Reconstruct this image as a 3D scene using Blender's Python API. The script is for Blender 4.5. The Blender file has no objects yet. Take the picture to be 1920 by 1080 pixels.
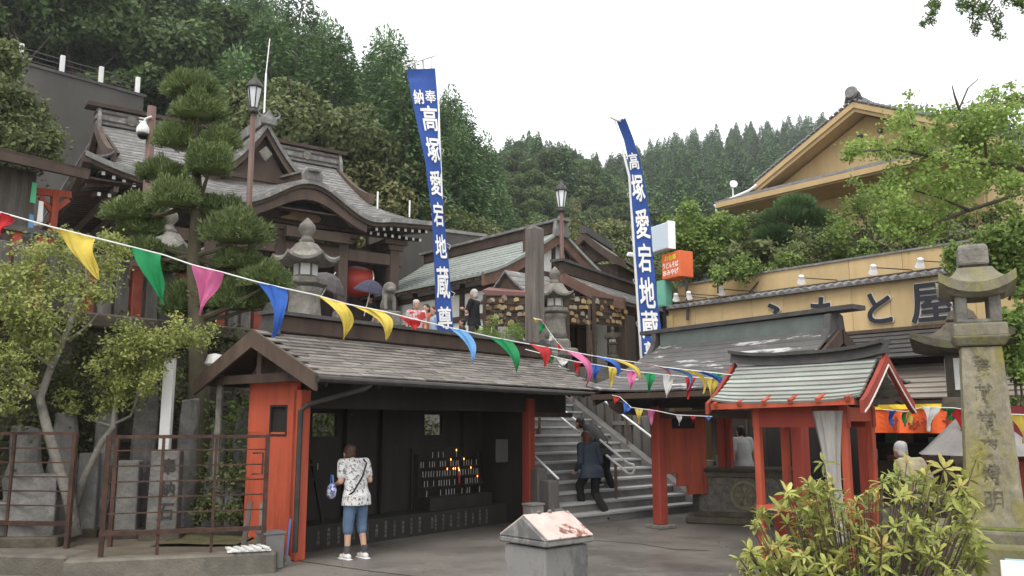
import bpy, bmesh, math, random
import numpy as np
from mathutils import Vector, Matrix, Euler, noise
R = math.radians
random.seed(7); np.random.seed(7)
sc = bpy.context.scene
col = sc.collection

# ---------------------------------------------------------------- camera
F, TH = 1600.0, R(9.05)
CAMZ = 1.75
cam = bpy.data.cameras.new('camera'); cam_o = bpy.data.objects.new('camera', cam); col.objects.link(cam_o)
cam_o.location = (0, 0, CAMZ); cam_o.rotation_euler = (R(90) + TH, 0, 0)
cam.sensor_width = 36; cam.lens = 30; cam.clip_start = .1; cam.clip_end = 2000
sc.camera = cam_o
# ---------------------------------------------------------------- sky and sun (bright overcast)
w = bpy.data.worlds.new('World'); sc.world = w; w.use_nodes = True
nt = w.node_tree; nt.nodes.clear()
sky = nt.nodes.new('ShaderNodeTexSky'); sky.sky_type = 'NISHITA'; sky.sun_disc = False
SUN_EL, SUN_AZ = R(58), R(200)
sky.sun_elevation = SUN_EL; sky.sun_rotation = SUN_AZ; sky.air_density = 1.0; sky.dust_density = 4.0
b1 = nt.nodes.new('ShaderNodeBackground'); b1.inputs[1].default_value = .05
b2 = nt.nodes.new('ShaderNodeBackground'); b2.inputs[0].default_value = (1.0, 1.0, .985, 1); b2.inputs[1].default_value = 1.3
ad = nt.nodes.new('ShaderNodeAddShader'); wo = nt.nodes.new('ShaderNodeOutputWorld')
nt.links.new(sky.outputs[0], b1.inputs[0]); nt.links.new(b1.outputs[0], ad.inputs[0])
nt.links.new(b2.outputs[0], ad.inputs[1]); nt.links.new(ad.outputs[0], wo.inputs[0])
sun = bpy.data.lights.new('sun', 'SUN'); sun.energy = 1.5; sun.angle = R(25); sun.color = (1, .97, .92)
sun_o = bpy.data.objects.new('sun', sun); col.objects.link(sun_o)
sd = Vector((math.sin(SUN_AZ) * math.cos(SUN_EL), math.cos(SUN_AZ) * math.cos(SUN_EL), math.sin(SUN_EL)))
sun_o.rotation_euler = sd.to_track_quat('Z', 'Y').to_euler(); sun_o.location = (0, 0, 60)
sc.view_settings.view_transform = 'Standard'; sc.view_settings.look = 'None'
sc.view_settings.exposure = .22; sc.view_settings.gamma = 1; sc.view_settings.use_curve_mapping = False
sc.render.engine = 'CYCLES'
sc.cycles.max_bounces = 6; sc.cycles.diffuse_bounces = 3; sc.cycles.glossy_bounces = 2
sc.cycles.transparent_max_bounces = 6; sc.cycles.volume_bounces = 0

# ---------------------------------------------------------------- helpers
def at(px, py, Y):
    x = (px - 960) / F; u = (540 - py) / F
    dy = math.cos(TH) - u * math.sin(TH); dz = math.sin(TH) + u * math.cos(TH)
    return Vector((x / dy * Y, Y, CAMZ + dz / dy * Y))
def rot2(x, y, a):
    return x * math.cos(a) - y * math.sin(a), x * math.sin(a) + y * math.cos(a)

class MB:
    def __init__(s): s.v = []; s.f = []
    def add(s, vs, fs):
        n = len(s.v); s.v += [tuple(p) for p in vs]; s.f += [tuple(i + n for i in f) for f in fs]; return s
    def box(s, c, d, rz=0, taper=1.0, tilt=None):
        x, y, z = [k / 2 for k in d]; vs = []
        for sz in (-1, 1):
            t = taper if sz > 0 else 1
            for sx, sy in ((-1, -1), (1, -1), (1, 1), (-1, 1)):
                p = Vector((sx * x * t, sy * y * t, sz * z))
                if tilt: p = Euler(tilt).to_matrix() @ p
                a, b = rot2(p.x, p.y, rz); vs.append((c[0] + a, c[1] + b, c[2] + p.z))
        return s.add(vs, [(3, 2, 1, 0), (4, 5, 6, 7), (0, 1, 5, 4), (1, 2, 6, 5), (2, 3, 7, 6), (3, 0, 4, 7)])
    def beam(s, p0, p1, wd, h, up=(0, 0, 1), w1=None, h1=None):
        p0, p1 = Vector(p0), Vector(p1); d = (p1 - p0).normalized(); u = Vector(up)
        r = d.cross(u)
        if r.length < 1e-4: r = d.cross(Vector((0, 1, 0)))
        r.normalize(); u = r.cross(d); vs = []
        for p, a, b in ((p0, wd, h), (p1, w1 or wd, h1 or h)):
            for sx, sy in ((-1, -1), (1, -1), (1, 1), (-1, 1)): vs.append(p + r * (sx * a / 2) + u * (sy * b / 2))
        return s.add(vs, [(3, 2, 1, 0), (4, 5, 6, 7), (0, 1, 5, 4), (1, 2, 6, 5), (2, 3, 7, 6), (3, 0, 4, 7)])
    def tube(s, pts, r, n=8, cap=True):
        pts = [Vector(p) for p in pts]
        rs = r if isinstance(r, (list, tuple)) else [r] * len(pts)
        ref = Vector((0, 0, 1)); vs = []; prev = None
        for i, p in enumerate(pts):
            t = (pts[min(i + 1, len(pts) - 1)] - pts[max(i - 1, 0)])
            t = t.normalized() if t.length > 1e-9 else Vector((0, 0, 1))
            if prev is None:
                a = t.cross(ref)
                if a.length < .05: a = t.cross(Vector((1, 0, 0)))
            else:
                a = prev - t * prev.dot(t)
                if a.length < 1e-4: a = t.cross(ref)
            a.normalize(); prev = a; b = t.cross(a)
            for k in range(n):
                q = 2 * math.pi * k / n; vs.append(p + (a * math.cos(q) + b * math.sin(q)) * rs[i])
        fs = []
        for i in range(len(pts) - 1):
            for k in range(n):
                k2 = (k + 1) % n; fs.append((i * n + k, i * n + k2, (i + 1) * n + k2, (i + 1) * n + k))
        if cap:
            fs.append(tuple(range(n - 1, -1, -1))); m = (len(pts) - 1) * n; fs.append(tuple(m + k for k in range(n)))
        return s.add(vs, fs)
    def lathe(s, prof, n=16, c=(0, 0, 0), a0=0.0, sx=1, sy=1):
        vs = []; fs = []
        for r_, z in prof:
            for k in range(n):
                q = a0 + 2 * math.pi * k / n; vs.append((c[0] + r_ * math.cos(q) * sx, c[1] + r_ * math.sin(q) * sy, c[2] + z))
        for i in range(len(prof) - 1):
            for k in range(n):
                k2 = (k + 1) % n; fs.append((i * n + k, i * n + k2, (i + 1) * n + k2, (i + 1) * n + k))
        fs.append(tuple(range(n - 1, -1, -1))); m = (len(prof) - 1) * n; fs.append(tuple(m + k for k in range(n)))
        return s.add(vs, fs)
    def grid(s, rows):
        n = len(rows[0]); vs = [p for r_ in rows for p in r_]; fs = []
        for i in range(len(rows) - 1):
            for k in range(n - 1): fs.append((i * n + k, i * n + k + 1, (i + 1) * n + k + 1, (i + 1) * n + k))
        return s.add(vs, fs)
    def slab(s, rows, thick):
        """a sheet with real thickness (thick = offset vector to its other side)"""
        t = Vector(thick); m = len(rows); n = len(rows[0])
        s.grid(rows); s.grid([[Vector(p) + t for p in r_][::-1] for r_ in rows])
        def edge(a):
            for k in range(len(a) - 1):
                p, q = Vector(a[k]), Vector(a[k + 1]); s.add([p, p + t, q + t, q], [(0, 1, 2, 3)])
        edge(rows[0]); edge(rows[-1][::-1]); edge([r_[0] for r_ in rows][::-1]); edge([r_[-1] for r_ in rows])
        return s
    def prism(s, poly, vec):
        v = Vector(vec); n = len(poly); a = [Vector(p) for p in poly]
        return s.add(a + [p + v for p in a], [tuple(range(n - 1, -1, -1)), tuple(range(n, 2 * n))] +
                     [(k, (k + 1) % n, n + (k + 1) % n, n + k) for k in range(n)])
    def ball(s, c, r, n=10, m=7):
        rx, ry, rz = r if isinstance(r, (tuple, list)) else (r, r, r)
        prof = []
        for i in range(m):
            q = -math.pi / 2 + math.pi * (i + .02) / (m - 1 + .04); prof.append((math.cos(q), math.sin(q) * rz))
        return s.lathe(prof, n, c, 0, rx, ry)
    def mesh(s, name):
        me = bpy.data.meshes.new(name); me.from_pydata(s.v, [], s.f); me.update(); return me
    def build(s, name, m, parent=None, smooth=False, bevel=0, loc=None, fix=True):
        me = s.mesh(name)
        if fix:
            bm = bmesh.new(); bm.from_mesh(me); bmesh.ops.recalc_face_normals(bm, faces=bm.faces); bm.to_mesh(me); bm.free()
        o = bpy.data.objects.new(name, me); col.objects.link(o); me.materials.append(m)
        if parent: o.parent = parent
        if loc: o.location = loc
        if smooth:
            for p in me.polygons: p.use_smooth = True
        if bevel:
            b = o.modifiers.new('edge', 'BEVEL'); b.width = bevel; b.segments = 1; b.limit_method = 'ANGLE'; b.angle_limit = R(40)
        return o
def tag(o, label=None, cat=None, group=None, kind=None):
    if label: o['label'] = label
    if cat: o['category'] = cat
    if group: o['group'] = group
    if kind: o['kind'] = kind
    return o
def thing(name, label, cat, loc=(0, 0, 0), rz=0, group=None):
    o = bpy.data.objects.new(name, None); col.objects.link(o); o.empty_display_size = .2
    o.location = loc; o.rotation_euler = (0, 0, rz); return tag(o, label, cat, group)
def kids(o): return [c for c in o.children]
def copy_tree(o, parent=None, _ch=None):
    c = o.copy(); col.objects.link(c); c.parent = parent
    for k in list(o.children): copy_tree(k, c)
    return c
def part_copy(src, parent, loc, rot=None, scale=None):
    c = src.copy(); col.objects.link(c); c.parent = parent; c.location = loc
    if rot is not None: c.rotation_euler = rot
    if scale is not None: c.scale = scale
    return c

# ---------------------------------------------------------------- materials
MATS = {}
def ramp(nt, fac, stops):
    r_ = nt.nodes.new('ShaderNodeValToRGB'); e = r_.color_ramp.elements
    while len(e) < len(stops): e.new(.5)
    for k, (p, c) in enumerate(stops): e[k].position = p; e[k].color = (*c, 1)
    nt.links.new(fac, r_.inputs[0]); return r_.outputs[0]
def mixc(nt, fac, a, b):
    m = nt.nodes.new('ShaderNodeMix'); m.data_type = 'RGBA'
    for s_, v in ((m.inputs[0], fac), (m.inputs[6], a), (m.inputs[7], b)):
        if isinstance(v, (int, float)): s_.default_value = v
        elif isinstance(v, tuple): s_.default_value = (*v, 1)
        else: nt.links.new(v, s_)
    return m.outputs[2]
def mat(name, base, var=.25, scale=3.0, rough=.75, bump=.25, bscale=25.0, stretch=(1, 1, 1), worn=None, worn_at=.58,
        worn_scale=1.2, worn_soft=.08, rnd=.12, metal=0.0, coat=0.0, spec=.3, wet=None):
    if name in MATS: return MATS[name]
    m = bpy.data.materials.new(name); m.use_nodes = True; nt = m.node_tree; nt.nodes.clear(); N = nt.nodes; L = nt.links
    out = N.new('ShaderNodeOutputMaterial'); p = N.new('ShaderNodeBsdfPrincipled'); L.new(p.outputs[0], out.inputs[0])
    tc = N.new('ShaderNodeTexCoord'); mp = N.new('ShaderNodeMapping'); L.new(tc.outputs['Object'], mp.inputs[0])
    mp.inputs['Scale'].default_value = stretch
    oi = N.new('ShaderNodeObjectInfo')
    off = N.new('ShaderNodeVectorMath'); off.operation = 'SCALE'; off.inputs[0].default_value = (31, 17, 23)
    L.new(oi.outputs['Random'], off.inputs['Scale']); L.new(off.outputs[0], mp.inputs['Location'])
    n1 = N.new('ShaderNodeTexNoise'); n1.inputs['Scale'].default_value = scale; n1.inputs['Detail'].default_value = 6; n1.inputs['Roughness'].default_value = .65
    L.new(mp.outputs[0], n1.inputs['Vector'])
    lo = tuple(c * (1 - var) for c in base); hi = tuple(min(1, c * (1 + var)) for c in base)
    c = ramp(nt, n1.outputs['Fac'], [(.28, lo), (.72, hi)])
    if worn:
        n2 = N.new('ShaderNodeTexNoise'); n2.inputs['Scale'].default_value = worn_scale; n2.inputs['Detail'].default_value = 7; n2.inputs['Roughness'].default_value = .7
        L.new(mp.outputs[0], n2.inputs['Vector'])
        mk = ramp(nt, n2.outputs['Fac'], [(worn_at - worn_soft, (0, 0, 0)), (worn_at + worn_soft, (1, 1, 1))])
        c = mixc(nt, mk, c, tuple(worn))
    if rnd:
        mr = N.new('ShaderNodeMapRange'); mr.inputs[3].default_value = 1 - rnd; mr.inputs[4].default_value = 1 + rnd
        L.new(oi.outputs['Random'], mr.inputs[0])
        vm = N.new('ShaderNodeVectorMath'); vm.operation = 'SCALE'; L.new(c, vm.inputs[0]); L.new(mr.outputs[0], vm.inputs['Scale']); c = vm.outputs[0]
    L.new(c, p.inputs['Base Color'])
    p.inputs['Roughness'].default_value = rough; p.inputs['Metallic'].default_value = metal
    p.inputs['Specular IOR Level'].default_value = spec; p.inputs['Coat Weight'].default_value = coat; p.inputs['Coat Roughness'].default_value = .25
    if wet:
        n3 = N.new('ShaderNodeTexNoise'); n3.inputs['Scale'].default_value = wet; n3.inputs['Detail'].default_value = 4
        L.new(mp.outputs[0], n3.inputs['Vector'])
        rr = ramp(nt, n3.outputs['Fac'], [(.4, (.28,) * 3), (.62, (rough,) * 3)]); L.new(rr, p.inputs['Roughness'])
    if bump:
        nb = N.new('ShaderNodeTexNoise'); nb.inputs['Scale'].default_value = bscale; nb.inputs['Detail'].default_value = 5
        L.new(mp.outputs[0], nb.inputs['Vector'])
        b = N.new('ShaderNodeBump'); b.inputs['Strength'].default_value = bump; b.inputs['Distance'].default_value = .02
        L.new(nb.outputs['Fac'], b.inputs['Height']); L.new(b.outputs[0], p.inputs['Normal'])
    MATS[name] = m; return m
def leafmat(name, a, b, c=None, rnd=.25, trans=.3, scale=.8, autumn=None, rough=.6):
    """a/b: leaf colours blended by a noise in space, c: a rarer third colour; each object gets its own brightness"""
    if name in MATS: return MATS[name]
    m = bpy.data.materials.new(name); m.use_nodes = True; nt = m.node_tree; nt.nodes.clear(); N = nt.nodes; L = nt.links
    out = N.new('ShaderNodeOutputMaterial'); p = N.new('ShaderNodeBsdfPrincipled'); t = N.new('ShaderNodeBsdfTranslucent')
    mx = N.new('ShaderNodeMixShader'); mx.inputs[0].default_value = trans
    L.new(p.outputs[0], mx.inputs[1]); L.new(t.outputs[0], mx.inputs[2]); L.new(mx.outputs[0], out.inputs[0])
    tc = N.new('ShaderNodeTexCoord'); oi = N.new('ShaderNodeObjectInfo')
    ofs = N.new('ShaderNodeVectorMath'); ofs.operation = 'ADD'; L.new(tc.outputs['Object'], ofs.inputs[0]); L.new(oi.outputs['Location'], ofs.inputs[1])
    n = N.new('ShaderNodeTexNoise'); n.inputs['Scale'].default_value = scale; n.inputs['Detail'].default_value = 5; n.inputs['Roughness'].default_value = .7
    L.new(ofs.outputs[0], n.inputs['Vector'])
    stops = [(.3, a), (.62, b)] + ([(.8, c)] if c else [])
    cc = ramp(nt, n.outputs['Fac'], stops)
    ge = N.new('ShaderNodeNewGeometry')
    mr = N.new('ShaderNodeMapRange'); mr.inputs[3].default_value = .7; mr.inputs[4].default_value = 1.35
    L.new(ge.outputs['Random Per Island'], mr.inputs[0])
    mr2 = N.new('ShaderNodeMapRange'); mr2.inputs[3].default_value = 1 - rnd; mr2.inputs[4].default_value = 1 + rnd
    L.new(oi.outputs['Random'], mr2.inputs[0])
    mu = N.new('ShaderNodeMath'); mu.operation = 'MULTIPLY'; L.new(mr.outputs[0], mu.inputs[0]); L.new(mr2.outputs[0], mu.inputs[1])
    if autumn:
        mr3 = N.new('ShaderNodeMapRange'); mr3.inputs[1].default_value = .6; mr3.inputs[2].default_value = 1; mr3.inputs[4].default_value = autumn[1]
        L.new(oi.outputs['Random'], mr3.inputs[0]); cc = mixc(nt, mr3.outputs[0], cc, autumn[0])
    vm = N.new('ShaderNodeVectorMath'); vm.operation = 'SCALE'; L.new(cc, vm.inputs[0]); L.new(mu.outputs[0], vm.inputs['Scale'])
    L.new(vm.outputs[0], p.inputs['Base Color']); L.new(vm.outputs[0], t.inputs[0]); p.inputs['Roughness'].default_value = rough
    p.inputs['Specular IOR Level'].default_value = .25
    MATS[name] = m; return m
def emit(name, c, s):
    if name in MATS: return MATS[name]
    m = bpy.data.materials.new(name); m.use_nodes = True; p = m.node_tree.nodes['Principled BSDF']
    p.inputs['Base Color'].default_value = (*c, 1); p.inputs['Emission Color'].default_value = (*c, 1); p.inputs['Emission Strength'].default_value = s
    MATS[name] = m; return m

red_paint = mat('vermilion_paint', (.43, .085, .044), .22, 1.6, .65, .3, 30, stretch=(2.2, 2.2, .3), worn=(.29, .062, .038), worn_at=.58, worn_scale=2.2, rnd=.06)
red_dark = mat('dark_vermilion_paint', (.27, .046, .030), .25, 2, .65, .3, 30, stretch=(2.2, 2.2, .3), rnd=.06)  # the darker red paint of pillars, beams and trim
soot_shade = mat('sooty_shaded_timber', (.025, .0225, .020), .35, 3, .75, .3, 22, stretch=(1, 1, .2))  # near-black soot colour that also holds the shade of the dim interiors
dark_wood = mat('dark_timber', (.060, .040, .030), .4, 3, .75, .35, 26, stretch=(1, 1, .25))
brown_wood = mat('brown_timber', (.088, .061, .046), .35, 3, .7, .3, 24, stretch=(1, 1, .3))
grey_wood = mat('weathered_grey_timber', (.13, .115, .10), .45, 4, .85, .5, 20, stretch=(2.5, 2.5, .25))
stone = mat('lichen_stone', (.165, .155, .135), .4, 5, .9, .7, 28, worn=(.26, .255, .22), worn_at=.6, worn_scale=3)
stone_dark = mat('damp_stone', (.080, .069, .052), .5, 3.5, .95, 1.0, 16, worn=(.085, .092, .042), worn_at=.62, worn_scale=2.5, rnd=.3)
stone_moss = mat('mossy_stone', (.175, .16, .12), .35, 5, .9, .8, 24, worn=(.20, .19, .055), worn_at=.56, worn_scale=2.2, stretch=(1, 1, .5))
moss = mat('moss', (.13, .15, .035), .45, 9, 1, 1, 50)
concrete = mat('grey_concrete', (.26, .25, .235), .2, 2.2, .85, .3, 40, worn=(.16, .155, .145), worn_at=.57, worn_scale=1.3)
concrete_dark = mat('dark_stained_concrete', (.085, .078, .072), .25, .5, .9, .3, 12, stretch=(1, 1, .3), worn=(.055, .05, .046), worn_at=.55, worn_scale=.3)
step_stone = mat('step_concrete', (.195, .19, .183), .22, 3, .8, .25, 40, worn=(.15, .145, .14), worn_at=.6, worn_scale=2)
white_paint = mat('white_paint', (.74, .74, .72), .08, 4, .5, .05)
plaster = mat('white_plaster', (.66, .65, .62), .12, 2, .85, .1)
steel = mat('stainless_steel', (.82, .82, .82), .05, 6, .3, .02, metal=.25, rnd=.03)
dark_metal = mat('dark_metal', (.05, .045, .042), .3, 5, .5, .1)
rust = mat('rusty_iron', (.070, .038, .028), .45, 6, .85, .5, 60, worn=(.04, .028, .024), worn_scale=5)
brown_pole = mat('brown_pole_paint', (.115, .066, .054), .15, 4, .5, .08)
glass_lamp = mat('frosted_lamp_glass', (.70, .74, .75), .1, 2, .25, .02)
yellow_wall = mat('ochre_wall', (.51, .375, .195), .16, 1.0, .85, .15, 30, stretch=(1.5, 1.5, .4), worn=(.47, .32, .15), worn_at=.62, rnd=.05)
yellow_board = mat('ochre_board', (.48, .345, .175), .15, 1.5, .8, .12, rnd=.05)
tile = mat('grey_roof_tile', (.19, .185, .185), .3, 6, .55, .25, 30, worn=(.36, .35, .34), worn_at=.64, worn_scale=6)
tile_dark = mat('dark_roof_tile', (.065, .062, .060), .35, 5, .6, .3, 30)
def lichen_roof(name, base, light, at_, sc_, st=(1, 1, 1), rough=.6):
    return mat(name, base, .3, 4, rough, .3, 35, worn=light, worn_at=at_, worn_scale=sc_, worn_soft=.025, stretch=st)
copper_grey = mat('grey_copper_roof', (.165, .16, .152), .3, 3.5, .62, .4, 22, worn=(.33, .32, .30), worn_at=.61, worn_scale=3.5)
copper_green = mat('verdigris_copper_roof', (.25, .275, .255), .2, 2.5, .6, .25, 14, worn=(.32, .35, .32), worn_at=.6, worn_scale=2)
blue_cloth = mat('banner_blue_cloth', (.028, .075, .29), .14, 1.4, .8, .12, 60, rnd=0)
white_ink = mat('banner_white_print', (.80, .80, .78), .05, 3, .8, .05, rnd=0)
def text_mesh(s, size=1.0, bold=.0, extrude=.0):
    cu = bpy.data.curves.new('text', 'FONT'); cu.body = s; cu.size = size; cu.extrude = extrude
    cu.align_x = 'CENTER'; cu.align_y = 'CENTER'; cu.resolution_u = 3
    o = bpy.data.objects.new('text', cu); me = bpy.data.meshes.new_from_object(o)
    bpy.data.objects.remove(o)
    if bold > 0:      # heavier strokes: the glyph repeated round a small circle, each copy a hair prouder
        V = [tuple(v.co) for v in me.vertices]; P = [tuple(p.vertices) for p in me.polygons]; nv, nf = [], []; n = 8
        for k in range(n + 1):
            dx, dy = (bold * math.cos(k * 2 * math.pi / n), bold * math.sin(k * 2 * math.pi / n)) if k < n else (0, 0)
            b0 = len(nv); nv += [(x + dx, y + dy, z + k * .0004) for x, y, z in V]; nf += [tuple(i + b0 for i in p) for p in P]
        me = bpy.data.meshes.new('text'); me.from_pydata(nv, [], nf); me.update()
    return me
def text(name, s, size, m, parent, matrix, bold=0, extrude=.003, fit=None):
    me = text_mesh(s, size, bold, extrude); me.materials.clear(); me.materials.append(m)
    v = np.empty(len(me.vertices) * 3); me.vertices.foreach_get('co', v); v = v.reshape(-1, 3)
    if len(v):
        c = (v.max(0) + v.min(0)) / 2; v -= c
        if fit: v[:, 0] *= fit[0] / max(1e-6, np.ptp(v[:, 0])); v[:, 1] *= fit[1] / max(1e-6, np.ptp(v[:, 1]))
        me.vertices.foreach_set('co', v.ravel()); me.update()
    o = bpy.data.objects.new(name, me); col.objects.link(o); o.parent = parent; o.matrix_local = matrix; return o
def facing(p, xdir, up=(0, 0, 1)):
    x = Vector(xdir).normalized(); u = Vector(up); z = x.cross(u).normalized(); u = z.cross(x)
    return Matrix(((x.x, u.x, z.x, p[0]), (x.y, u.y, z.y, p[1]), (x.z, u.z, z.z, p[2]), (0, 0, 0, 1)))

# ---------------------------------------------------------------- foliage
def quads_mesh(name, c, a, b, m, tip=False):
    """n leaves: centre c, half axes a (length) and b (width), as rhombs"""
    n = len(c); v = np.empty((n, 4, 3)); v[:, 0] = c - a; v[:, 1] = c + b - a * .1; v[:, 2] = c + a; v[:, 3] = c - b - a * .1
    me = bpy.data.meshes.new(name); me.vertices.add(n * 4); me.vertices.foreach_set('co', v.ravel())
    me.loops.add(n * 4); me.loops.foreach_set('vertex_index', np.arange(n * 4, dtype=np.int32))
    me.polygons.add(n); me.polygons.foreach_set('loop_start', np.arange(0, n * 4, 4, dtype=np.int32))
    me.update(calc_edges=True); me.validate(); me.materials.append(m); return me
def unit(v): return v / np.maximum(1e-9, np.linalg.norm(v, axis=-1, keepdims=True))
def rvec(n, rg): return unit(rg.normal(size=(n, 3)))
def leaves(centres, size, aspect=.5, out=None, seed=0, flat=.0, droop=.0):
    """random leaf axes round given centres; out = preferred direction of the leaf normals"""
    rg = np.random.default_rng(seed); n = len(centres)
    nrm = rvec(n, rg)
    if out is not None: nrm = unit(nrm * (1 - flat) + out * flat)
    a = unit(np.cross(nrm, rvec(n, rg))); a[:, 2] -= droop; a = unit(a); b = unit(np.cross(nrm, a))
    s = size * rg.uniform(.6, 1.3, (n, 1))
    return a * s * .5, b * s * .5 * aspect
def blob_points(blobs, per, seed=0, shell=.55):
    """points through ellipsoid blobs [(x,y,z,rx,ry,rz)], denser towards the skin"""
    rg = np.random.default_rng(seed); P = []; O = []
    for bl in blobs:
        d = rvec(per, rg); r_ = rg.uniform(shell, 1.0, (per, 1)) ** .6
        P.append(np.array(bl[:3]) + d * r_ * np.array(bl[3:])); O.append(d)
    return np.concatenate(P), np.concatenate(O)
def mesh_obj(name, me, parent=None, loc=None):
    o = bpy.data.objects.new(name, me); col.objects.link(o)
    if parent: o.parent = parent
    if loc is not None: o.location = loc
    return o
# ================================================================ SETTING
asphalt = mat('wet_asphalt', (.155, .142, .125), .22, 1.1, .62, .35, 60, worn=(.095, .088, .078), worn_at=.53, worn_scale=.5, worn_soft=.06, wet=.55, rnd=0)
forest_floor = mat('forest_floor', (.030, .042, .018), .4, .6, .95, .8, 4, rnd=0)
earth = mat('packed_earth', (.12, .10, .075), .3, 2, .95, .5, 20, rnd=0)
terrace_floor = mat('terrace_paving', (.20, .19, .175), .2, 2, .9, .3, 20, rnd=0)
g = MB().grid([[(x, y, -.02) for x in (-300, -60, -12, 12, 60, 400)] for y in (-60, -20, 8, 20, 60, 420)]).build('ground', earth, fix=False); tag(g, kind='structure')
g = MB().grid([[(x, y, 0) for x in np.linspace(-14, 16, 25)] for y in np.linspace(-6, 24, 25)]).build('plaza_pavement', asphalt, fix=False); tag(g, kind='structure')
crk = MB()
def crack(pts, w_):
    P = [at(x, y, 10) for x, y in pts]
    G = []
    for x, y in pts:
        u = (540 - y) / F; dy = math.cos(TH) - u * math.sin(TH); dz = math.sin(TH) + u * math.cos(TH); Y = -CAMZ / (dz / dy)
        p = at(x, y, Y); G.append(Vector((p.x, p.y, .004)))
    for a, b in zip(G, G[1:]):
        d = (b - a).normalized(); n = Vector((-d.y, d.x, 0)) * w_ / 2
        crk.add([a - n, b - n, b + n, a + n], [(0, 1, 2, 3)])
crack([(1090, 1012), (1150, 1016), (1200, 1020), (1260, 1030), (1330, 1033)], .03)
crack([(560, 1052), (700, 1072), (860, 1090)], .025)
o = crk.build('pavement_joint', mat('dark_joint', (.03, .028, .026), .2, 9, .9, 0), fix=False); tag(o, kind='structure')
crack([(600, 1040), (660, 1026), (760, 1004), (900, 975)], .02)
crack([(1230, 1078), (1290, 1052), (1400, 1012)], .015)
rl_ = np.random.default_rng(4); nl = 260
cl = np.stack([rl_.uniform(-4, 3.5, nl), rl_.uniform(8.2, 15.5, nl), np.full(nl, .012)], 1); al = unit(np.stack([rl_.normal(size=nl), rl_.normal(size=nl), rl_.normal(size=nl) * .15], 1)) * rl_.uniform(.012, .03, (nl, 1)); bl_ = np.stack([-al[:, 1], al[:, 0], al[:, 2]], 1) * .5
tag(mesh_obj('fallen_leaves', quads_mesh('fallen_leaves', cl, al, bl_, leafmat('dry_leaf', (.16, .12, .05), (.26, .20, .08), (.1, .07, .04), trans=.1))), 'scattered small dry leaves on the wet pavement', 'leaves', kind='stuff')
# frames: A/B = candle hut and retaining wall, S = stairs
A = Vector((.616, .788, 0)); B = Vector((-.788, .616, 0)); HUT = Vector((-2.74, 11.6, 0)); HUT_RZ = R(52)
SA = Vector((.735, .678, 0)); SB = Vector((-.678, .735, 0)); ST = Vector((.97, 15.24, 0)); ST_RZ = math.atan2(.678, .735)
TZ = 3.23
def P2(v, z): return (v.x, v.y, z)
w0 = HUT + B * 3.6
poly = [w0 - A * 16, w0 + A * 3.95, ST + SB * 5.4 - SA * .25, ST + SB * 5.4 + SA * 4.35, Vector((4.6, 24.5, 0)), Vector((9, 46, 0)), Vector((-60, 46, 0)), Vector((-60, 12, 0))]
m = MB().prism([P2(p, -.3) for p in poly], (0, 0, TZ + .3)).build('terrace', terrace_floor); tag(m, kind='structure')

# ---- hills
def interp(x, xs, ys): return float(np.interp(x, xs, ys))
def hill_a(X, Y):
    a = X / max(Y, 1); E_ = interp(a, [-1.2, -.5, -.2675, -.179, -.0723, -.0357, -.01, .03], [.75, .64, .525, .468, .40, .32, .2, .1])
    Yr = interp(a, [-.6, -.25, 0], [78, 76, 86]); zr = E_ * Yr + CAMZ - 11.5
    t = (Y - 36) / (Yr - 36)
    if t < 0: h = TZ + 1.2 + t * 10
    elif t < 1: h = TZ + 1.2 + (zr - TZ - 1.2) * t ** .92
    else: h = zr - (t - 1) * 6
    d = (Vector((X, Y, 0)) - Vector((-21.9, 36, 0)))
    s_ = d.x * .69 + d.y * .725; q = -d.x * .725 + d.y * .69
    if s_ < 5.4 and q > .4: h = max(h, 17.4)
    elif s_ < 5.4: h = min(h, TZ + 1.0)
    return h + .8 * noise.noise((X * .12, Y * .12, 0))
def hill_b(X, Y):
    a = X / max(Y, 1); E_ = interp(a, [-.2, -.036, .026, .11, .189, .2875, .393, .63, 1], [.32, .335, .342, .324, .357, .368, .384, .395, .40])
    Yr = interp(a, [-.1, .1, .4], [230, 280, 320]); zr = E_ * Yr + CAMZ - 12.5
    if Y < 46: h = -.2 + 3.2 * max(0, (Y - 26) / 20)
    elif Y < 120: h = 3.0 + (Y - 46) * (.27 + max(0, .12 - abs(a - .02)) * 1.0)
    else:
        h0 = 3.0 + 74 * (.27 + max(0, .12 - abs(a - .02)) * 1.0); t = (Y - 120) / (Yr - 120)
        h = h0 + (zr - h0) * t if t < 1 else zr - (t - 1) * 8
    return h + 1.5 * noise.noise((X * .04, Y * .04, 3))
def terrain(name, f, xs, ys):
    rows = [[(x, y, f(x, y)) for x in xs] for y in ys]
    o = MB().grid(rows).build(name, forest_floor, smooth=True, fix=False); return tag(o, kind='structure')
terrain('forest_hillside', hill_a, np.linspace(-95, 4, 56), np.linspace(34, 110, 50))
terrain('far_hill', hill_b, np.linspace(-60, 330, 70), np.linspace(26, 380, 74))

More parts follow.
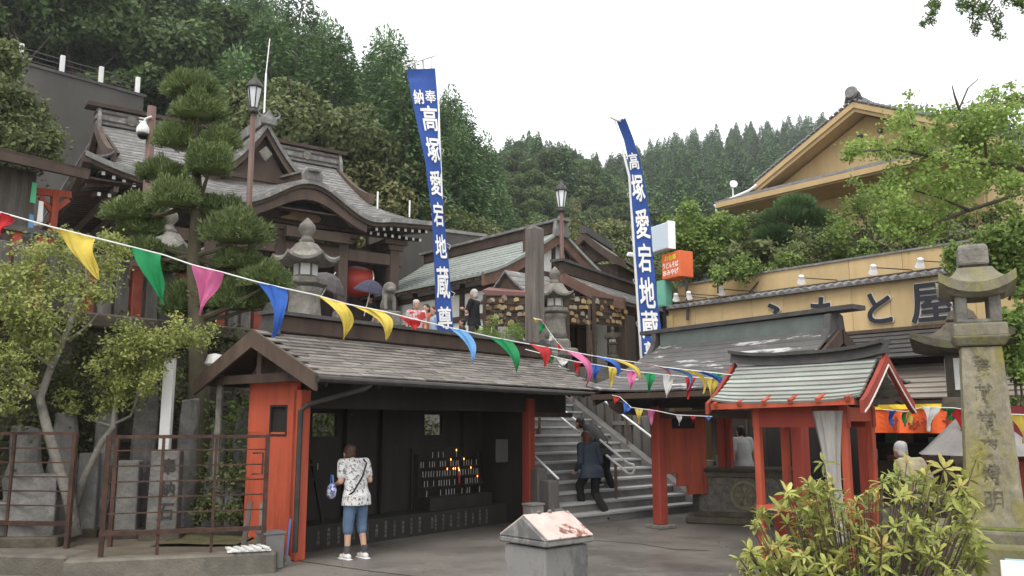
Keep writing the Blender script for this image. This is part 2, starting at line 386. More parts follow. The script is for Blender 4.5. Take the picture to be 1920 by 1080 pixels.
# ---- forest trees
bark = mat('tree_bark', (.085, .065, .05), .4, 4, .9, .6, 20, stretch=(1, 1, .3))
bark_pale = mat('pale_bark', (.24, .225, .195), .35, 6, .9, .6, 30, worn=(.13, .125, .10), worn_scale=4)
conif_far = leafmat('plantation_needles', (.050, .105, .038), (.095, .170, .060), (.125, .200, .075), rnd=.25, trans=.15, scale=.35)
conif_near = leafmat('cedar_needles', (.055, .108, .040), (.115, .190, .070), (.165, .230, .092), rnd=.3, trans=.25, scale=.45)
broad_dark = leafmat('broad_leaves', (.058, .100, .033), (.115, .170, .055), (.165, .200, .072), rnd=.28, trans=.25, scale=.55)
broad_olive = leafmat('olive_leaves', (.085, .115, .04), (.165, .195, .075), (.22, .21, .095), rnd=.2, trans=.28, scale=.6, autumn=((.17, .10, .045), .35))
def conifer_mesh(name, m, H, Rr, n, size, seed, power=.8, low=.1):
    rg = np.random.default_rng(seed)
    t = 1 - np.sqrt(rg.uniform(0, 1, n)) ; t = low + (1 - low) * t
    ang = rg.uniform(0, 2 * np.pi, n); k = np.floor(t * 22)
    br = .62 + .38 * np.sin(ang * (3 + (k % 3)) + k * 2.4) ** 2
    r_ = Rr * (1 - t) ** power * br * rg.uniform(.45, 1.05, n) + .04
    c = np.stack([np.cos(ang) * r_, np.sin(ang) * r_, t * H + (.35 - r_ / Rr) * .25 * Rr], 1)
    d = np.stack([np.cos(ang), np.sin(ang), rg.uniform(-.75, .05, n)], 1) + rg.normal(size=(n, 3)) * .25
    top = t > .93; d[top] = np.array([0, 0, 1]) + rg.normal(size=(top.sum(), 3)) * .3
    d = unit(d); s = size * rg.uniform(.6, 1.3, (n, 1)) * (1.0 - .45 * t[:, None])
    up = unit(np.array([0, 0, 1.]) + rg.normal(size=(n, 3)) * .45); b = unit(np.cross(d, up))
    return quads_mesh(name, c, d * s * .5, b * s * .20, m)
def broad_mesh(name, m, H, Rr, n_blob, per, size, seed, squash=.75, asp=.6):
    rg = np.random.default_rng(seed); bl = []
    for k in range(n_blob):
        a = rg.uniform(0, 6.28); q = rg.uniform(.1, .80) * Rr; z = H * rg.uniform(.36, .88)
        q *= 1 - .5 * max(0, (z / H - .6) / .3)
        s_ = Rr * rg.uniform(.2, .42); bl.append((math.cos(a) * q, math.sin(a) * q, z, s_, s_, s_ * squash))
    c, o_ = blob_points(bl, per, seed, .5)
    a, b = leaves(c, size, asp, o_ * .6 + np.array([0, 0, .5]), seed, .55, .3)
    return quads_mesh(name, c, a, b, m)
def trunk_mesh(name, H, r, seed, limbs=5, m=None, spread=1.5, z0=.35):
    rg = random.Random(seed); mb = MB()
    pts = [(rg.uniform(-.1, .1) * k, rg.uniform(-.1, .1) * k, H * k / 5) for k in range(6)]
    mb.tube(pts, [r * (1 - .85 * k / 5) for k in range(6)], 7)
    for k in range(limbs):
        z = H * (z0 + .5 * k / max(1, limbs)); a = rg.uniform(0, 6.28); L_ = spread * rg.uniform(.7, 1.2)
        mb.tube([(0, 0, z), (math.cos(a) * L_ * .5, math.sin(a) * L_ * .5, z + L_ * .35), (math.cos(a) * L_, math.sin(a) * L_, z + L_ * .8)], [r * .4, r * .25, r * .08], 5)
    me = mb.mesh(name); me.materials.append(m or bark); return me
def make_tree(name, label, group, crown_me, trunk_me, loc, rz, s, sz=None, cat='tree'):
    t = thing(name, label, cat, loc, rz, group); t.scale = (s, s, sz or s)
    mesh_obj('trunk', trunk_me, t); mesh_obj('crown', crown_me, t); return t
far_cr = [conifer_mesh('far_conifer_crown', conif_far, 12.5, 3.3 + .3 * k, 3600, .92, 11 + k, .72 + .07 * k, .03) for k in range(4)]
far_tr = trunk_mesh('far_conifer_trunk', 12, .22, 1, 0)
near_cr = [conifer_mesh('cedar_crown', conif_near, 13.5, 3.3 + .35 * k, 15000, .56, 31 + k, .48, .05) for k in range(3)]
near_tr = trunk_mesh('cedar_trunk', 12, .3, 2, 4, spread=1.2)
broad_cr = [broad_mesh('broadleaf_crown', broad_dark, 11, 4.4, 24, 700, .38, 51 + k) for k in range(3)]
olive_cr = [broad_mesh('olive_crown', broad_olive, 8, 3.8, 24, 700, .27, 61 + k, .8) for k in range(3)]
broad_tr = trunk_mesh('broadleaf_trunk', 8, .28, 3, 7, spread=2.4)
rg = random.Random(5)
n_far = 0
spots = []
Y = 112.0
while Y < 326:
    step = 5.0 + (Y - 110) * .009
    X = -.09 * Y - rg.random() * step
    while X < .60 * Y:
        x, y = X + rg.uniform(-1.4, 1.4), Y + rg.uniform(-2.5, 2.5); a = x / y
        Yr = interp(a, [-.1, .1, .4], [230, 280, 320])
        el = (hill_b(x, y) + 14 - CAMZ) / y
        seen = el > interp(a, [-.1, .14, .2, .32, .36, .45], [.14, .15, .20, .26, .31, .30])
        if seen and y < Yr + 4 and not (y < 130 and a < -.04): spots.append((y, x, a))
        X += step
    Y += 7.2 + (Y - 110) * .018
spots.sort()
rest_c, rest_a, rest_b = [], [], []
for y, x, a in spots:
    z = hill_b(x, y) - .4
    if a < .16 and y < 165 and rg.random() < .55:
        make_tree('broadleaf_tree', 'rounded green broadleaf tree at the foot of the far wooded hill', 'broadleaf trees at the foot of the far hill',
                  rg.choice(broad_cr), broad_tr, (x, y, z), rg.uniform(0, 6.3), rg.uniform(.8, 1.2))
    elif n_far < 296:
        make_tree('conifer_tree', 'slender pointed conifer of the dense plantation covering the far hill', 'conifers of the far hill plantation',
                  rg.choice(far_cr), far_tr, (x, y, z), rg.uniform(0, 6.3), rg.uniform(.95, 1.3), rg.uniform(.88, 1.15)); n_far += 1
    else:
        src = rg.choice(far_cr); nv = len(src.vertices); v = np.empty(nv * 3); src.vertices.foreach_get('co', v); v = v.reshape(-1, 4, 3)[::2]
        q = rg.uniform(0, 6.3); k = rg.uniform(.85, 1.12); M3 = np.array([[math.cos(q), -math.sin(q), 0], [math.sin(q), math.cos(q), 0], [0, 0, 1]]) * k
        v = v @ M3.T + np.array([x, y, z]); rest_c.append(v.mean(1)); rest_a.append((v[:, 2] - v[:, 0]) / 2 * 1.25); rest_b.append((v[:, 1] - v[:, 3]) / 2 * 1.4)
print('far trees', n_far, 'rest', len(rest_c))
if rest_c:
    o = mesh_obj('distant_conifers', quads_mesh('distant_conifers', np.concatenate(rest_c), np.concatenate(rest_a), np.concatenate(rest_b), conif_far))
    tag(o, 'farthest conifers along the skyline of the far hill', 'forest', kind='stuff')
# mixed trees in the valley behind the middle roofs
for k in range(46):
    a = rg.uniform(-.055, .20); y = rg.uniform(52, 112); x = a * y
    if hill_a(x, y) > hill_b(x, y) + 4: continue
    sc_ = rg.uniform(.55, .85)
    make_tree('broadleaf_tree', 'rounded green broadleaf tree at the foot of the far wooded hill', 'broadleaf trees at the foot of the far hill',
              rg.choice(broad_cr + olive_cr[:1]), broad_tr, (x, y, hill_b(x, y) - .5), rg.uniform(0, 6.3), sc_)
# left hillside
Y = 40.0
while Y < 92:
    X = -.78 * Y + rg.random() * 4
    while X < .02 * Y:
        x, y = X + rg.uniform(-1.3, 1.3), Y + rg.uniform(-1.5, 1.5); a = x / y
        d = (Vector((x, y, 0)) - Vector((-21.9, 36, 0))); s_ = d.x * .69 + d.y * .725; q = -d.x * .725 + d.y * .69
        Yr = interp(a, [-.6, -.25, 0], [78, 76, 86])
        ok_ = y < Yr + 3 and not (s_ < 6.5 and q < 2.0) and a < .0
        if ok_:
            z = hill_a(x, y) - .4; r_ = rg.random()
            broad = (a < -.42 and y < 58 and r_ < .8) or (r_ < .14)
            if broad:
                make_tree('broadleaf_tree', 'full dark broadleaf tree on the wooded slope behind the temple', 'broadleaf trees on the slope behind the temple',
                          rg.choice(broad_cr), broad_tr, (x, y, z), rg.uniform(0, 6.3), rg.uniform(.8, 1.15))
            else:
                make_tree('cedar_tree', 'tall dark cedar on the steep slope behind the temple roofs', 'cedars on the slope behind the temple',
                          rg.choice(near_cr), near_tr, (x, y, z), rg.uniform(0, 6.3), rg.uniform(.72, 1.1))
        X += 4.6 + rg.random() * .8
    Y += 5.2
# olive shrubs close behind the temple
for (px, py, Yd, s_) in [(560, 190, 37, .95), (640, 250, 37.5, 1.0), (700, 330, 38, .85), (520, 260, 39, .8), (610, 330, 36, .8), (760, 400, 39, .8), (680, 230, 41, .8),
                         (840, 430, 42, .8), (470, 180, 41, .8), (905, 440, 46, .75), (735, 455, 36, .6)]:
    p = at(px, py, Yd); make_tree('spreading_tree', 'olive green spreading tree hanging over the temple roof', 'olive trees just behind the temple roof',
                                  rg.choice(olive_cr), broad_tr, (p.x, p.y, p.z - 7.0 * s_), rg.uniform(0, 6.3), s_)
for (px, py, Yd, s_) in [(1110, 420, 46, .8), (1020, 430, 50, .8), (1170, 440, 40, .6), (1200, 500, 36, .45), (1150, 500, 38, .5)]:
    p = at(px, py, Yd); make_tree('spreading_tree', 'pale olive tree behind the small grey roofs left of the blue banner', 'olive trees behind the small middle roofs',
                                  rg.choice(olive_cr), broad_tr, (p.x, p.y, p.z - 7.0 * s_), rg.uniform(0, 6.3), s_)
# big concrete retaining wall on the slope, with its guard rail
rw = thing('concrete_retaining_wall', 'tall dark concrete retaining wall high behind the temple roof', 'wall', (-21.9, 36, TZ), math.atan2(.725, .69))
MB().box((-7, .5, 7.1), (25, 1.0, 14.6)).build('wall_face', concrete_dark, rw)
MB().box((-7, .5, 14.45), (25.2, 1.15, .14)).build('wall_cap', concrete_dark, rw)
gr = thing('guard_rail', 'guard rail of white posts along the top of the concrete wall', 'guard rail', (-21.9, 36, TZ + 14.52), math.atan2(.725, .69))
for k in range(-3, 4):
    MB().box((k * 1.75 + .1, .5, .5), (.2, .16, 1.0)).build('post', white_paint, gr, bevel=.02)
for z in (.35, .6, .85):
    MB().tube([(-5.4, .62, z), (5.4, .62, z)], .03, 6).build('cable', dark_metal, gr)

hz = MB().box((50, 180, 74), (740, 520, 151)).build('haze', forest_floor); hz.data.materials.clear()
hm = bpy.data.materials.new('thin_haze'); hm.use_nodes = True; hm.node_tree.nodes.clear()
pv = hm.node_tree.nodes.new('ShaderNodeVolumePrincipled'); ho = hm.node_tree.nodes.new('ShaderNodeOutputMaterial'); hm.node_tree.links.new(pv.outputs[0], ho.inputs['Volume'])
pv.inputs['Color'].default_value = (.93, .96, 1, 1); pv.inputs['Density'].default_value = .0005; pv.inputs['Anisotropy'].default_value = .2
hz.data.materials.append(hm); tag(hz, kind='stuff'); hz.display_type = 'WIRE'
# ================================================================ roofs
def courses(parent, prof, x0, x1, m, thick=.03, name='roof_course', flare=0.0, lift=0.0, nx=8, proud=.018, xend=None):
    """one part per course of a roof slope; prof = [(y, z)] from ridge to eave; lift curves the eave corners up"""
    n = len(prof) - 1
    for i in range(n):
        (ya, za), (yb, zb) = prof[i], prof[i + 1]; rows = []
        d = Vector((0, yb - ya, zb - za)); up = Vector((0, -d.z, d.y)).normalized()
        if up.z < 0: up = -up
        for (y, z, t, up_) in ((ya, za, i / n, 0), (yb, zb, (i + 1) / n, proud)):
            e = flare * t ** 2; row = []
            a, b = (x0 - e, x1 + e)
            if xend: a, b = xend(t, a, b)
            for k in range(nx + 1):
                f = k / nx; q = abs(2 * f - 1); x = a + (b - a) * f
                row.append(Vector((x, y, z + lift * t * t * q ** 4)) + up * up_)
            rows.append(row)
        if (yb - ya) > 0: rows = [r_[::-1] for r_ in rows]
        MB().slab(rows, up * -thick).build(name, m, parent)
def curve_prof(y0, z0, y1, z1, n, p=1.35):
    return [(y0 + (y1 - y0) * k / n, z1 + (z0 - z1) * (1 - k / n) ** p) for k in range(n + 1)]

# ================================================================ CANDLE HUT
hut = thing('candle_hut', 'long low candle hut with vermilion gable end and weathered shingle roof', 'candle hut', HUT, HUT_RZ)
shingle_m = mat('weathered_shingle', (.158, .142, .126), .35, 5, .7, .4, 22, worn=(.34, .32, .30), worn_at=.655, worn_scale=3.5, stretch=(.5, 1, 1), rnd=.3)
D = 1.05; GX = -.2
# left gable wall with a dark window, back wall with three openings
lw = MB().box((GX + .03, D / 2, .82), (.06, D, 1.64)).box((GX + .03, .10, 1.8), (.06, .20, .36)).box((GX + .03, .80, 1.8), (.06, .5, .36)).box((GX + .03, D / 2, 2.17), (.06, D, .38)).build('gable_wall', red_paint, hut)
wf = MB()
for (c, d) in (((GX + .02, .375, 1.6), (.05, .38, .03)), ((GX + .02, .375, 1.99), (.05, .38, .03)), ((GX + .02, .20, 1.8), (.05, .03, .37)), ((GX + .02, .55, 1.8), (.05, .03, .37))): wf.box(c, d)
win = wf.build('window', soot_shade, hut); MB().box((GX + .045, .375, 1.8), (.02, .33, .36)).build('pane', soot_shade, win)
MB().box((GX + .085, -.01, 1.1), (.17, .16, 2.2)).build('corner_post', red_paint, hut, bevel=.012)
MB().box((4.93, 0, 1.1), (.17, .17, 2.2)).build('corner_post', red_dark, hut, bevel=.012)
MB().box((5.9, 1.0, 1.1), (.15, .15, 2.2)).build('corner_post', soot_shade, hut)
MB().box((4.93, .56, 1.1), (.08, .95, 2.2)).build('end_wall', soot_shade, hut)
def hut_x(px, y, z):
    lo, hi = -2, 8
    for _ in range(40):
        mid = (lo + hi) / 2; v = HUT + A * mid + B * y; dy = v.y * math.cos(TH) + (z - CAMZ) * math.sin(TH)
        if 960 + F * v.x / dy < px: lo = mid
        else: hi = mid
    return lo
ops = [(hut_x(586, D, 1.75), hut_x(632, D, 1.75)), (hut_x(796, D, 1.75), hut_x(829, D, 1.75)), (hut_x(940, D, 1.75), hut_x(966, D, 1.75))]
bw = MB(); xs = [-.15] + [q for o_ in ops for q in o_] + [5.0]
bw.box((2.5, D + .03, .78), (5.0, .06, 1.56)); bw.box((2.5, D + .03, 2.14), (5.0, .06, .46))
for k in range(0, len(xs), 2): bw.box(((xs[k] + xs[k + 1]) / 2, D + .03, 1.735), (xs[k + 1] - xs[k], .06, .35))
bw.build('back_wall', soot_shade, hut)
MB().box((3.0, .06, 2.14), (6.2, .14, .36)).build('lintel', soot_shade, hut)
MB().box((2.4, .5, 2.33), (5.2, 1.0, .03)).build('ceiling_boards', soot_shade, hut)
for x in (1.55, 2.3, 4.3): MB().box((x, .97, 1.1), (.07, .07, 2.2)).build('inner_post', soot_shade, hut)
MB().box((5.68, .05, 1.92), (1.35, .09, .09)).build('tie_beam', dark_wood, hut)
pl = MB().box((2.4, .75, .17), (5.0, .58, .34)).build('plinth', soot_shade, hut)
donor = ['大分県日田', '奉納灯明', '福岡市奉', '久留米市', '奉献御灯']
for k in range(21):
    x = .62 + k * .185 + (.1 if k in (3, 12) else 0)
    if 3 < k < 5: continue
    s_ = donor[k % 5]; n_ = 4 if k % 3 else 3
    text('inscription', '\n'.join(s_[:n_]),   .07, stone, pl, facing((x, .455, .17), (1, 0, 0)), 0, .001, (.052, .062 * n_))
# roof
RY, RZ_, EY, EZ = .6, 3.0, -.72, 2.36
MB().prism([(-.5, EY, EZ - .1), (-.5, RY, RZ_ - .1), (-.5, RY, RZ_ - .03), (-.5, EY, EZ - .03)], (6.85, 0, 0)).build('roof_deck', soot_shade, hut)
MB().prism([(-.5, 1.95, 2.3), (-.5, RY, RZ_ - .1), (-.5, RY, RZ_), (-.5, 1.95, 2.4)], (6.85, 0, 0)).build('back_roof', dark_wood, hut)
rgs = random.Random(3); NR, NC = 13, 17; srcs = []
L_ = math.hypot(RY - EY, RZ_ - EZ); dl = L_ / NR; pitch = math.atan2(RZ_ - EZ, RY - EY)
for q in range(3):
    mb = MB().box((0, 0, 0), (.415 - .02 * q, dl * 1.35, .022)); srcs.append(mb.mesh('shingle'))
    srcs[-1].materials.append(shingle_m)
for i in range(NR):
    for k in range(NC):
        f = (i + .5) / NR; x = -.5 + (k + .5 + (.5 if i % 2 else 0)) * .402
        if x > 6.4: x = 6.4 - .1
        o = bpy.data.objects.new('shingle', rgs.choice(srcs)); col.objects.link(o); o.parent = hut
        sag = -.03 * math.sin(f * math.pi)
        o.location = (x + rgs.uniform(-.012, .012), EY + (RY - EY) * f, EZ + (RZ_ - EZ) * f + sag + .012 + rgs.uniform(0, .006))
        o.rotation_euler = (pitch - .10, rgs.uniform(-.012, .012), rgs.uniform(-.015, .015))
for x in (-.53,):
    MB().prism([(x, EY - .04, EZ - .2), (x, RY, RZ_ - .22), (x, RY, RZ_ + .02), (x, EY - .04, EZ + .02)], (.05, 0, 0)).build('barge_board', brown_wood, hut)
    MB().prism([(x, 1.95, EZ - .2), (x, RY, RZ_ - .22), (x, RY, RZ_ + .02), (x, 1.95, EZ + .02)], (.05, 0, 0)).build('barge_board', brown_wood, hut)
# gable infill with an arched brace
pts = [(GX + .02, .02, 2.33), (GX + .02, D + .1, 2.33), (GX + .02, RY + .03, 2.9)]
MB().prism(pts, (.04, 0, 0)).build('gable_infill', dark_wood, hut)
arc = []
for k in range(9):
    q = math.pi * k / 8; arc.append((-.38, RY - .72 * math.cos(q), 2.32 + .28 * math.sin(q)))
MB().box((-.36, RY, 2.62), (.06, .10, .62)).build('gable_strut', dark_wood, hut)
MB().beam((-.36, -.5, 2.36), (-.36, 1.7, 2.36), .08, .12).build('gable_tie', dark_wood, hut)
MB().box((2.95, RY, RZ_ + .13), (6.35, .2, .24)).build('ridge_box', dark_wood, hut, bevel=.02)
MB().box((2.95, RY, RZ_ + .275), (6.55, .34, .05)).build('ridge_cap', tile_dark, hut)
for x in (-.28, 6.2):
    MB().prism([(x, RY - .2, RZ_ - .05), (x, RY + .2, RZ_ - .05), (x, RY + .15, RZ_ + .3), (x, RY + .05, RZ_ + .42), (x, RY - .05, RZ_ + .42), (x, RY - .15, RZ_ + .3)], (.09, 0, 0)).build('ridge_end_ornament', tile_dark, hut, bevel=.015)
for k in range(15): MB().box((-.3 + k * .46, EY + .32, EZ + .04), (.05, .7, .06), 0, 1, (pitch, 0, 0)).build('rafter', soot_shade, hut)
gt = MB().tube([(-.5, EY - .06, EZ - .05), (6.4, EY - .06, EZ - .08)], .045, 8).build('gutter', dark_metal, hut)
MB().tube([(.42, EY - .06, EZ - .07), (.36, EY, EZ - .14), (GX + .03, -.20, 2.0), (GX - .03, -.13, 1.92), (GX - .03, -.12, .12)], .036, 8).build('downpipe', dark_metal, hut)
nb = MB().box((4.6, .35, 1.28), (.34, .02, .40)).build('notice_board', concrete_dark, hut)

# candle racks and candles
wax = mat('white_wax', (.42, .41, .38), .05, 8, .4, 0); red_wax = mat('red_wax', (.5, .03, .03), .1, 8, .4, 0)
flame_m = emit('candle_flame', (1.0, .30, .06), 6)
def hl(x, y, z=0):
    v = HUT + A * x + B * y; return Vector((v.x, v.y, z))
RXC = hut_x(857, .75, 1.2)
rack = thing('candle_rack', 'tiered black candle rack in the right bay of the hut', 'candle rack', hl(RXC, .75, .34), HUT_RZ)
for i in range(5):
    MB().box((0, .02 + i * .05, .20 + .155 * i), (1.62, .05, .025)).build('shelf', soot_shade, rack)
MB().box((0, .27, .5), (1.7, .03, 1.0)).build('back_board', soot_shade, rack)
for x in (-.78, .78): MB().box((x, .2, .45), (.03, .1, .9)).build('leg', soot_shade, rack)
MB().box((0, .02, .1), (1.6, .3, .2)).build('drip_tray', soot_shade, rack)
rack2 = thing('candle_rack', 'small black candle rack behind the left jamb of the hut', 'candle rack', hl(.45, .75, .34), HUT_RZ)
for i in range(2): MB().box((0, .0 + i * .1, .62 + .2 * i), (.8, .05, .03)).build('shelf', soot_shade, rack2)
for x in (-.4, .4): MB().beam((x, -.1, 0), (x, .2, .9), .04, .04).build('leg', soot_shade, rack2)
cm = MB().tube([(0, 0, 0), (0, 0, .095)], .007, 6).mesh('candle'); cm.materials.append(wax)
cmr = MB().tube([(0, 0, 0), (0, 0, .2)], .015, 6).mesh('candle'); cmr.materials.append(red_wax)
fm = MB().lathe([(.001, .0), (.009, .010), (.007, .022), (.001, .04)], 7, (0, 0, .098)).mesh('flame'); fm.materials.append(flame_m)
rc = random.Random(8)
def candle(loc, lit, where, big=False):
    c = mesh_obj('candle', cmr if big else cm, None, loc)
    tag(c, ('thick red candle burning on the rack' if big else ('lit white candle ' + where) if lit else 'thin white unlit candle ' + where), 'candle',
        None if big else ('lit candles ' if lit else 'unlit candles ') + where)
    c.rotation_euler = (rc.uniform(-.06, .06), rc.uniform(-.06, .06), 0)
    if lit:
        f = mesh_obj('flame', fm, c); f.location = (0, 0, .1 if big else 0)
tot = 0
for i in range(5):
    for k in range(22):
        x = RXC - .72 + k * .068 + rc.uniform(-.012, .012)
        if rc.random() < (.25 if i else .55) and i != 4: continue
        if i == 4 and k not in (7, 9, 14, 5): continue
        z = .34 + .20 + .155 * i + .015
        lit = (i == 2 and k in (9, 11, 12, 13, 18)) or (i == 3 and k in (11, 15, 16)) or (i == 1 and k == 20) or (i == 4 and k == 14)
        candle(hl(x, .75 + .02 + i * .05, z), lit, 'on the tiered rack in the hut')
candle(hl(RXC - .06, .64, .75), True, '', True)
for k in range(3): candle(hl(.20 + k * .075, .75, .34 + .64), True, 'behind the left jamb of the hut')
for (x, z) in ((.92, .98), (.95, 1.18), (1.8, .55), (1.85, .98)): candle(hl(x, .92, z - .1), False, 'standing alone at the back of the hut')

# ================================================================ STAIRS
def sl(x, y, z=0):
    v = ST + SA * x + SB * y; return Vector((v.x, v.y, z))
stairs = tag(bpy.data.objects.new('stone_stairs', None), 'broad concrete stairs climbing between the hut and the red hall', 'stairs'); col.objects.link(stairs)
stairs.location = ST; stairs.rotation_euler = (0, 0, ST_RZ)
NS, RI, TR, SW = 19, .17, .283, 3.75
nose_m = mat('pale_step_nosing', (.37, .37, .36), .12, 3, .7, .1, 30, rnd=.06)
for k in range(NS):
    stp = MB().box((SW / 2, TR * k + .8, RI * (k + .5) - .02), (SW, 1.6, RI - .002 - .04)).build('step', step_stone, stairs)
    MB().box((SW / 2, TR * k + .78, RI * (k + 1) - .02), (SW, 1.62, .04)).build('nosing', nose_m, stp)
for x, nm in ((SW + .13, 'side_curb'), (-.13, 'side_curb')):
    MB().prism([(x - .12, -.3, -.05), (x - .12, -.3, .1), (x - .12, 0, .22), (x - .12, TR * NS, RI * NS + .22), (x - .12, TR * NS, -.05)], (.24, 0, 0)).build(nm, mat('grey_curb_concrete', (.17, .165, .155), .25, 3, .85, .3, 40, worn=(.11, .105, .10), worn_at=.58, worn_scale=2), stairs)
# stone slab fence along the right side
fence = thing('stone_slab_fence', 'row of weathered upright stone slabs climbing beside the stairs', 'stone fence', sl(SW + .45, 0), ST_RZ)
slab_m = mat('weathered_stone_slab', (.125, .115, .105), .4, 3, .9, .5, 16, stretch=(2, 2, .25), worn=(.22, .21, .19), worn_at=.62, worn_scale=3, rnd=.25)
rf = random.Random(2)
for k in range(23):
    y = -.35 + k * .27; z0 = max(0, (y) * RI / TR); h = rf.uniform(1.0, 1.12)
    MB().box((0, y, z0 + h / 2), (.12, .215, h), 0, .93, (rf.uniform(-.015, .015), rf.uniform(-.02, .02), 0)).build('slab', slab_m, fence, bevel=.015)
for k in range(4):
    y0 = .3 + k * 1.4
    MB().beam((-.02, y0, y0 * .6 + .75), (-.02, y0 + .8, y0 * .6 + .75), .1, .09).build('cross_tie', stone, fence)
# handrails
rail = thing('handrail', 'double steel handrail on brown posts in the middle of the stairs', 'handrail', sl(1.78, 0), ST_RZ)
def sz(y): return y * RI / TR
for h in (.95, .76):
    MB().tube([(0, .1, sz(.1) + h), (0, 4.9, sz(4.9) + h)], .024, 8).build('rail', steel, rail, True)
q = [(0, .1, sz(.1) + .95), (0, -.02, sz(.1) + .93), (0, -.05, sz(.1) + .85), (0, -.0, sz(.1) + .77), (0, .1, sz(.1) + .76)]
MB().tube(q, .024, 8).build('rail_end', steel, rail, True)
for y in (.42, 2.5, 4.6): MB().tube([(0, y, sz(y) - .02), (0, y, sz(y) + .74)], .03, 8).build('post', brown_pole, rail)
rail2 = thing('handrail', 'single steel handrail in front of the stone slab fence', 'handrail', sl(SW - .05, 0), ST_RZ)
MB().tube([(0, -.1, sz(-.1) + .85), (0, 5.2, sz(5.2) + .85)], .024, 8).build('rail', steel, rail2, True)
for y in (.2, 1.8, 3.4, 5.0): MB().tube([(0.1, y, sz(y)), (0.1, y, sz(y) + .8), (0, y, sz(y) + .84)], .02, 6).build('post', brown_pole, rail2)
rail3 = thing('handrail', 'short steel handrail at the foot of the stairs beside the hut', 'handrail', sl(-.12, .1), ST_RZ)
MB().tube([(0, 0, .8), (0, .75, sz(.75) + .82)], .022, 8).build('rail', steel, rail3, True)
MB().tube([(0, .1, 0), (0, .1, .83)], .02, 6).build('post', brown_pole, rail3)
for k, (x, y, h, lb) in enumerate(((.46, 15.45, .98, 'taller weathered stone post at the left foot of the stairs'), (.66, 15.3, .78, 'shorter weathered stone post at the left foot of the stairs'))):
    sp = MB().box((0, 0, h / 2), (.27, .27, h), 0, .9).build('stone_post', slab_m, None, bevel=.02, loc=(x, y, 0)); sp.rotation_euler = (0, 0, ST_RZ)
    tag(sp, lb, 'stone post')
tb = thing('tin_bin', 'small pale tin bin by the right post of the hut', 'bin', (.36, 14.75, 0), ST_RZ)
MB().box((0, 0, .2), (.26, .2, .4), 0, 1.1).build('body', concrete, tb, bevel=.01)
MB().box((0, 0, .42), (.31, .25, .03)).build('rim', concrete, tb)
text('mark', '水', .1, dark_metal, tb, facing((.02, -.118, .22), (1, 0, 0)), .004, .001)

# ================================================================ RETAINING WALL of the temple terrace, left
wall = thing('stone_retaining_wall', 'mossy dark stone wall holding up the temple terrace', 'stone wall', w0, HUT_RZ)
MB().box((-4, .12, 1.6), (17, .42, 3.2)).build('wall_core', stone_dark, wall)
cop = MB().box((-4, -.02, 3.27), (17.2, .6, .22)).build('coping', stone_dark, wall, bevel=.03)
rs = random.Random(6); n_st = 0
z = 0.0
while z < 3.05:
    h = rs.uniform(.22, .34); x = -5.6 + rs.uniform(0, .3)
    while x < 3.2:
        wd = rs.uniform(.26, .62); hh = min(h, 3.12 - z)
        mb = MB().box((0, 0, 0), (wd - .0, .24, hh - .0))
        mb.v = [(a + rs.uniform(-.09, .09), b + rs.uniform(-.07, .07), c + rs.uniform(-.06, .06)) for a, b, c in mb.v]
        if n_st < 298: 
            mb.build('stone', stone_dark, wall, bevel=.03, loc=(x + wd / 2, -.0 + rs.uniform(-.02, .02), z + hh / 2)); n_st += 1
        x += wd
    z += h
# ================================================================ RED HALL on the right
HX, HY = Vector((.6, -.8, 0)), Vector((.8, .6, 0)); H0 = Vector((2.8, 16.1, 0)); H_RZ = math.atan2(-.8, .6)
def hp(x, y, z=0):
    v = H0 + HX * x + HY * y; return Vector((v.x, v.y, z))
hall = thing('red_pillar_hall', 'open incense hall on red pillars with dark lichen flecked roof', 'hall', H0, H_RZ)
roof_dark = lichen_roof('dark_flecked_copper', (.098, .093, .090), (.42, .42, .41), .60, 2.0, (.5, 1.5, 1.5))
courses(hall, curve_prof(-.08, 3.20, -1.66, 2.30, 12, 1.25), -.05, 3.72, roof_dark, .03, 'roof_course', .22, .12, 10, .005)
courses(hall, curve_prof(.08, 3.20, 1.66, 2.30, 6, 1.25), -.05, 3.72, roof_dark, .03, 'roof_course', .22, .12, 8, .010)
for s_ in (-1, 1):   # under-boards, rafters, barge boards
    pr = curve_prof(s_ * .02, 3.13, s_ * 1.6, 2.22, 6, 1.25)
    MB().slab([[(x, y, z - .05) for x in (.0, 3.7)] for y, z in pr][::-s_], (0, 0, -.03)).build('roof_boards', soot_shade, hall)
    for x in (-.12, 3.78):
        rows = [[(x - .03, y, z - .16) for y, z in pr], [(x - .03, y, z + .06) for y, z in pr]]
        MB().slab(rows, (.06, 0, 0)).build('barge_board', dark_wood, hall)
    for k in range(16): MB().beam((.1 + k * .235, s_ * .8, 2.50), (.1 + k * .235, s_ * 1.58, 2.17), .05, .06).build('rafter', soot_shade, hall)
    MB().box((1.85, s_ * 1.62, 2.215), (4.0, .05, .09)).build('eave_board', dark_wood, hall)
ridge_m = mat('green_grey_ridge', (.105, .125, .115), .2, 3, .55, .15, 20)
MB().box((1.85, 0, 3.30), (3.5, .24, .28)).build('ridge_box', ridge_m, hall, bevel=.015)
MB().beam((-.35, 0, 3.46), (4.1, 0, 3.50), .36, .07).build('ridge_cap', tile_dark, hall)
for x, k in ((3.6, 1), (.06, -1)):
    mb = MB()
    for s_ in (-1, 1):
        mb.prism([(x, 0, 3.08), (x, s_ * .28, 2.94), (x, s_ * .34, 3.02), (x, s_ * .22, 3.20), (x, s_ * .18, 3.42), (x, 0, 3.50)], (.12 * k, 0, 0))
    mb.build('ridge_end_ornament', tile_dark, hall, bevel=.015)
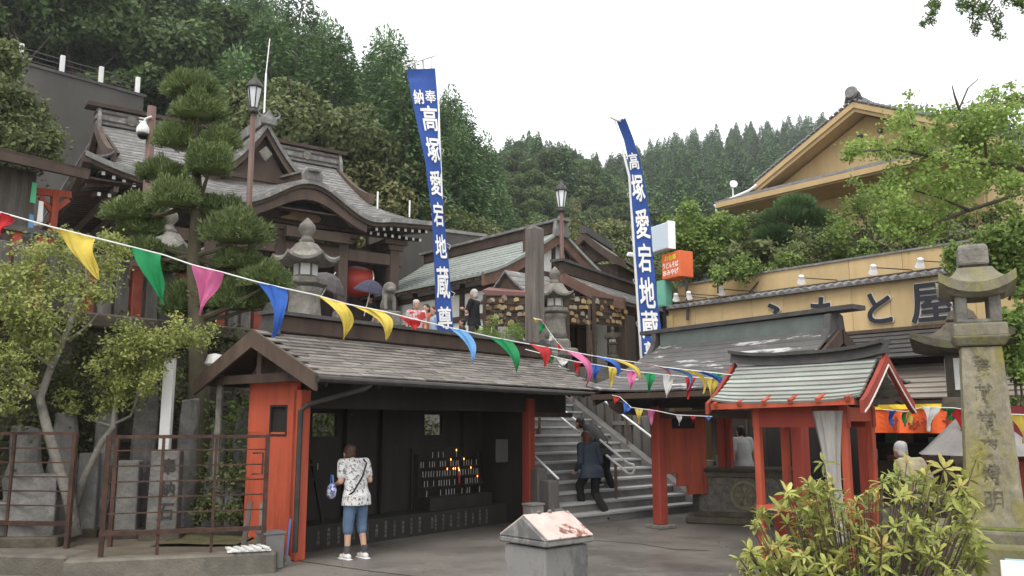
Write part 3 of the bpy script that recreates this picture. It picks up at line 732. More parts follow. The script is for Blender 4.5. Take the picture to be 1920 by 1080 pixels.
for y in (-.87, .87):
    for x in (.72, 3.55):
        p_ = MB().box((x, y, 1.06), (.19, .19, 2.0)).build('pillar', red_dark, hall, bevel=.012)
        MB().box((x, y, .03), (.38, .38, .06)).build('base_stone', stone, p_, bevel=.01)
    MB().box((1.9, y, 2.12), (3.7, .16, .2)).build('head_beam', soot_shade, hall)
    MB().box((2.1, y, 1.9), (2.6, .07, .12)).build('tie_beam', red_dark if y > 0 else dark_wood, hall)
for x in (.72, 3.55):
    MB().box((x, 0, 2.13), (.14, 2.0, .18)).build('cross_beam', soot_shade, hall)
    MB().box((x, 0, 2.58), (.1, .12, .84)).build('king_post', soot_shade, hall)
# bracket nose on the head beam
MB().prism([(.3, -.93, 2.02), (-.35, -.93, 2.2), (-.5, -.93, 2.16), (-.42, -.93, 2.04), (-.2, -.93, 1.93), (.3, -.93, 1.9)], (0, .12, 0)).build('beam_nose', dark_wood, hall)
mb = MB().box((.72, -.22, 1.28), (.05, 1.1, .78)).box((.72, -.05, .78), (.05, .76, .22)).box((.72, .08, .6), (.05, .5, .16)).box((.72, -.66, 1.8), (.05, .22, .26)).box((.72, .18, 1.8), (.05, .3, .26)).build('red_panel', red_paint, hall)
MB().box((.74, -.26, 1.8), (.03, .58, .26)).build('panel_opening', soot_shade, hall)
dbw = thing('dark_board_wall', 'dark board wall in the shade behind the offering box', 'wall', hp(.9, 2.5), H_RZ); MB().box((0, 0, 1.1), (3.2, .06, 2.2)).build('boards', soot_shade, dbw)
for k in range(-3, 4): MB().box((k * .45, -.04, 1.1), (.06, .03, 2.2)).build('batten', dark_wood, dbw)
for x in (.9,): MB().box((x, .8, 1.05), (.09, .09, 1.9)).build('inner_post', red_dark, hall)

# carved offering box with round crest
carv = mat('carved_dark_stone', (.135, .125, .11), .5, 12, .85, 1.0, 45, worn=(.19, .185, .16), worn_at=.6, worn_scale=8)
box_rz = math.atan2(-.33, .94)
ob = thing('offering_box', 'dark carved offering box with round gilt crest under the hall', 'offering box', (4.02, 15.45, 0), box_rz)
MB().box((0, .55, .06), (1.9, 1.3, .12)).build('step', stone_dark, ob, bevel=.02)
MB().box((.05, .55, .5), (1.62, .9, .76)).build('body', carv, ob, bevel=.01)
for (c, d) in (((.05, .08, .86), (1.74, .08, .1)), ((.05, .08, .16), (1.74, .08, .09)), ((-.78, .08, .5), (.1, .08, .62)), ((.88, .08, .5), (.1, .08, .62))):
    MB().box(c, d).build('frame', stone_dark, ob, bevel=.01)
MB().box((.05, .55, .93), (1.8, 1.1, .06)).build('top', stone_dark, ob, bevel=.01)
crest_m = mat('faded_gilt', (.19, .175, .095), .3, 9, .7, .3, 40)
rgn_ = [[(.08 + r_ * math.cos(2 * math.pi * k / 32), y_, .5 + r_ * math.sin(2 * math.pi * k / 32)) for k in range(33)] for r_, y_ in ((.205, .1), (.21, .075), (.25, .075), (.255, .1))]
MB().grid(rgn_).build('crest_ring', crest_m, ob)
for k in range(8):
    a = k * math.pi / 4; mb = MB()
    mb.prism([(.03 * math.cos(a), 0, .03 * math.sin(a)), (.12 * math.cos(a - .3), 0, .12 * math.sin(a - .3)), (.19 * math.cos(a), 0, .19 * math.sin(a)), (.12 * math.cos(a + .3), 0, .12 * math.sin(a + .3))], (0, .02, 0))
    mb.build('crest_petal', crest_m, ob, loc=(.08, .075, .5))

# ================================================================ LITTLE RED BOOTH
BX, BY = Vector((.664, -.747, 0)), Vector((.747, .664, 0)); B0 = Vector((3.07, 10.8, 0)); B_RZ = math.atan2(-.747, .664)
def bp(x, y, z=0):
    v = B0 + BX * x + BY * y; return Vector((v.x, v.y, z))
booth = thing('red_booth', 'small red booth with pale green ribbed roof and tied grey curtain', 'booth', B0, B_RZ)
rib_m = mat('pale_weathered_copper', (.37, .41, .37), .2, 3, .45, .2, 20, stretch=(.4, 1.5, 1), worn=(.25, .235, .215), worn_at=.50, worn_scale=.8, worn_soft=.12, rnd=.14)
BW, BD = 1.14, .62
courses(booth, curve_prof(BD / 2 - .03, 2.50, -.30, 2.0, 9, 1.15), -.44, BW + .30, rib_m, .028, 'roof_course', .03, .05, 12, .020)
courses(booth, curve_prof(BD / 2 + .03, 2.50, BD + .30, 2.0, 6, 1.15), -.44, BW + .30, rib_m, .028, 'roof_course', .03, .05, 8, .020)
rows = []
for k in range(13):
    f = k / 12; x = -.52 + (BW + .92) * f; q = abs(2 * f - 1); z = 2.48 + .075 * q ** 3
    rows.append([(x, BD / 2 - .09, z), (x, BD / 2 - .06, z + .11), (x, BD / 2 - .13, z + .12), (x, BD / 2 - .13, z + .16), (x, BD / 2 + .13, z + .16), (x, BD / 2 + .13, z + .12), (x, BD / 2 + .06, z + .11), (x, BD / 2 + .09, z)])
mb = MB().grid([r_ + [r_[0]] for r_ in rows]); mb.add(rows[0], [tuple(range(8))]); mb.add(rows[-1], [tuple(range(7, -1, -1))])
mb.build('ridge_cap', tile_dark, booth)
for (x, y) in ((0, 0), (0, BD), (BW, 0), (BW, BD)):
    MB().box((x, y, 1.0), (.085, .085, 2.0)).build('post', red_paint, booth, bevel=.008)
    MB().box((x, y, .03), (.2, .2, .06)).build('post_base', stone, booth)
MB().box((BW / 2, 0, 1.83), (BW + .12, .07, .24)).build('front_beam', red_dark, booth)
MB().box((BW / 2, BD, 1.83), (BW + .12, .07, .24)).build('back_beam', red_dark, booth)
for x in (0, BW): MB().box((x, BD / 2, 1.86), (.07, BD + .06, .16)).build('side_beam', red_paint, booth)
MB().beam((-.48, -.27, 1.965), (BW + .28, -.27, 2.0), .05, .075).build('eave_board', red_paint, booth)
for k in range(6):
    x = -.4 + k * .35; MB().beam((x, .1, 2.17), (x, -.33, 1.985 + .008 * k), .05, .05).build('rafter_end', red_paint, booth)
MB().box((BW / 2, BD / 2, 2.06), (BW + .4, BD + .2, .02)).build('ceiling_board', dark_wood, booth)
white_edge = mat('white_edge_paint', (.7, .68, .64), .1, 5, .6, .05)
for s_ in (-1, 1):
    pr = [(BD / 2 + s_ * q, z) for q, z in ((0, 2.55), (.18, 2.38), (.36, 2.22), (.54, 2.07), (.64, 2.01))]
    for x, t_ in ((BW + .36, .05), (-.54, .05)):
        MB().slab([[(x, y, z - .14) for y, z in pr], [(x, y, z) for y, z in pr]], (t_, 0, 0)).build('barge_board', red_dark, booth)
    MB().slab([[(BW + .412, y, z - .136) for y, z in pr], [(BW + .412, y, z - .118) for y, z in pr]], (.012, 0, 0)).build('barge_edge', white_edge, booth)
for x in (BW + .05,): MB().prism([(x, BD / 2 - .45, 2.05), (x, BD / 2 + .45, 2.05), (x, BD / 2, 2.40)], (.04, 0, 0)).build('gable_board', red_dark, booth)
MB().box((BW / 2, BD / 2, .62), (BW, .06, .5)).build('front_shelf', red_dark, booth)
MB().box((BW / 2, .03, .75), (BW, .3, .04)).build('shelf', red_paint, booth)
MB().beam((0, 0, .25), (BW, 0, .25), .06, .07).build('stretcher', red_paint, booth)
cur_m = mat('grey_striped_curtain', (.36, .345, .32), .25, 6, .9, .15, 60, stretch=(6, 6, .2))
rows = []
for i in range(15):
    z = 1.9 - i * .105; t_ = i / 14
    wd = .32 - .17 * math.sin(min(1, t_ / .62) * math.pi / 2) if t_ < .62 else .15 + .11 * ((t_ - .62) / .38)
    row = []
    for k in range(29):
        q = 2 * math.pi * k / 28; f = 1 + .22 * math.cos(q * 8)
        row.append((BW - .18 + .06 * t_ + math.cos(q) * wd * .5 * f, -.05 + math.sin(q) * wd * .30 * f, z))
    rows.append(row)
cu = MB().grid(rows).build('curtain', cur_m, booth, True)
MB().lathe([(.085, 0), (.085, .03)], 12, (BW - .14, -.05, .96), 0, 1, .65).build('tie_band', cur_m, cu)

# ================================================================ OCHRE SHOP BUILDING
Y0 = Vector((4.5, 24.3, 0)); YX, YY = Vector((.649, -.761, 0)), Vector((.761, .649, 0)); Y_RZ = math.atan2(-.761, .649)
def yp(x, y, z=0):
    v = Y0 + YX * x + YY * y; return Vector((v.x, v.y, z))
shop = thing('ochre_shop', 'ochre souvenir shop with big black lettering and tile coping', 'shop', Y0, Y_RZ)
LX = 12.0
for k in range(13):
    MB().box((.46 + k * .92, .06, 4.46), (.912, .1, 1.1)).build('fascia_panel', yellow_wall, shop)
MB().box((LX / 2, .1, 3.88), (LX, .22, .08)).build('fascia_rail', brown_wood, shop)
tm = MB()
for k in range(9):
    q0 = math.pi * k / 8
    tm.v += []
prof = [(math.cos(math.pi * k / 8) * .085, math.sin(math.pi * k / 8) * .085) for k in range(9)]
tm = MB().prism([(x, -.16, z) for x, z in prof], (0, .42, 0)); tm.lathe([(.088, 0), (.088, .02), (.06, .025), (.001, .025)], 12)
tm2 = MB().prism([(x, -.16, z) for x, z in prof], (0, .42, 0)).prism([(x * 1.12, -.19, z * 1.12) for x, z in prof], (0, .04, 0))
tme = tm2.mesh('coping_tile'); tme.materials.append(tile)
for k in range(52):
    o = mesh_obj('coping_tile', tme, shop, (.12 + k * .228, .02, 5.03))
    o.rotation_euler = (R(16), 0, 0)
MB().box((LX / 2, .04, 5.01), (LX, .36, .05)).build('coping_bed', tile, shop)
for k in range(9): MB().box((.62 + k * 1.32, .55, 5.42), (1.31, .1, .62)).build('parapet_panel', yellow_wall, shop)
MB().box((LX / 2, .55, 5.75), (LX, .18, .05)).build('parapet_cap', tile, shop)
MB().box((LX / 2, 3.9, 5.05), (LX, 7.4, .3)).build('roof_deck', concrete_dark, shop)
MB().box((.05, 3.6, 2.5), (.1, 7.2, 5.0)).build('side_wall', yellow_wall, shop)
MB().box((.08, .02, 2.4), (.2, .2, 4.8)).build('corner_board', yellow_board, shop)
MB().box((LX / 2, 1.9, 1.9), (LX, .1, 3.8)).build('inner_wall', dark_wood, shop)
courses(shop, [(0.02 - .22 * k, 3.82 - .115 * k) for k in range(7)], 0, LX, tile_dark, .04, 'pent_roof_course', 0, 0, 3, .03)
slat_m = mat('beige_roof_slats', (.27, .235, .20), .25, 4, .8, .3, 20, stretch=(.3, 2, 2), rnd=.15)
courses(shop, [(-.62 - .17 * k, 3.02 - .11 * k) for k in range(8)], 2.0, LX, slat_m, .035, 'awning_slat', 0, 0, 3, .035)
MB().box((LX / 2 + 1, -1.75, 2.16), (LX - 2, .08, .12)).build('awning_beam', dark_wood, shop)
for k in range(6): MB().box((2.4 + k * 1.85, -1.3, 1.1), (.12, .12, 2.2)).build('post', dark_wood, shop)
MB().box((LX / 2, .3, 3.1), (LX, .12, 1.5)).build('upper_wall', dark_wood, shop)
letters = mat('black_sign_letter', (.02, .02, .026), .15, 3, .45, .02); edge_w = mat('pale_letter_edge', (.62, .60, .56), .05, 3, .6, .0)
def letter(ch, x, zc, s_):
    e = text('letter_backing', ch, s_, edge_w, shop, facing((x, -.02, zc), (1, 0, 0)), .045 * s_, .01)
    t_ = text('letter', ch, s_, letters, shop, facing((x, -.055, zc), (1, 0, 0)), .018 * s_, .012)
def shop_x(px, z):
    """shop-front coordinate seen at picture column px on the fascia"""
    lo, hi = 0, 14
    for _ in range(40):
        mid = (lo + hi) / 2; v = yp(mid, -.02, z); dy = v.y * math.cos(TH) + (z - CAMZ) * math.sin(TH)
        if 960 + F * v.x / dy < px: lo = mid
        else: hi = mid
    return lo
for ch, px, s_ in (('ふ', 1452, .98), ('も', 1548, .95), ('と', 1650, .86), ('屋', 1748, .98)): letter(ch, shop_x(px, 4.4), 4.40, s_)
spot_white = mat('lamp_white', (.75, .73, .72), .05, 5, .4, 0)
for px, py in ((1270, 566), (1355, 548), (1505, 522), (1640, 500), (1728, 490), (1282, 562)):
    x = shop_x(px, 5.2) + (.0 if px != 1282 else .22)
    sp_ = thing('spot_lamp', 'x', 'spot lamp', yp(x + .75, .5, 5.15), Y_RZ, 'spot lamps over the shop lettering')
    MB().tube([(0, 0, 0), (-.1, -.05, .12), (-.72, -.55, .2)], .014, 6).build('arm', dark_metal, sp_)
    MB().lathe([(.03, -.1), (.065, -.08), (.07, .0), (.11, .12), (.1, .12), (.001, .05)], 12).build('shade', spot_white, sp_).matrix_local = Matrix.Translation((-.75, -.57, .18)) @ Euler((R(205), R(20), 0)).to_matrix().to_4x4()
for k, o in enumerate([o for o in bpy.data.objects if o.name.startswith('spot_lamp')]):
    o['label'] = ['white spot lamp leftmost above the tile coping near the green box', 'white spot lamp above the coping, left of the first letter', 'white spot lamp above the second letter', 'white spot lamp between the letters to and ya', 'white spot lamp nearest the stone lantern', 'white spot lamp paired close beside the leftmost one'][k]
# shop interior and goods
MB().box((7.2, .6, .45), (6.5, .7, .9)).build('counter', brown_wood, shop, bevel=.01)
rgd = random.Random(4); goods = [mat('goods_%s' % n, c, .2, 6, .6, 0) for n, c in (('pale', (.5, .48, .42)), ('brown', (.2, .1, .06)), ('pink', (.5, .25, .28)), ('green', (.1, .2, .1)), ('grey', (.25, .25, .25)))]
for k in range(40):
    x = 2.6 + rgd.random() * 8; z_ = rgd.choice((.9, 1.3, 1.7)); h = rgd.uniform(.12, .3)
    o = MB().box((0, 0, h / 2), (rgd.uniform(.15, .35), .25, h)).build('goods_box', rgd.choice(goods), None, bevel=.01, loc=yp(x, .55 if z_ < 1 else 1.6, z_)); o.rotation_euler = (0, 0, Y_RZ + rgd.uniform(-.1, .1))
    tag(o, 'small boxed souvenir on the shelves of the dim shop', 'souvenir box', 'boxed souvenirs in the dim shop')
for z_ in (1.3, 1.7): MB().box((6.8, 1.65, z_ - .02), (9, .4, .03)).build('shelf', brown_wood, shop)
orange = mat('orange_cloth', (.72, .12, .03), .12, 2, .8, .1, 40)
yellow_c = mat('yellow_print', (.75, .52, .05), .05, 3, .8, 0)
ban = thing('shop_curtain', 'orange shop curtain with a yellow hem hung under the shop awning', 'shop curtain', yp(7.6, -1.85, 2.12), Y_RZ)
rows = [[(x, .03 * math.sin(x * 9) * i, -.11 * i) for x in np.linspace(-1.7, 1.9, 30)] for i in range(6)]
MB().slab(rows, (0, .01, 0)).build('cloth', orange, ban)
MB().slab([[(x, -.03 + .03 * math.sin(x * 9) * i, -.10 * i + .02) for x in np.linspace(-1.7, 1.9, 30)] for i in range(2)], (0, .012, 0)).build('hem', yellow_c, ban)
text('print', 'おみやげ', .3, red_dark, ban, facing((.2, -.05, -.36), (1, 0, 0)), .01, .002)

# ================================================================ HOUSE above the shop
U0 = at(1420, 345, 32.0); house = thing('gabled_house', 'ochre gabled house with grey tile roof above the garden', 'house', (U0.x, U0.y, 0), Y_RZ)
ez = U0.z; HW = 4.05; pk = ez + 2.12; LEN = 10
MB().prism([(.35, .9, 5.2), (2 * HW - .35, .9, 5.2), (2 * HW - .35, .9, ez - .05), (HW, .9, pk - .3), (.35, .9, ez - .05)], (0, .12, 0)).build('gable_wall', yellow_wall, house)
for x in (.35, 2 * HW - .35): MB().box((x, 5.5, (5.2 + ez) / 2), (.12, 9, ez - 5.2)).build('side_wall', yellow_wall, house)
for s_ in (-1, 1):
    xe = HW + s_ * (HW + .15)
    for i in range(11):
        f0, f1 = i / 11, (i + 1) / 11
        xa, xb = HW + (xe - HW) * f0, HW + (xe - HW) * f1; za, zb = pk + (ez - pk) * f0, pk + (ez - pk) * f1
        MB().slab([[(xa, 0, za + .06), (xa, LEN, za + .06)], [(xb, 0, zb + .085), (xb, LEN, zb + .085)]][::s_], (0, 0, -.05)).build('tile_course', tile, house)
    for q, (d, t_) in enumerate(((.34, .0), (.20, -.08))):
        MB().prism([(HW, .05 + t_, pk - d), (HW, .05 + t_, pk - d + .2), (xe, .05 + t_, ez - d + .2), (xe, .05 + t_, ez - d)], (0, .1, 0)).build('barge_board', yellow_board, house)
    MB().prism([(HW, .1, pk - .22), (HW, .1, pk - .18), (xe, .1, ez - .18), (xe, .1, ez - .22)], (0, LEN - .2, 0)).build('soffit', yellow_board, house)
    for k in range(22):
        f = (k + .5) / 22; mbx = MB().box((HW + (xe - HW) * f, .0, pk + (ez - pk) * f + .11), (.17, .16, .07), 0, .8, (0, s_ * .48, 0)); mbx.build('edge_tile', tile, house)
MB().box((HW, LEN / 2, pk + .18), (.3, LEN, .26)).build('ridge', tile, house, bevel=.04)
MB().lathe([(.001, -.1), (.2, -.1), (.24, 0), (.2, .1), (.001, .1)], 16).build('ridge_end_tile', tile, house).matrix_local = Matrix.Translation((HW, -.1, pk + .33)) @ Matrix.Rotation(R(90), 4, 'X')
MB().prism([(HW - .34, -.05, pk + .02), (HW + .34, -.05, pk + .02), (HW + .26, -.05, pk + .3), (HW, -.05, pk + .62), (HW - .26, -.05, pk + .3)], (0, .12, 0)).build('ridge_ornament', tile_dark, house, bevel=.03)
for x in (HW - .25, HW + .5): MB().lathe([(.09, 0), (.09, .1), (.001, .12)], 10).build('vent', tile_dark, house).matrix_local = Matrix.Translation((x, .88, pk - 1.0)) @ Matrix.Rotation(R(90), 4, 'X')
# pent roof across the gable foot
for i in range(5):
    MB().slab([[(-1.3, .5 - .3 * i, ez - .1 - .11 * i), (2 * HW + 1, .5 - .3 * i, ez - .1 - .11 * i)], [(-1.3, .2 - .3 * i, ez - .185 - .11 * i), (2 * HW + 1, .2 - .3 * i, ez - .185 - .11 * i)]][::-1], (0, 0, -.05)).build('pent_course', tile, house)
MB().box((HW - .1, -1.02, ez - .8), (2 * HW + 2.2, .08, .2)).build('pent_fascia', yellow_board, house)
MB().box((HW - .1, 0, ez - .92), (2 * HW + 2.0, 1.9, .06)).build('pent_soffit', yellow_board, house)
MB().box((-.5, 3.0, ez - .55), (1.9, 6, .1), 0, 1, (0, -.3, 0)).build('left_pent_roof', tile, house)
win = MB().box((5.9, .86, 7.6), (1.9, .06, 1.7)).build('window', dark_wood, house); MB().box((5.9, .82, 7.6), (1.75, .02, 1.55)).build('pane', mat('dark_window_glass', (.03, .035, .035), .2, 2, .12, 0), win)
win = MB().box((2.2, .86, 6.9), (1.9, .06, 1.5)).build('window', dark_wood, house); MB().box((2.2, .82, 6.9), (1.75, .02, 1.35)).build('pane', mat('dark_window_glass', (.03,) * 3), win)
mb = MB().tube([(-1.4, -.9, ez - .75), (-.2, -.3, ez - .28), (.1, -.2, ez - .1)], .05, 6).build('gutter', steel, house)
MB().tube([(-1.3, -.9, ez - .7), (-1.3, -.9, ez - 2.2)], .04, 6).build('drainpipe', steel, house)
hs = thing('house_siren', 'small white loudspeaker on a short pole at the house eave', 'loudspeaker', at(1374, 352, 33.0)); MB().tube([(0, 0, -.5), (0, 0, .15)], .03, 6).build('pole', steel, hs)
MB().lathe([(.05, -.15), (.08, 0), (.16, .15), (.001, .12)], 10).build('horn', spot_white, hs).matrix_local = Matrix.Translation((0, 0, .1)) @ Euler((R(80), 0, 0)).to_matrix().to_4x4()
# light box signs on a post
sg = thing('blank_light_box', 'pale blue blank light box above the orange sign', 'sign', at(1243, 470, 24.0), Y_RZ - .25)
sgm = mat('pale_blue_sign_face', (.55, .63, .70), .05, 1, .5, 0)
MB().box((0, 0, .38), (.86, .22, .76)).build('face', sgm, sg, bevel=.02)
MB().box((.425, -.01, .38), (.05, .25, .8)).build('frame', steel, sg)
so = thing('orange_sign', 'orange box sign with white lettering below the pale blue light box', 'sign', at(1258, 522, 23.8), Y_RZ - .2)
sor = mat('orange_sign_face', (.72, .15, .05), .1, 2, .6, 0)
MB().box((0, .25, .38), (.78, .5, .74)).build('face', sor, so, bevel=.015)
for k, s_ in enumerate(('お食事', 'うどんそば', 'おみやげ')):
    text('print', s_, .2, white_ink if k else yellow_c, so, facing((0, -.006, .60 - .21 * k), (1, 0, 0)), .006, .002, (.68 if k else .5, .17))
MB().tube([(.3, .3, 0), (.3, .3, -1.2)], .04, 6).build('post', dark_metal, so)
gb = thing('green_box', 'small sea green cabinet under the orange sign', 'cabinet', at(1240, 575, 24.2), Y_RZ)
gm = mat('sea_green_paint', (.16, .42, .32), .1, 3, .5, 0); MB().box((0, .15, .38), (.32, .3, .76)).build('body', gm, gb, bevel=.01); MB().box((0, -.005, .38), (.26, .015, .68)).build('door', gm, gb)
MB().box((0, .15, -1), (.1, .1, 2)).build('post', dark_metal, gb)
# ================================================================ TEMPLE MAIN HALL (large, on the terrace)
T_RZ = R(36); T0 = Vector((-7.56, 24.0, 0)); TX, TY = Vector((math.cos(T_RZ), math.sin(T_RZ), 0)), Vector((-math.sin(T_RZ), math.cos(T_RZ), 0))
def tp(s, d, z=0):
    v = T0 + TX * s + TY * d; return Vector((v.x, v.y, z))
temple = thing('temple_hall', 'large dark timber temple hall with sweeping grey copper roof and curved porch gable', 'temple', T0, T_RZ)
XL, XR, RL, RR, ED, RDZ, EVZ = -4.4, 6.25, -3.3, 4.75, 5.0, 11.2, 8.28
def z_eave(s):
    k = abs(s - 1.85) / 1.95
    z = EVZ + (.78 * (.5 + .5 * math.cos(math.pi * k)) if k < 1 else 0) - (.10 * math.exp(-((k - 1.1) / .25) ** 2))
    ql = max(0, (-s - 1.6) / 2.8); qr = max(0, (s - 4.2) / 2.05)
    return z + .5 * ql ** 2 + .10 * qr ** 2
def roof_pt(f, t):
    """f across 0..1, t from ridge 0 to eave 1"""
    q = max(0, (t - .55) / .45) ** 1.3; a = RL + (XL - RL) * q; b = RR + (XR - RR) * q; s = a + (b - a) * f
    z = EVZ + (RDZ - EVZ) * (1 - t) ** 1.32; wgt = max(0, (t - .45) / .55); wgt = wgt * wgt * (3 - 2 * wgt)
    return Vector((s, ED * (1 - t), z + (z_eave(s) - EVZ) * wgt))
NCO = 22
for i in range(NCO):
    rows = []
    for t, up in ((i / NCO, 0), ((i + 1) / NCO, .022)):
        rows.append([roof_pt(k / 64, t) + Vector((0, -up * .4, up)) for k in range(65)])
    MB().slab(rows, (0, 0, -.06)).build('roof_course', copper_grey, temple)
# back slope and left hip
MB().slab([[(RL, ED, RDZ - .02), (RR, ED, RDZ - .02)], [(XL, 10, EVZ), (XR, 10, EVZ)]][::-1], (0, 0, -.06)).build('back_slope', copper_grey, temple)
rows = []
for i in range(7):
    f = i / 6; z = 9.55 + (EVZ - 9.55) * f; d0 = 2.0 * (1 - f); rows.append([Vector((RL - .02 + (XL - RL) * f, d0 + (10 - 2 * d0) * k / 12, z + (.5 if True else 0) * f * f * abs(2 * k / 12 - 1) ** 4)) for k in range(13)])
MB().slab(rows, (0, 0, -.06)).build('hip_roof', copper_grey, temple)
MB().prism([(RL + .05, 2.1, 9.5), (RL + .05, 7.9, 9.5), (RL + .05, ED, RDZ - .15)], (.08, 0, 0)).build('gable_infill', dark_wood, temple)
for s_ in (-1, 1):
    pr = [(ED + s_ * 3.05 * q, 9.5 + (RDZ - 9.45) * (1 - q) ** 1.35) for q in [k / 10 for k in range(11)]]
    MB().slab([[(RL - .16, y, z - .30) for y, z in pr], [(RL - .16, y, z + .06) for y, z in pr]], (.16, 0, 0)).build('barge_board', brown_wood, temple)
    MB().slab([[(RR + .02, y, z - .30) for y, z in pr], [(RR + .02, y, z + .06) for y, z in pr]], (.14, 0, 0)).build('barge_board', brown_wood, temple)
# thick eave edges: copper lip over brown barge, following the curve of the porch gable
S_ = [XL + (XR - XL) * k / 90 for k in range(91)]
def strip(d0, d1, top, bot):
    a = [Vector((s, d0, z_eave(s) + top)) for s in S_]; b = [Vector((s, d0, z_eave(s) + bot)) for s in S_]
    return MB().slab([b, a], (0, d1 - d0, 0))
strip(-.06, .25, .015, -.13).build('eave_lip', copper_grey, temple)
strip(.02, .3, -.132, -.24).build('eave_layer', dark_wood, temple)
a = [Vector((s, .10, z_eave(s) - .242)) for s in S_ if -.1 < s < 3.8]; b = [p - Vector((0, 0, .30 + .05 * math.cos((p.x - 1.85) * 1.6))) for p in a]
MB().slab([b, a], (0, .14, 0)).build('porch_barge_board', brown_wood, temple)
lip = [Vector((XL - .04, 10 * k / 20, EVZ + .5 * abs(2 * k / 20 - 1) ** 4 - .02)) for k in range(21)]
MB().slab([[p - Vector((0, 0, .26)) for p in lip], lip], (.22, 0, 0)).build('side_eave_lip', dark_wood, temple)
# soffit boards + rafters with white painted tips
sof = brown_wood
MB().slab([[(XL + .1, .15, EVZ - .14), (XL + .1, 9.8, EVZ - .14)], [(-2.6, 1.6, EVZ + .1), (-2.6, 8.4, EVZ + .1)]], (0, 0, .04)).build('side_soffit', dark_wood, temple)
MB().slab([[(XL + .1, .2, EVZ - .16), (XR - .1, .2, EVZ - .16)], [(-2.6, 1.9, EVZ + .1), (4.8, 1.9, EVZ + .1)]], (0, 0, .04)).build('front_soffit', dark_wood, temple)
def rafter(s, d0, d1, z, m_, wd=.085):
    r_ = MB().beam((s, d0, z), (s, d1, z + .22), wd, .10).build('rafter', dark_wood, temple)
    MB().box((s, d0 - .006, z), (wd * .96, .012, .096)).build('tip', white_paint, r_)
for row_, (d0, dz) in enumerate(((.22, -.30), (.62, -.44))):
    k = 0
    for s in np.arange(-3.9, 6.0, .26):
        if -.35 < s < 4.0: continue
        rafter(float(s), d0, 1.8, z_eave(float(s)) * (1 if row_ == 0 else 0) + (EVZ if row_ else 0) + dz, None)
for d in np.arange(.6, 8, .30):
    MB().beam((XL + .15, float(d), EVZ - .26), (-2.7, float(d), EVZ - .02), .09, .1).build('side_rafter', dark_wood, temple)
for k in (.35, .7): MB().beam((XL + 1.6 * k + .3, .3, EVZ - .32), (XL + 1.6 * k + .3, 9.5, EVZ - .32), .12, .14).build('side_purlin', brown_wood, temple)
# columns, beams, walls
for s in (-2.7, -.75, 1.35, 3.45, 5.3):
    c_ = MB().box((s, 1.25, (TZ + 7.75) / 2), (.34, .34, 7.75 - TZ)).build('column', brown_wood, temple, bevel=.03)
    for i, wd in enumerate((.55, .85)): MB().box((s, 1.2, 7.55 + .2 * i), (wd, .4, .15)).build('bracket_block', brown_wood, c_)
MB().box((1.3, 1.25, 7.15), (8.6, .26, .36)).build('head_beam', brown_wood, temple)
MB().box((1.3, 1.2, 7.98), (8.6, .2, .2)).build('wall_plate', dark_wood, temple)
MB().prism([(.0, 1.0, 8.0), (3.7, 1.0, 8.0), (3.0, 1.0, 8.45), (1.85, 1.0, 8.72), (.7, 1.0, 8.45)], (0, .1, 0)).build('porch_gable_panel', dark_wood, temple)
cv = []
for k in range(15):
    q = math.pi * k / 14; r_ = .62 + .10 * math.cos(5 * q); cv.append((1.95 - r_ * math.cos(q) * 1.0, .86, 7.98 + .36 * math.sin(q) * (1 + .2 * math.cos(6 * q))))
MB().prism(cv, (0, .12, 0)).build('carved_frog_leg_strut', mat('pale_carved_wood', (.24, .16, .10), .3, 6, .7, .4, 20), temple, bevel=.03)
MB().beam((1.35, .75, 7.55), (3.45, .75, 7.55), .24, .3).build('porch_beam', brown_wood, temple)
MB().box((1.3, 2.9, 5.5), (8.2, .12, 4.6)).build('front_wall', dark_wood, temple)
MB().box((-2.75, 5.0, 5.6), (.14, 7.2, 4.8)).build('side_wall', dark_wood, temple)
MB().box((5.35, 5.0, 5.6), (.14, 7.2, 4.8)).build('side_wall', dark_wood, temple)
for k in range(8): MB().box((-2.3 + k * 1.0, 2.8, 5.3), (.84, .05, 3.0)).build('lattice_door', brown_wood, temple)
MB().box((1.3, 3.2, 3.45), (9, 5.5, .4)).build('veranda', brown_wood, temple)
# ridges
MB().box(((RL + RR) / 2, ED, RDZ + .22), (RR - RL + .3, .34, .5)).build('ridge_box', copper_grey, temple, bevel=.02)
MB().beam((RL - .45, ED, RDZ + .56), (RR + .4, ED, RDZ + .56), .55, .12).build('ridge_cap', dark_wood, temple)
for z in (.1, .34): MB().box(((RL + RR) / 2, ED, RDZ + z), (RR - RL + .34, .39, .05)).build('ridge_moulding', dark_wood, temple)
for s in (RL - .12, RR + .08):
    MB().prism([(s, ED - .42, RDZ - .35), (s, ED + .42, RDZ - .35), (s, ED + .34, RDZ + .2), (s, ED + .2, RDZ + .5), (s, ED - .2, RDZ + .5), (s, ED - .34, RDZ + .2)], (.12, 0, 0)).build('ridge_end_ornament', copper_grey, temple, bevel=.03)
for s in (-2.4, .8, 3.6): MB().lathe([(.16, 0), (.16, .04), (.001, .05)], 14).build('ridge_crest', stone, temple).matrix_local = Matrix.Translation((s, ED - .17, RDZ + .24)) @ Matrix.Rotation(R(90), 4, 'X')
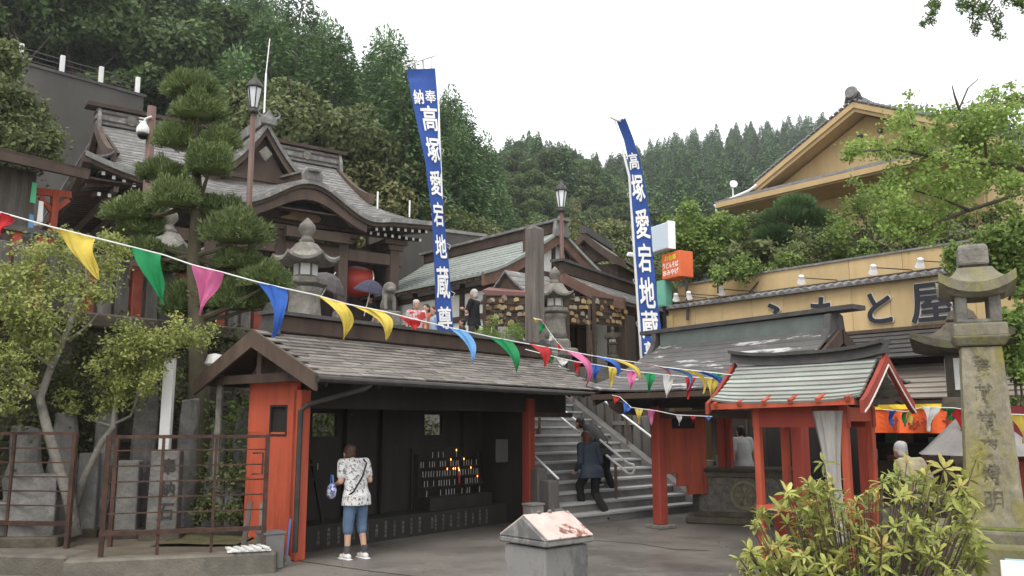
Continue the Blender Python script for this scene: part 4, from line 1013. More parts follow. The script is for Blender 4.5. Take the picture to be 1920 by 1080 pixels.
# triangular dormer gable on the front slope
CS, CD, CZ, CW = 1.05, 1.95, 11.28, 1.85
for s_ in (-1, 1):
    pr = [(CS + s_ * CW * q, 9.45 + (CZ - 9.45) * (1 - q) ** 1.6) for q in [k / 10 for k in range(11)]]
    for i in range(7):
        y0, y1 = CD - .05 + i * .42, CD - .05 + (i + 1) * .42
        MB().slab([[(x, y0, z + .03) for x, z in pr], [(x, y1, z) for x, z in pr]][::s_], (0, 0, -.07)).build('dormer_roof_course', copper_grey, temple)
    MB().slab([[(x, CD - .1, z - .06 - .12) for x, z in pr], [(x, CD - .1, z) for x, z in pr]], (0, .06, 0)).build('dormer_eave_lip', copper_grey, temple)
    MB().slab([[(x * .97 + CS * .03, CD, z - .40) for x, z in pr], [(x * .97 + CS * .03, CD, z - .16) for x, z in pr]], (0, .08, 0)).build('dormer_barge_board', brown_wood, temple)
MB().prism([(CS - 1.4, CD + .3, 9.2), (CS + 1.4, CD + .3, 9.2), (CS + .65, CD + .3, 9.85), (CS, CD + .3, CZ - .3), (CS - .65, CD + .3, 9.85)], (0, .1, 0)).build('dormer_infill', brown_wood, temple)
MB().prism([(CS, CD - .04, 10.5), (CS + .22, CD - .04, 10.28), (CS + .12, CD - .04, 10.12), (CS, CD - .04, 9.98), (CS - .12, CD - .04, 10.12), (CS - .22, CD - .04, 10.28)], (0, .08, 0)).build('dormer_pendant', stone, temple, bevel=.02)
MB().box((CS, CD + 1.15, CZ + .14), (.26, 2.5, .34)).build('dormer_ridge', copper_grey, temple)
MB().prism([(CS - .24, CD - .2, CZ - .1), (CS + .24, CD - .2, CZ - .1), (CS + .28, CD - .2, CZ + .1), (CS + .1, CD - .2, CZ + .22), (CS, CD - .2, CZ + .42), (CS - .1, CD - .2, CZ + .22), (CS - .28, CD - .2, CZ + .1)], (0, .14, 0)).build('dormer_ridge_ornament', copper_grey, temple, bevel=.03)
for s_ in (-1, 1):
    cl = [(CS + s_ * (.10 + .26 * math.sin(q)), CD - .14, CZ + .12 + .26 * (1 - math.cos(q)) * .6) for q in [k * .35 for k in range(9)]]
    MB().tube(cl, [.05 - .004 * k for k in range(9)], 6).build('ornament_curl', copper_grey, temple, True)
MB().beam((CS - 1.75, CD - .12, 9.36), (CS + 2.1, CD - .12, 9.36), .12, .14).build('dormer_foot_beam', dark_wood, temple)
# ridge over the porch gable with its end ornament
MB().beam((1.85, .1, 9.18), (1.85, 2.3, 9.5), .26, .26).build('porch_ridge', dark_wood, temple)
MB().beam((1.85, -.25, 9.32), (1.85, 2.3, 9.68), .38, .07).build('porch_ridge_cap', copper_grey, temple)
MB().prism([(1.55, -.06, 9.0), (2.15, -.06, 9.0), (2.2, -.06, 9.25), (2.05, -.06, 9.45), (1.65, -.06, 9.45), (1.5, -.06, 9.25)], (0, .14, 0)).build('porch_ridge_ornament', copper_grey, temple, bevel=.03)
for px, py, Yd in ((708, 375, 27.0), (768, 391, 28.0)):
    p = at(px, py, Yd); o = MB().tube([(0, 0, -.3), (0, 0, .28)], .03, 6).build('lightning_peg', steel, None, loc=p); tag(o, 'short metal peg on the %s of the porch roof' % ('inner slope' if px < 740 else 'outer edge'), 'metal peg')
# red drum in the porch
drum = thing('red_drum', 'big red barrel drum hanging in the temple porch', 'drum', tp(4.35, 2.0, 6.45), T_RZ + R(-18))
prof = [(.40, -.5), (.50, -.25), (.53, 0), (.50, .25), (.40, .5)]
MB().lathe(prof, 22).build('shell', mat('drum_red', (.42, .045, .03), .1, 3, .45, .05), drum, True).matrix_local = Matrix.Rotation(R(90), 4, 'Y')
for s_ in (-1, 1): MB().lathe([(.41, 0), (.41, .03), (.001, .035)], 22).build('skin', plaster, drum).matrix_local = Matrix.Translation((.5 * s_, 0, 0)) @ Matrix.Rotation(R(90) * s_, 4, 'Y')
for s_ in (-.5, .5): MB().beam((s_ * .6, 0, .45), (s_ * .6, 0, 1.6), .04, .04).build('hanger', dark_metal, drum)
pc = thing('purple_curtain', 'dark purple curtain hanging beside the red drum', 'curtain', tp(3.75, 1.9, 7.0), T_RZ)
MB().slab([[(x, .05 * math.sin(x * 22), -z) for x in np.linspace(-.3, .3, 22)] for z in (0, .8, 1.6, 2.4, 3.1)], (0, .012, 0)).build('cloth', mat('purple_cloth', (.055, .03, .085), .2, 3, .85, .1), pc)
lr = thing('lightning_rod', 'thin lightning rod rising behind the temple dormer', 'lightning rod', at(494, 240, 31))
MB().tube([(0, 0, -1.5), (0, 0, 2.2)], .035, 6).build('mast', steel, lr); MB().tube([(0, 0, 2.2), (.08, 0, 3.6)], .02, 6).build('rod', steel, lr)
bk = thing('grey_back_wall', 'plain grey concrete wall in the gap right of the temple porch', 'wall', at(800, 560, 33), R(30)); MB().box((0, 0, 1.2), (5, .4, 3.0)).build('wall_face', concrete_dark, bk)
MB().box((0, 0, 2.76), (5.1, .5, .12)).build('cap', concrete, bk)

# ================================================================ MIDDLE HALL with verdigris roof
C0 = Vector((-1.0, 24.5, 0)); CXv = Vector((-.66, .751, 0)); C_RZ = math.atan2(.751, -.66)
# local x runs away to the left along the ridge, local y = to the left-front
mid = thing('green_roofed_hall', 'timber hall with long verdigris copper roof right of the temple', 'hall', C0, C_RZ)
def mid_courses(y0, z0, y1, z1, n, xa, xb, sgn):
    pr = curve_prof(y0, z0, y1, z1, n, 1.25)
    for i in range(n):
        (ya, za), (yb, zb) = pr[i], pr[i + 1]
        rows = [[(xa, ya, za), (xb, ya, za)], [(xa, yb, zb + .03), (xb, yb, zb + .03)]]
        MB().slab(rows[::sgn], (0, 0, -.06)).build('roof_course', copper_green, mid)
RYm = -2.95
mid_courses(RYm, 7.7, .12, 6.0, 13, -.3, 6.6, 1)
mid_courses(RYm, 7.7, -6.0, 6.0, 6, -.3, 6.6, -1)
MB().box((3.1, RYm, 7.83), (7.2, .3, .34)).build('ridge_box', dark_wood, mid, bevel=.02)
MB().box((3.1, RYm, 8.04), (7.6, .46, .08)).build('ridge_cap', copper_grey, mid)
MB().prism([(-.55, RYm - .35, 7.5), (-.55, RYm + .35, 7.5), (-.55, RYm + .28, 7.95), (-.55, RYm, 8.25), (-.55, RYm - .28, 7.95)], (.14, 0, 0)).build('ridge_end_ornament', copper_grey, mid, bevel=.03)
for s_, ye in ((1, .12), (-1, -6.0)):
    pr = curve_prof(RYm, 7.68, ye, 6.0, 8, 1.25)
    MB().slab([[(-.45, y, z - .34) for y, z in pr], [(-.45, y, z + .05) for y, z in pr]], (.12, 0, 0)).build('barge_board', mat('reddish_timber', (.125, .07, .05), .3, 3, .7, .25, 24), mid)
    MB().slab([[(-.52, y, z + .0) for y, z in pr], [(-.52, y, z + .09) for y, z in pr]], (.2, 0, 0)).build('verge_strip', copper_green, mid)
MB().prism([(-.1, -5.2, 6.1), (-.1, -.6, 6.1), (-.1, RYm, 7.45)], (.1, 0, 0)).build('gable_infill', plaster, mid)
for k in range(5): MB().box((-.13, RYm - 1.2 + .6 * k, 6.65), (.08, .12, 1.6)).build('gable_strut', dark_wood, mid)
MB().box((-.13, RYm, 6.35), (.1, 4.2, .16)).build('gable_beam', dark_wood, mid)
MB().box((3.1, -.55, 4.6), (6.4, .12, 2.9)).build('front_wall', plaster, mid)
for k in range(6): MB().box((.05 + k * 1.25, -.48, 4.6), (.16, .16, 2.9)).build('post', dark_wood, mid)
for z in (5.75, 4.9, 4.0): MB().box((3.1, -.47, z), (6.5, .13, .16)).build('rail', dark_wood, mid)
MB().box((0, -3, 4.6), (.12, 4.9, 2.9)).build('end_wall', plaster, mid)
MB().box((3.1, .02, 5.92), (7.0, .1, .12)).build('eave_board', dark_wood, mid)
for k in range(24): MB().beam((-.2 + k * .29, .1, 5.9), (-.2 + k * .29, -.6, 6.25), .07, .08).build('rafter', dark_wood, mid)
# small porch roof in front of its right end
pr_ = thing('porch_roof', 'small grey gabled porch roof in front of the green roofed hall', 'porch', Vector((.25, 22.6, -.28)), C_RZ)
for s_ in (-1, 1):
    for i in range(6):
        q0, q1 = i / 6, (i + 1) / 6
        xa, xb = s_ * 1.15 * q0, s_ * 1.15 * q1; za, zb = 6.05 - .75 * (1 - (1 - q0) ** 1.5), 6.05 - .75 * (1 - (1 - q1) ** 1.5)
        MB().slab([[(xa, .6, za), (xa, -1.0, za)], [(xb, .6, zb + .02), (xb, -1.0, zb + .02)]][::s_], (0, 0, -.06)).build('roof_course', copper_grey, pr_)
    MB().beam((s_ * .95, .4, TZ + .28), (s_ * .95, .4, 5.3), .14, .14).build('post', dark_wood, pr_)
MB().box((0, .4, 5.25), (2.1, .14, .16)).build('beam', dark_wood, pr_); MB().prism([(-.95, .5, 5.32), (.95, .5, 5.32), (0, .5, 5.92)], (0, -.1, 0)).build('gable_board', dark_wood, pr_)
# brown awning with red edge
aw = thing('awning_roof', 'low awning with reddish brown edge on a single post', 'awning', at(905, 545, 21.0), R(-4))
MB().slab([[(0, 0, .02), (2.2, 0, -.12)], [(0, 1.6, .34), (2.2, 1.6, .2)]], (0, 0, -.06)).build('roof_sheet', mat('red_brown_sheet', (.16, .072, .062), .15, 3, .6, .1), aw)
MB().beam((.05, -.02, -.06), (2.2, -.02, -.2), .06, .1).build('edge_board', mat('red_brown_sheet', (.22,) * 3), aw)
MB().box((.3, .1, -1.25), (.14, .14, 2.4)).build('post', dark_wood, aw); MB().box((2.0, .1, -1.3), (.14, .14, 2.3)).build('post', dark_wood, aw)

# ================================================================ PLAQUE HALL (right), ridge along A
Q0 = Vector((1.68, 23.6, 0)); Q_RZ = math.atan2(.85, .53)
plq = thing('plaque_hall', 'dark open hall hung with votive plaques under a grey roof', 'hall', Q0, Q_RZ)
for i in range(8):
    pr = curve_prof(0, 5.85, -1.9, 4.95, 8, 1.3); (ya, za), (yb, zb) = pr[i], pr[i + 1]
    MB().slab([[(-.6, ya, za), (4.4, ya, za)], [(-.6, yb, zb + .025), (4.4, yb, zb + .025)]][::-1], (0, 0, -.06)).build('roof_course', copper_grey, plq)
    pr = curve_prof(0, 5.85, 1.9, 4.95, 8, 1.3); (ya, za), (yb, zb) = pr[i], pr[i + 1]
    MB().slab([[(-.6, ya, za), (4.4, ya, za)], [(-.6, yb, zb + .025), (4.4, yb, zb + .025)]], (0, 0, -.06)).build('roof_course', copper_grey, plq)
MB().box((1.9, 0, 5.97), (5.3, .26, .3)).build('ridge_box', dark_wood, plq); MB().box((1.9, 0, 6.16), (5.6, .4, .07)).build('ridge_cap', tile_dark, plq)
for s_ in (-1, 1):
    pr = curve_prof(0, 5.86, s_ * 1.9, 4.95, 8, 1.3)
    MB().slab([[(-.72, y, z - .26) for y, z in pr], [(-.72, y, z + .04) for y, z in pr]], (.1, 0, 0)).build('barge_board', mat('reddish_timber', (.2,) * 3), plq)
for x in (-.1, 1.4, 2.9, 4.1):
    for y in (-1.4, 1.4): MB().box((x, y, (TZ + 4.95) / 2), (.18, .18, 4.95 - TZ)).build('post', dark_wood, plq)
MB().box((2, 1.45, 4.0), (4.4, .1, 1.7)).build('back_wall', dark_wood, plq)
for y in (-1.4, 1.4): MB().box((2, y, 4.85), (4.6, .14, .2)).build('beam', dark_wood, plq)
bw2 = thing('small_tiled_roof', 'little gabled grey roof farther back beside the plaque hall', 'roof', at(1105, 500, 30), Q_RZ + .15)
for s_ in (-1, 1):
    for i in range(5):
        pr = curve_prof(0, 1.1, s_ * 1.5, 0, 5, 1.3); (ya, za), (yb, zb) = pr[i], pr[i + 1]
        MB().slab([[(-.5, ya, za), (2.6, ya, za)], [(-.5, yb, zb + .03), (2.6, yb, zb + .03)]][::s_], (0, 0, -.07)).build('roof_course', copper_grey, bw2)
    MB().slab([[(-.62, y, z - .25) for y, z in curve_prof(0, 1.1, s_ * 1.5, 0, 6, 1.3)], [(-.62, y, z + .04) for y, z in curve_prof(0, 1.1, s_ * 1.5, 0, 6, 1.3)]], (.1, 0, 0)).build('barge_board', dark_wood, bw2)
MB().box((1.0, 0, 1.22), (3.3, .24, .26)).build('ridge', tile_dark, bw2)
MB().prism([(-.35, -1.2, .1), (-.35, 1.2, .1), (-.35, 0, .95)], (.08, 0, 0)).build('gable_board', dark_wood, bw2)
MB().box((1.1, 0, -2.0), (2.6, 2.2, 4.0)).build('wall_box', dark_wood, bw2)
# votive plaques
ema_m = [mat('plaque_wood_%s' % n, c, .25, 8, .7, .1) for n, c in (('pale', (.27, .20, .10)), ('gold', (.30, .20, .07)), ('white', (.27, .24, .19)), ('brown', (.15, .09, .05)))]
ems = []
for m_ in ema_m:
    me = MB().prism([(-.07, 0, 0), (.07, 0, 0), (.07, 0, .08), (0, 0, .115), (-.07, 0, .08)], (0, .012, 0)).mesh('votive_plaque'); me.materials.append(m_); ems.append(me)
re_ = random.Random(12)
def ema_rack(px, py, Yd, wd, h, rz, label, n, where):
    p = at(px, py, Yd); t = thing('plaque_rack', label, 'plaque rack', (p.x, p.y, TZ), rz); z0 = p.z - TZ
    for x in (-wd / 2, wd / 2): MB().box((x, .03, (z0 + h) / 2), (.08, .08, z0 + h)).build('post', dark_wood, t)
    nr = 4
    for i in range(nr): MB().box((0, .05, z0 + h * (i + .9) / nr), (wd, .03, .03)).build('rail', dark_wood, t)
    MB().box((0, .07, z0 + h / 2), (wd, .02, h)).build('board', dark_wood, t)
    for i in range(nr):
        for k in range(n // nr):
            if re_.random() < .42: continue
            q = Vector((-wd / 2 + wd * (k + .5) / (n // nr) + re_.uniform(-.09, .09), .0 + re_.uniform(-.03, .02), z0 + h * (i + .9) / nr - .12 + re_.uniform(-.06, .03)))
            v = Matrix.Rotation(rz, 3, 'Z') @ q
            e = mesh_obj('votive_plaque', re_.choice(ems), None, (p.x + v.x, p.y + v.y, TZ + v.z)); e.rotation_euler = (re_.uniform(-.2, .2), re_.uniform(-.3, .3), rz + re_.uniform(-.25, .25)); e.scale = (re_.uniform(.75, 1.0),) * 3
            tag(e, 'small wooden votive plaque hanging ' + where, 'votive plaque', 'votive plaques hanging ' + where)
ema_rack(950, 612, 20.0, 1.05, .75, R(5), 'rack of pale votive plaques under the awning', 44, 'on the rack under the awning')
ema_rack(1085, 608, 20.6, .62, .7, R(30), 'narrow rack of votive plaques beside the second stone lantern', 28, 'on the narrow rack by the second stone lantern')
ema_rack(1145, 610, 22.0, 1.15, .72, R(40), 'wide rack of votive plaques at the front of the plaque hall', 44, 'on the wide rack in the plaque hall')

# ================================================================ LEFT SHRINE CORNER (dark roof, red posts)
shr = thing('red_shrine', 'small shrine at the left edge with dark roof, grey boards and vermilion posts', 'shrine', at(62, 585, 14.6), HUT_RZ)
zb = at(62, 585, 14.6).z; bz = lambda py: at(62, py, 14.6).z - zb
MB().box((-1.6, .9, (bz(430) + bz(325)) / 2), (3.0, 1.6, bz(325) - bz(430))).build('board_wall', grey_wood, shr)
MB().prism([(-4, -.5, bz(322)), (.55, -.5, bz(326)), (.55, 1.0, bz(285)), (-4, 1.0, bz(282))], (0, 0, .12)).build('roof_slab', dark_wood, shr)
MB().box((-1.8, -.5, bz(327)), (4.6, .1, .14)).build('eave_board', brown_wood, shr)
for x in (.28,): MB().box((x, .2, bz(400)), (.11, .11, bz(345) - bz(450))).build('post', red_paint, shr)
MB().beam((-.1, .2, bz(357)), (.55, .2, bz(350)), .09, .12).build('bracket_arm', red_paint, shr); MB().beam((.28, .2, bz(392)), (.02, .2, bz(365)), .07, .08).build('brace', red_paint, shr)
MB().beam((.3, .2, bz(385)), (.52, .2, bz(360)), .07, .08).build('brace', red_paint, shr)
MB().box((-1.5, -.15, bz(440)), (4.4, .14, .09)).build('rail', grey_wood, shr)
for x in (-.42, -.02, -1.1, -1.7): MB().box((x, -.1, (bz(445) + bz(590)) / 2), (.13, .13, bz(445) - bz(590))).build('post', red_paint, shr)
MB().box((-1.4, .3, bz(520)), (3.4, .1, bz(445) - bz(600))).build('lower_boards', grey_wood, shr)
for k, (px, py, c_) in enumerate(((62, 360, 'green'), (75, 395, 'white'), (57, 420, 'blue'))):
    p = at(px, py, 14.3); o = MB().prism([(-.04, 0, -.18), (.05, 0, -.2), (.04, 0, .16), (-.03, 0, .18)], (0, .02, 0)).build('paper_charm', {'green': mat('charm_green', (.1, .5, .25), .1, 3, .7, 0), 'white': white_paint, 'blue': mat('charm_blue', (.15, .35, .6), .1, 3, .7, 0)}[c_], None, loc=p)
    tag(o, '%s paper charm tied to the vermilion shrine post' % c_, 'paper charm')
# stone and red fence on the wall top
tf = thing('terrace_fence', 'fence of grey stone and faded red posts on top of the retaining wall', 'fence', w0 + Vector((0, 0, 3.34)), HUT_RZ)
rt = random.Random(9)
for k in range(26):
    x = -4.6 + k * .25; isred = k % 3 == 1
    MB().box((0, 0, .44 if isred else .48), (.17 if isred else .2, .13, .88 if isred else .96), 0, .95, (0, rt.uniform(-.02, .02), 0)).build('red_post' if isred else 'stone_post', mat('faded_red_paint', (.25, .062, .04), .35, 4, .75, .3) if isred else slab_m, tf, bevel=.01, loc=(x, .02, 0))
MB().box((-1.4, .1, .62), (6.6, .05, .1)).build('rail', grey_wood, tf)
# ================================================================ STONE LANTERNS
def kasa(mb, r0, r1, z0, z1, n, lift, top=.18, seg=6, thick=.06, a0=0.0):
    """curved lantern roof with upturned corners: polygon with n sides"""
    rings = []
    def ring(r_, z, lf):
        pts = []
        for k in range(n):
            for j in range(seg):
                f = j / seg; a, b = a0 + 2 * math.pi * k / n, a0 + 2 * math.pi * (k + 1) / n
                x = (math.cos(a) * (1 - f) + math.cos(b) * f) * r_; y = (math.sin(a) * (1 - f) + math.sin(b) * f) * r_
                q = abs(2 * f - 1) ** 2.2; pts.append((x, y, z + lf * q))
        return pts
    prof = []
    for i in range(8):
        t = i / 7; r_ = r0 * top + (r1 - r0 * top) * t; z = z1 + (z0 - z1) * (1 - (1 - t) ** 1.9); prof.append((r_, z, lift * t ** 2.5))
    prof += [(r1, z0 - thick, lift), (r1 * .72, z0 - thick * 1.4, lift * .3), (.02, z0 - thick * 1.4, 0)]
    for p in prof: rings.append(ring(*p))
    m = len(rings[0]); vs = [p for r_ in rings for p in r_]; fs = []
    for i in range(len(rings) - 1):
        for k in range(m):
            k2 = (k + 1) % m; fs.append((i * m + k, i * m + k2, (i + 1) * m + k2, (i + 1) * m + k))
    fs.append(tuple(range(m - 1, -1, -1))); return mb.add(vs, fs)
paper = mat('white_lantern_paper', (.68, .68, .66), .06, 3, .8, 0)
def rough_edges(o, s_=.012):
    d = o.modifiers.new('worn', 'BEVEL'); d.width = s_; d.segments = 2; d.limit_method = 'ANGLE'; d.angle_limit = R(35); return o
def terrace_lantern(label, px, Y, k, py_top, rz, m_=stone):
    top = at(px, py_top, Y); t = thing('stone_lantern', label, 'stone lantern', (top.x, top.y, TZ), rz); H = top.z - TZ; s_ = H / 2.95
    def P(mb, nm, sm=False, b=.012): return mb.build(nm, m_, t, sm, bevel=b)
    P(MB().lathe([(.78 * s_, 0), (.78 * s_, .22 * s_), (.70 * s_, .26 * s_)], 4, (0, 0, 0), R(45)), 'base')
    P(MB().lathe([(.56 * s_, .26 * s_), (.56 * s_, .5 * s_), (.46 * s_, .56 * s_)], 6), 'lower_base')
    P(MB().lathe([(.44 * s_, .56 * s_), (.36 * s_, .8 * s_), (.33 * s_, 1.1 * s_), (.34 * s_, 1.25 * s_), (.40 * s_, 1.36 * s_)], 16), 'shaft', True, 0)
    P(MB().lathe([(.34 * s_, 1.36 * s_), (.50 * s_, 1.44 * s_), (.50 * s_, 1.55 * s_), (.34 * s_, 1.6 * s_)], 6), 'platform')
    fb = P(MB().lathe([(.26 * s_, 1.6 * s_), (.26 * s_, 1.93 * s_)], 6), 'firebox')
    for q in range(6):
        a = math.pi / 6 + q * math.pi / 3; o = MB().box((0, 0, 0), (.2 * s_, .012, .25 * s_)).build('paper_window', paper, fb, loc=(math.cos(a) * .232 * s_, math.sin(a) * .232 * s_, 1.765 * s_)); o.rotation_euler = (0, 0, a + math.pi / 2)
    P(kasa(MB(), 1, .72 * s_, 1.98 * s_, 2.36 * s_, 6, .14 * s_, .22, 6, .07 * s_), 'roof', False, 0)
    P(MB().lathe([(.12 * s_, 2.33 * s_), (.18 * s_, 2.42 * s_), (.12 * s_, 2.48 * s_), (.10 * s_, 2.54 * s_), (.19 * s_, 2.66 * s_), (.17 * s_, 2.78 * s_), (.09 * s_, 2.87 * s_), (.005, 2.95 * s_)], 12), 'finial', True, 0)
    return t
terrace_lantern('large stone lantern with white paper windows in front of the temple porch', 577, 17.5, 1, 408, .2)
terrace_lantern('stone lantern with white windows right of the tall carved pillar', 1040, 19.0, 1, 500, .4)
terrace_lantern('low stone lantern with wide roof at the head of the stairs', 1148, 20.5, 1, 612, .1, stone_dark)
terrace_lantern('pale stone lantern half hidden by the cloud pruned pine', 318, 17.0, 1, 385, .3)

# ---- tall square stone lantern on the right, inscribed
SLn = at(1866, 985, 8.6); LB = thing('stone_lantern', 'tall square lichen covered stone lantern with carved inscription and mossy cap', 'stone lantern', (SLn.x, SLn.y, 0), R(-24))
zb = SLn.z; H_ = at(1840, 470, 8.6).z - zb; s_ = H_ / 2.78
def LP(mb, nm, m_=stone_moss, b=.02, sm=False): o = mb.build(nm, m_, LB, sm); rough_edges(o, b); return o
LP(MB().box((0, 0, zb / 2 - .05), (1.45, 1.3, zb - .12)), 'plinth', stone_moss, .04)
LP(MB().box((0, 0, zb - .08), (1.2, 1.1, .16)), 'plinth_cap', stone_moss, .03)
MB().box((.1, -.1, zb + .004), (1.0, .8, .012)).build('moss_patch', moss, LB)
sm_ = MB()
def sh_face(q):
    rows = []
    for j in range(61):
        f = j / 60; hw = .25 * s_ * (1 - .28 * f); row = []
        for k in range(19):
            u = -1 + 2 * k / 18; z = zb + 1.76 * s_ * f
            n_ = noise.noise((u * 2.2 + q * 9, f * 9, 1.3)) * .010 + noise.noise((u * 6 + q * 5, f * 26, 4.1)) * .006
            if q == 0 and abs(u + .05) < .5 and .06 < f < .94: n_ -= .017 * max(0, noise.noise((u * 4.2, f * 17, 7.7)) + .12) * 2.2 * (1 - (abs(u + .05) / .5) ** 3)
            y = -hw + (-n_ if abs(u) < .99 else 0); x = u * hw
            a_, b_ = rot2(x, y, q * math.pi / 2); row.append((a_, b_, z))
        rows.append(row)
    sm_.grid(rows)
for q in range(4): sh_face(q)
sh_ = sm_.build('shaft', mat('rough_inscribed_stone', (.215, .195, .145), .45, 7, .95, 1.0, 24, worn=(.215, .19, .06), worn_at=.52, worn_scale=2.4, stretch=(1, 1, .45)), LB)
carve = mat('carved_hollow', (.135, .122, .09), .4, 12, .95, .6, 60)
for k, ch in enumerate('奉献常夜燈明'):
    f = 1.55 - k * .26; text('inscription', ch, .24, carve, sh_, facing((-.01, -(.25 - .0405 * f) * s_ + .003, zb + f * s_), (1, 0, 0)) @ Matrix.Rotation(R(2.2), 4, 'X'), 0, .004, (.16 * s_, .20 * s_))
LP(MB().box((0, 0, zb + 1.82 * s_), (.42 * s_, .42 * s_, .10 * s_), 0, 1.25), 'neck')
LP(MB().box((0, 0, zb + 1.93 * s_), (.49 * s_, .49 * s_, .14 * s_)), 'platform')
fb = MB()
for x in (-1, 1):
    for y in (-1, 1): fb.box((x * .15 * s_, y * .15 * s_, zb + 2.17 * s_), (.11 * s_, .11 * s_, .34 * s_))
fb.box((0, 0, zb + 2.02 * s_), (.40 * s_, .40 * s_, .05 * s_)).box((0, 0, zb + 2.33 * s_), (.40 * s_, .40 * s_, .05 * s_))
LP(fb, 'firebox', stone, .02)
rfm = kasa(MB(), 1, .49 * s_, zb + 2.40 * s_, zb + 2.58 * s_, 4, .12 * s_, .22, 8, .1 * s_, R(45)).build('roof', stone_moss, LB, False)
mrs = []
for i in range(6):
    row = []
    for k in range(10):
        x, y = -.24 + .048 * k, -.24 + .08 * i; q = max(abs(x), abs(y)) / (.49 * s_ * .707)
        row.append((x * s_ * 1.1, y * s_ * 1.1, zb + (2.40 + .18 * max(0, (1 - q)) ** 1.9) * s_ + .012 + .01 * noise.noise((x * 9, y * 9, 0))))
    mrs.append(row)
MB().slab(mrs, (0, 0, -.03)).build('moss_cap', moss, LB, True)
LP(MB().lathe([(.13 * s_, 2.50 * s_), (.13 * s_, 2.60 * s_), (.20 * s_, 2.61 * s_), (.195 * s_, 2.80 * s_), (.16 * s_, 2.83 * s_)], 4, (0, 0, zb), R(45)), 'finial', stone, .02)
# lantern further back, mostly hidden by it
t = at(1835, 985, 11.5); t.z = 0
L2 = thing('stone_lantern', 'darker stone lantern standing behind the tall square one', 'stone lantern', t, R(-30)); zz = lambda py: at(1835, py, 11.5).z
for (a, b, r_, nm, n_) in ((0, .8, .75, 'base', 4), (.8, zz(770), .3, 'shaft', 4), (zz(770), zz(745), .45, 'platform', 4)):
    MB().lathe([(r_, a), (r_ * .92, b)], n_, (0, 0, 0), R(45)).build(nm, stone_dark, L2, bevel=.02)
fbx = MB().lathe([(.33, zz(745)), (.33, zz(660))], 4, (0, 0, 0), R(45)).build('firebox', stone_dark, L2)
for q in range(4):
    a = q * math.pi / 2; o = MB().box((0, 0, 0), (.26, .012, .42)).build('paper_window', paper, fbx, loc=(math.cos(a) * .238, math.sin(a) * .238, (zz(745) + zz(660)) / 2)); o.rotation_euler = (0, 0, a + math.pi / 2)
kasa(MB(), 1, .86, zz(645), zz(606), 4, .16, .25, 8, .1, R(45)).build('roof', stone_dark, L2)
MB().lathe([(.12, zz(614)), (.2, zz(600)), (.15, zz(585)), (.01, zz(570))], 8).build('finial', stone_dark, L2)

# carved memorial pillar
b = at(1003, 640, 17.6); top = at(1003, 432, 17.6).z
cp = thing('carved_pillar', 'tall square carved pillar with weathered grain above the hut roof', 'pillar', (b.x, b.y, TZ), R(43))
o = MB().box((0, 0, (top - TZ) / 2), (.30, .30, top - TZ), 0, .96).build('shaft', grey_wood, cp); rough_edges(o, .02)
MB().lathe([(.205, 0), (.16, .05), (.01, .1)], 4, (0, 0, top - TZ), R(45)).build('cap', grey_wood, cp)
for k, ch in enumerate('高塚愛宕地蔵尊'):
    text('inscription', ch, .26, carve, cp, facing((.151, 0, top - TZ - .28 - .31 * k), (0, 1, 0)), .004, .003, (.22, .26))
cp_b = thing('stone_plinth', 'square stone plinth at the foot of the tall carved pillar', 'plinth', (b.x, b.y, TZ - .4), R(43)); MB().box((0, 0, .2), (.7, .7, .4)).build('block', stone, cp_b, bevel=.03)

# guardian lion statue
def blob(name, shapes, m, parent, voxel=.014, sm=6, loc=None):
    mb = MB()
    for sh in shapes:
        if sh[0] == 'c':
            _, p0, p1, r0, r1 = sh; p0, p1 = Vector(p0), Vector(p1)
            mb.tube([p0, p0.lerp(p1, .5), p1], [r0, (r0 + r1) / 2, r1], 10); mb.ball(p0, r0 * .995, 10, 7); mb.ball(p1, r1 * .995, 10, 7)
        elif sh[0] == 'e': mb.ball(sh[1], sh[2], 14, 9)
        else:
            rings = sh[1]; vs = []; fs = []; n = 16
            for (z, rx, ry, cx, cy) in rings:
                for k in range(n): q = 2 * math.pi * k / n; vs.append((cx + rx * math.cos(q), cy + ry * math.sin(q), z))
            for i in range(len(rings) - 1):
                for k in range(n): k2 = (k + 1) % n; fs.append((i * n + k, i * n + k2, (i + 1) * n + k2, (i + 1) * n + k))
            fs.append(tuple(range(n - 1, -1, -1))); q0 = (len(rings) - 1) * n; fs.append(tuple(q0 + k for k in range(n))); mb.add(vs, fs)
    o = mb.build(name, m, parent, False, loc=loc)
    r_ = o.modifiers.new('skin', 'REMESH'); r_.mode = 'VOXEL'; r_.voxel_size = voxel; r_.use_smooth_shade = True
    k = o.modifiers.new('soft', 'SMOOTH'); k.factor = .5; k.iterations = sm
    return o
g = at(727, 585, 19.5)
gl = thing('guardian_statue', 'squat stone guardian statue on a pedestal by the porch drum', 'statue', (g.x, g.y, TZ), R(20))
gz = g.z - TZ
MB().box((0, 0, gz / 2), (.5, .6, gz)).build('pedestal', stone, gl, bevel=.03)
blob('body', [('c', (0, .1, gz + .15), (0, -.12, gz + .38), .17, .13), ('e', (0, -.16, gz + .52), (.16, .16, .16)), ('e', (0, -.3, gz + .48), (.09, .08, .07)), ('c', (.1, -.2, gz + .3), (.1, -.24, gz + .03), .05, .05), ('c', (-.1, -.2, gz + .3), (-.1, -.24, gz + .03), .05, .05), ('c', (0, .25, gz + .2), (0, .3, gz + .5), .06, .09)], stone, gl, .025, 3)

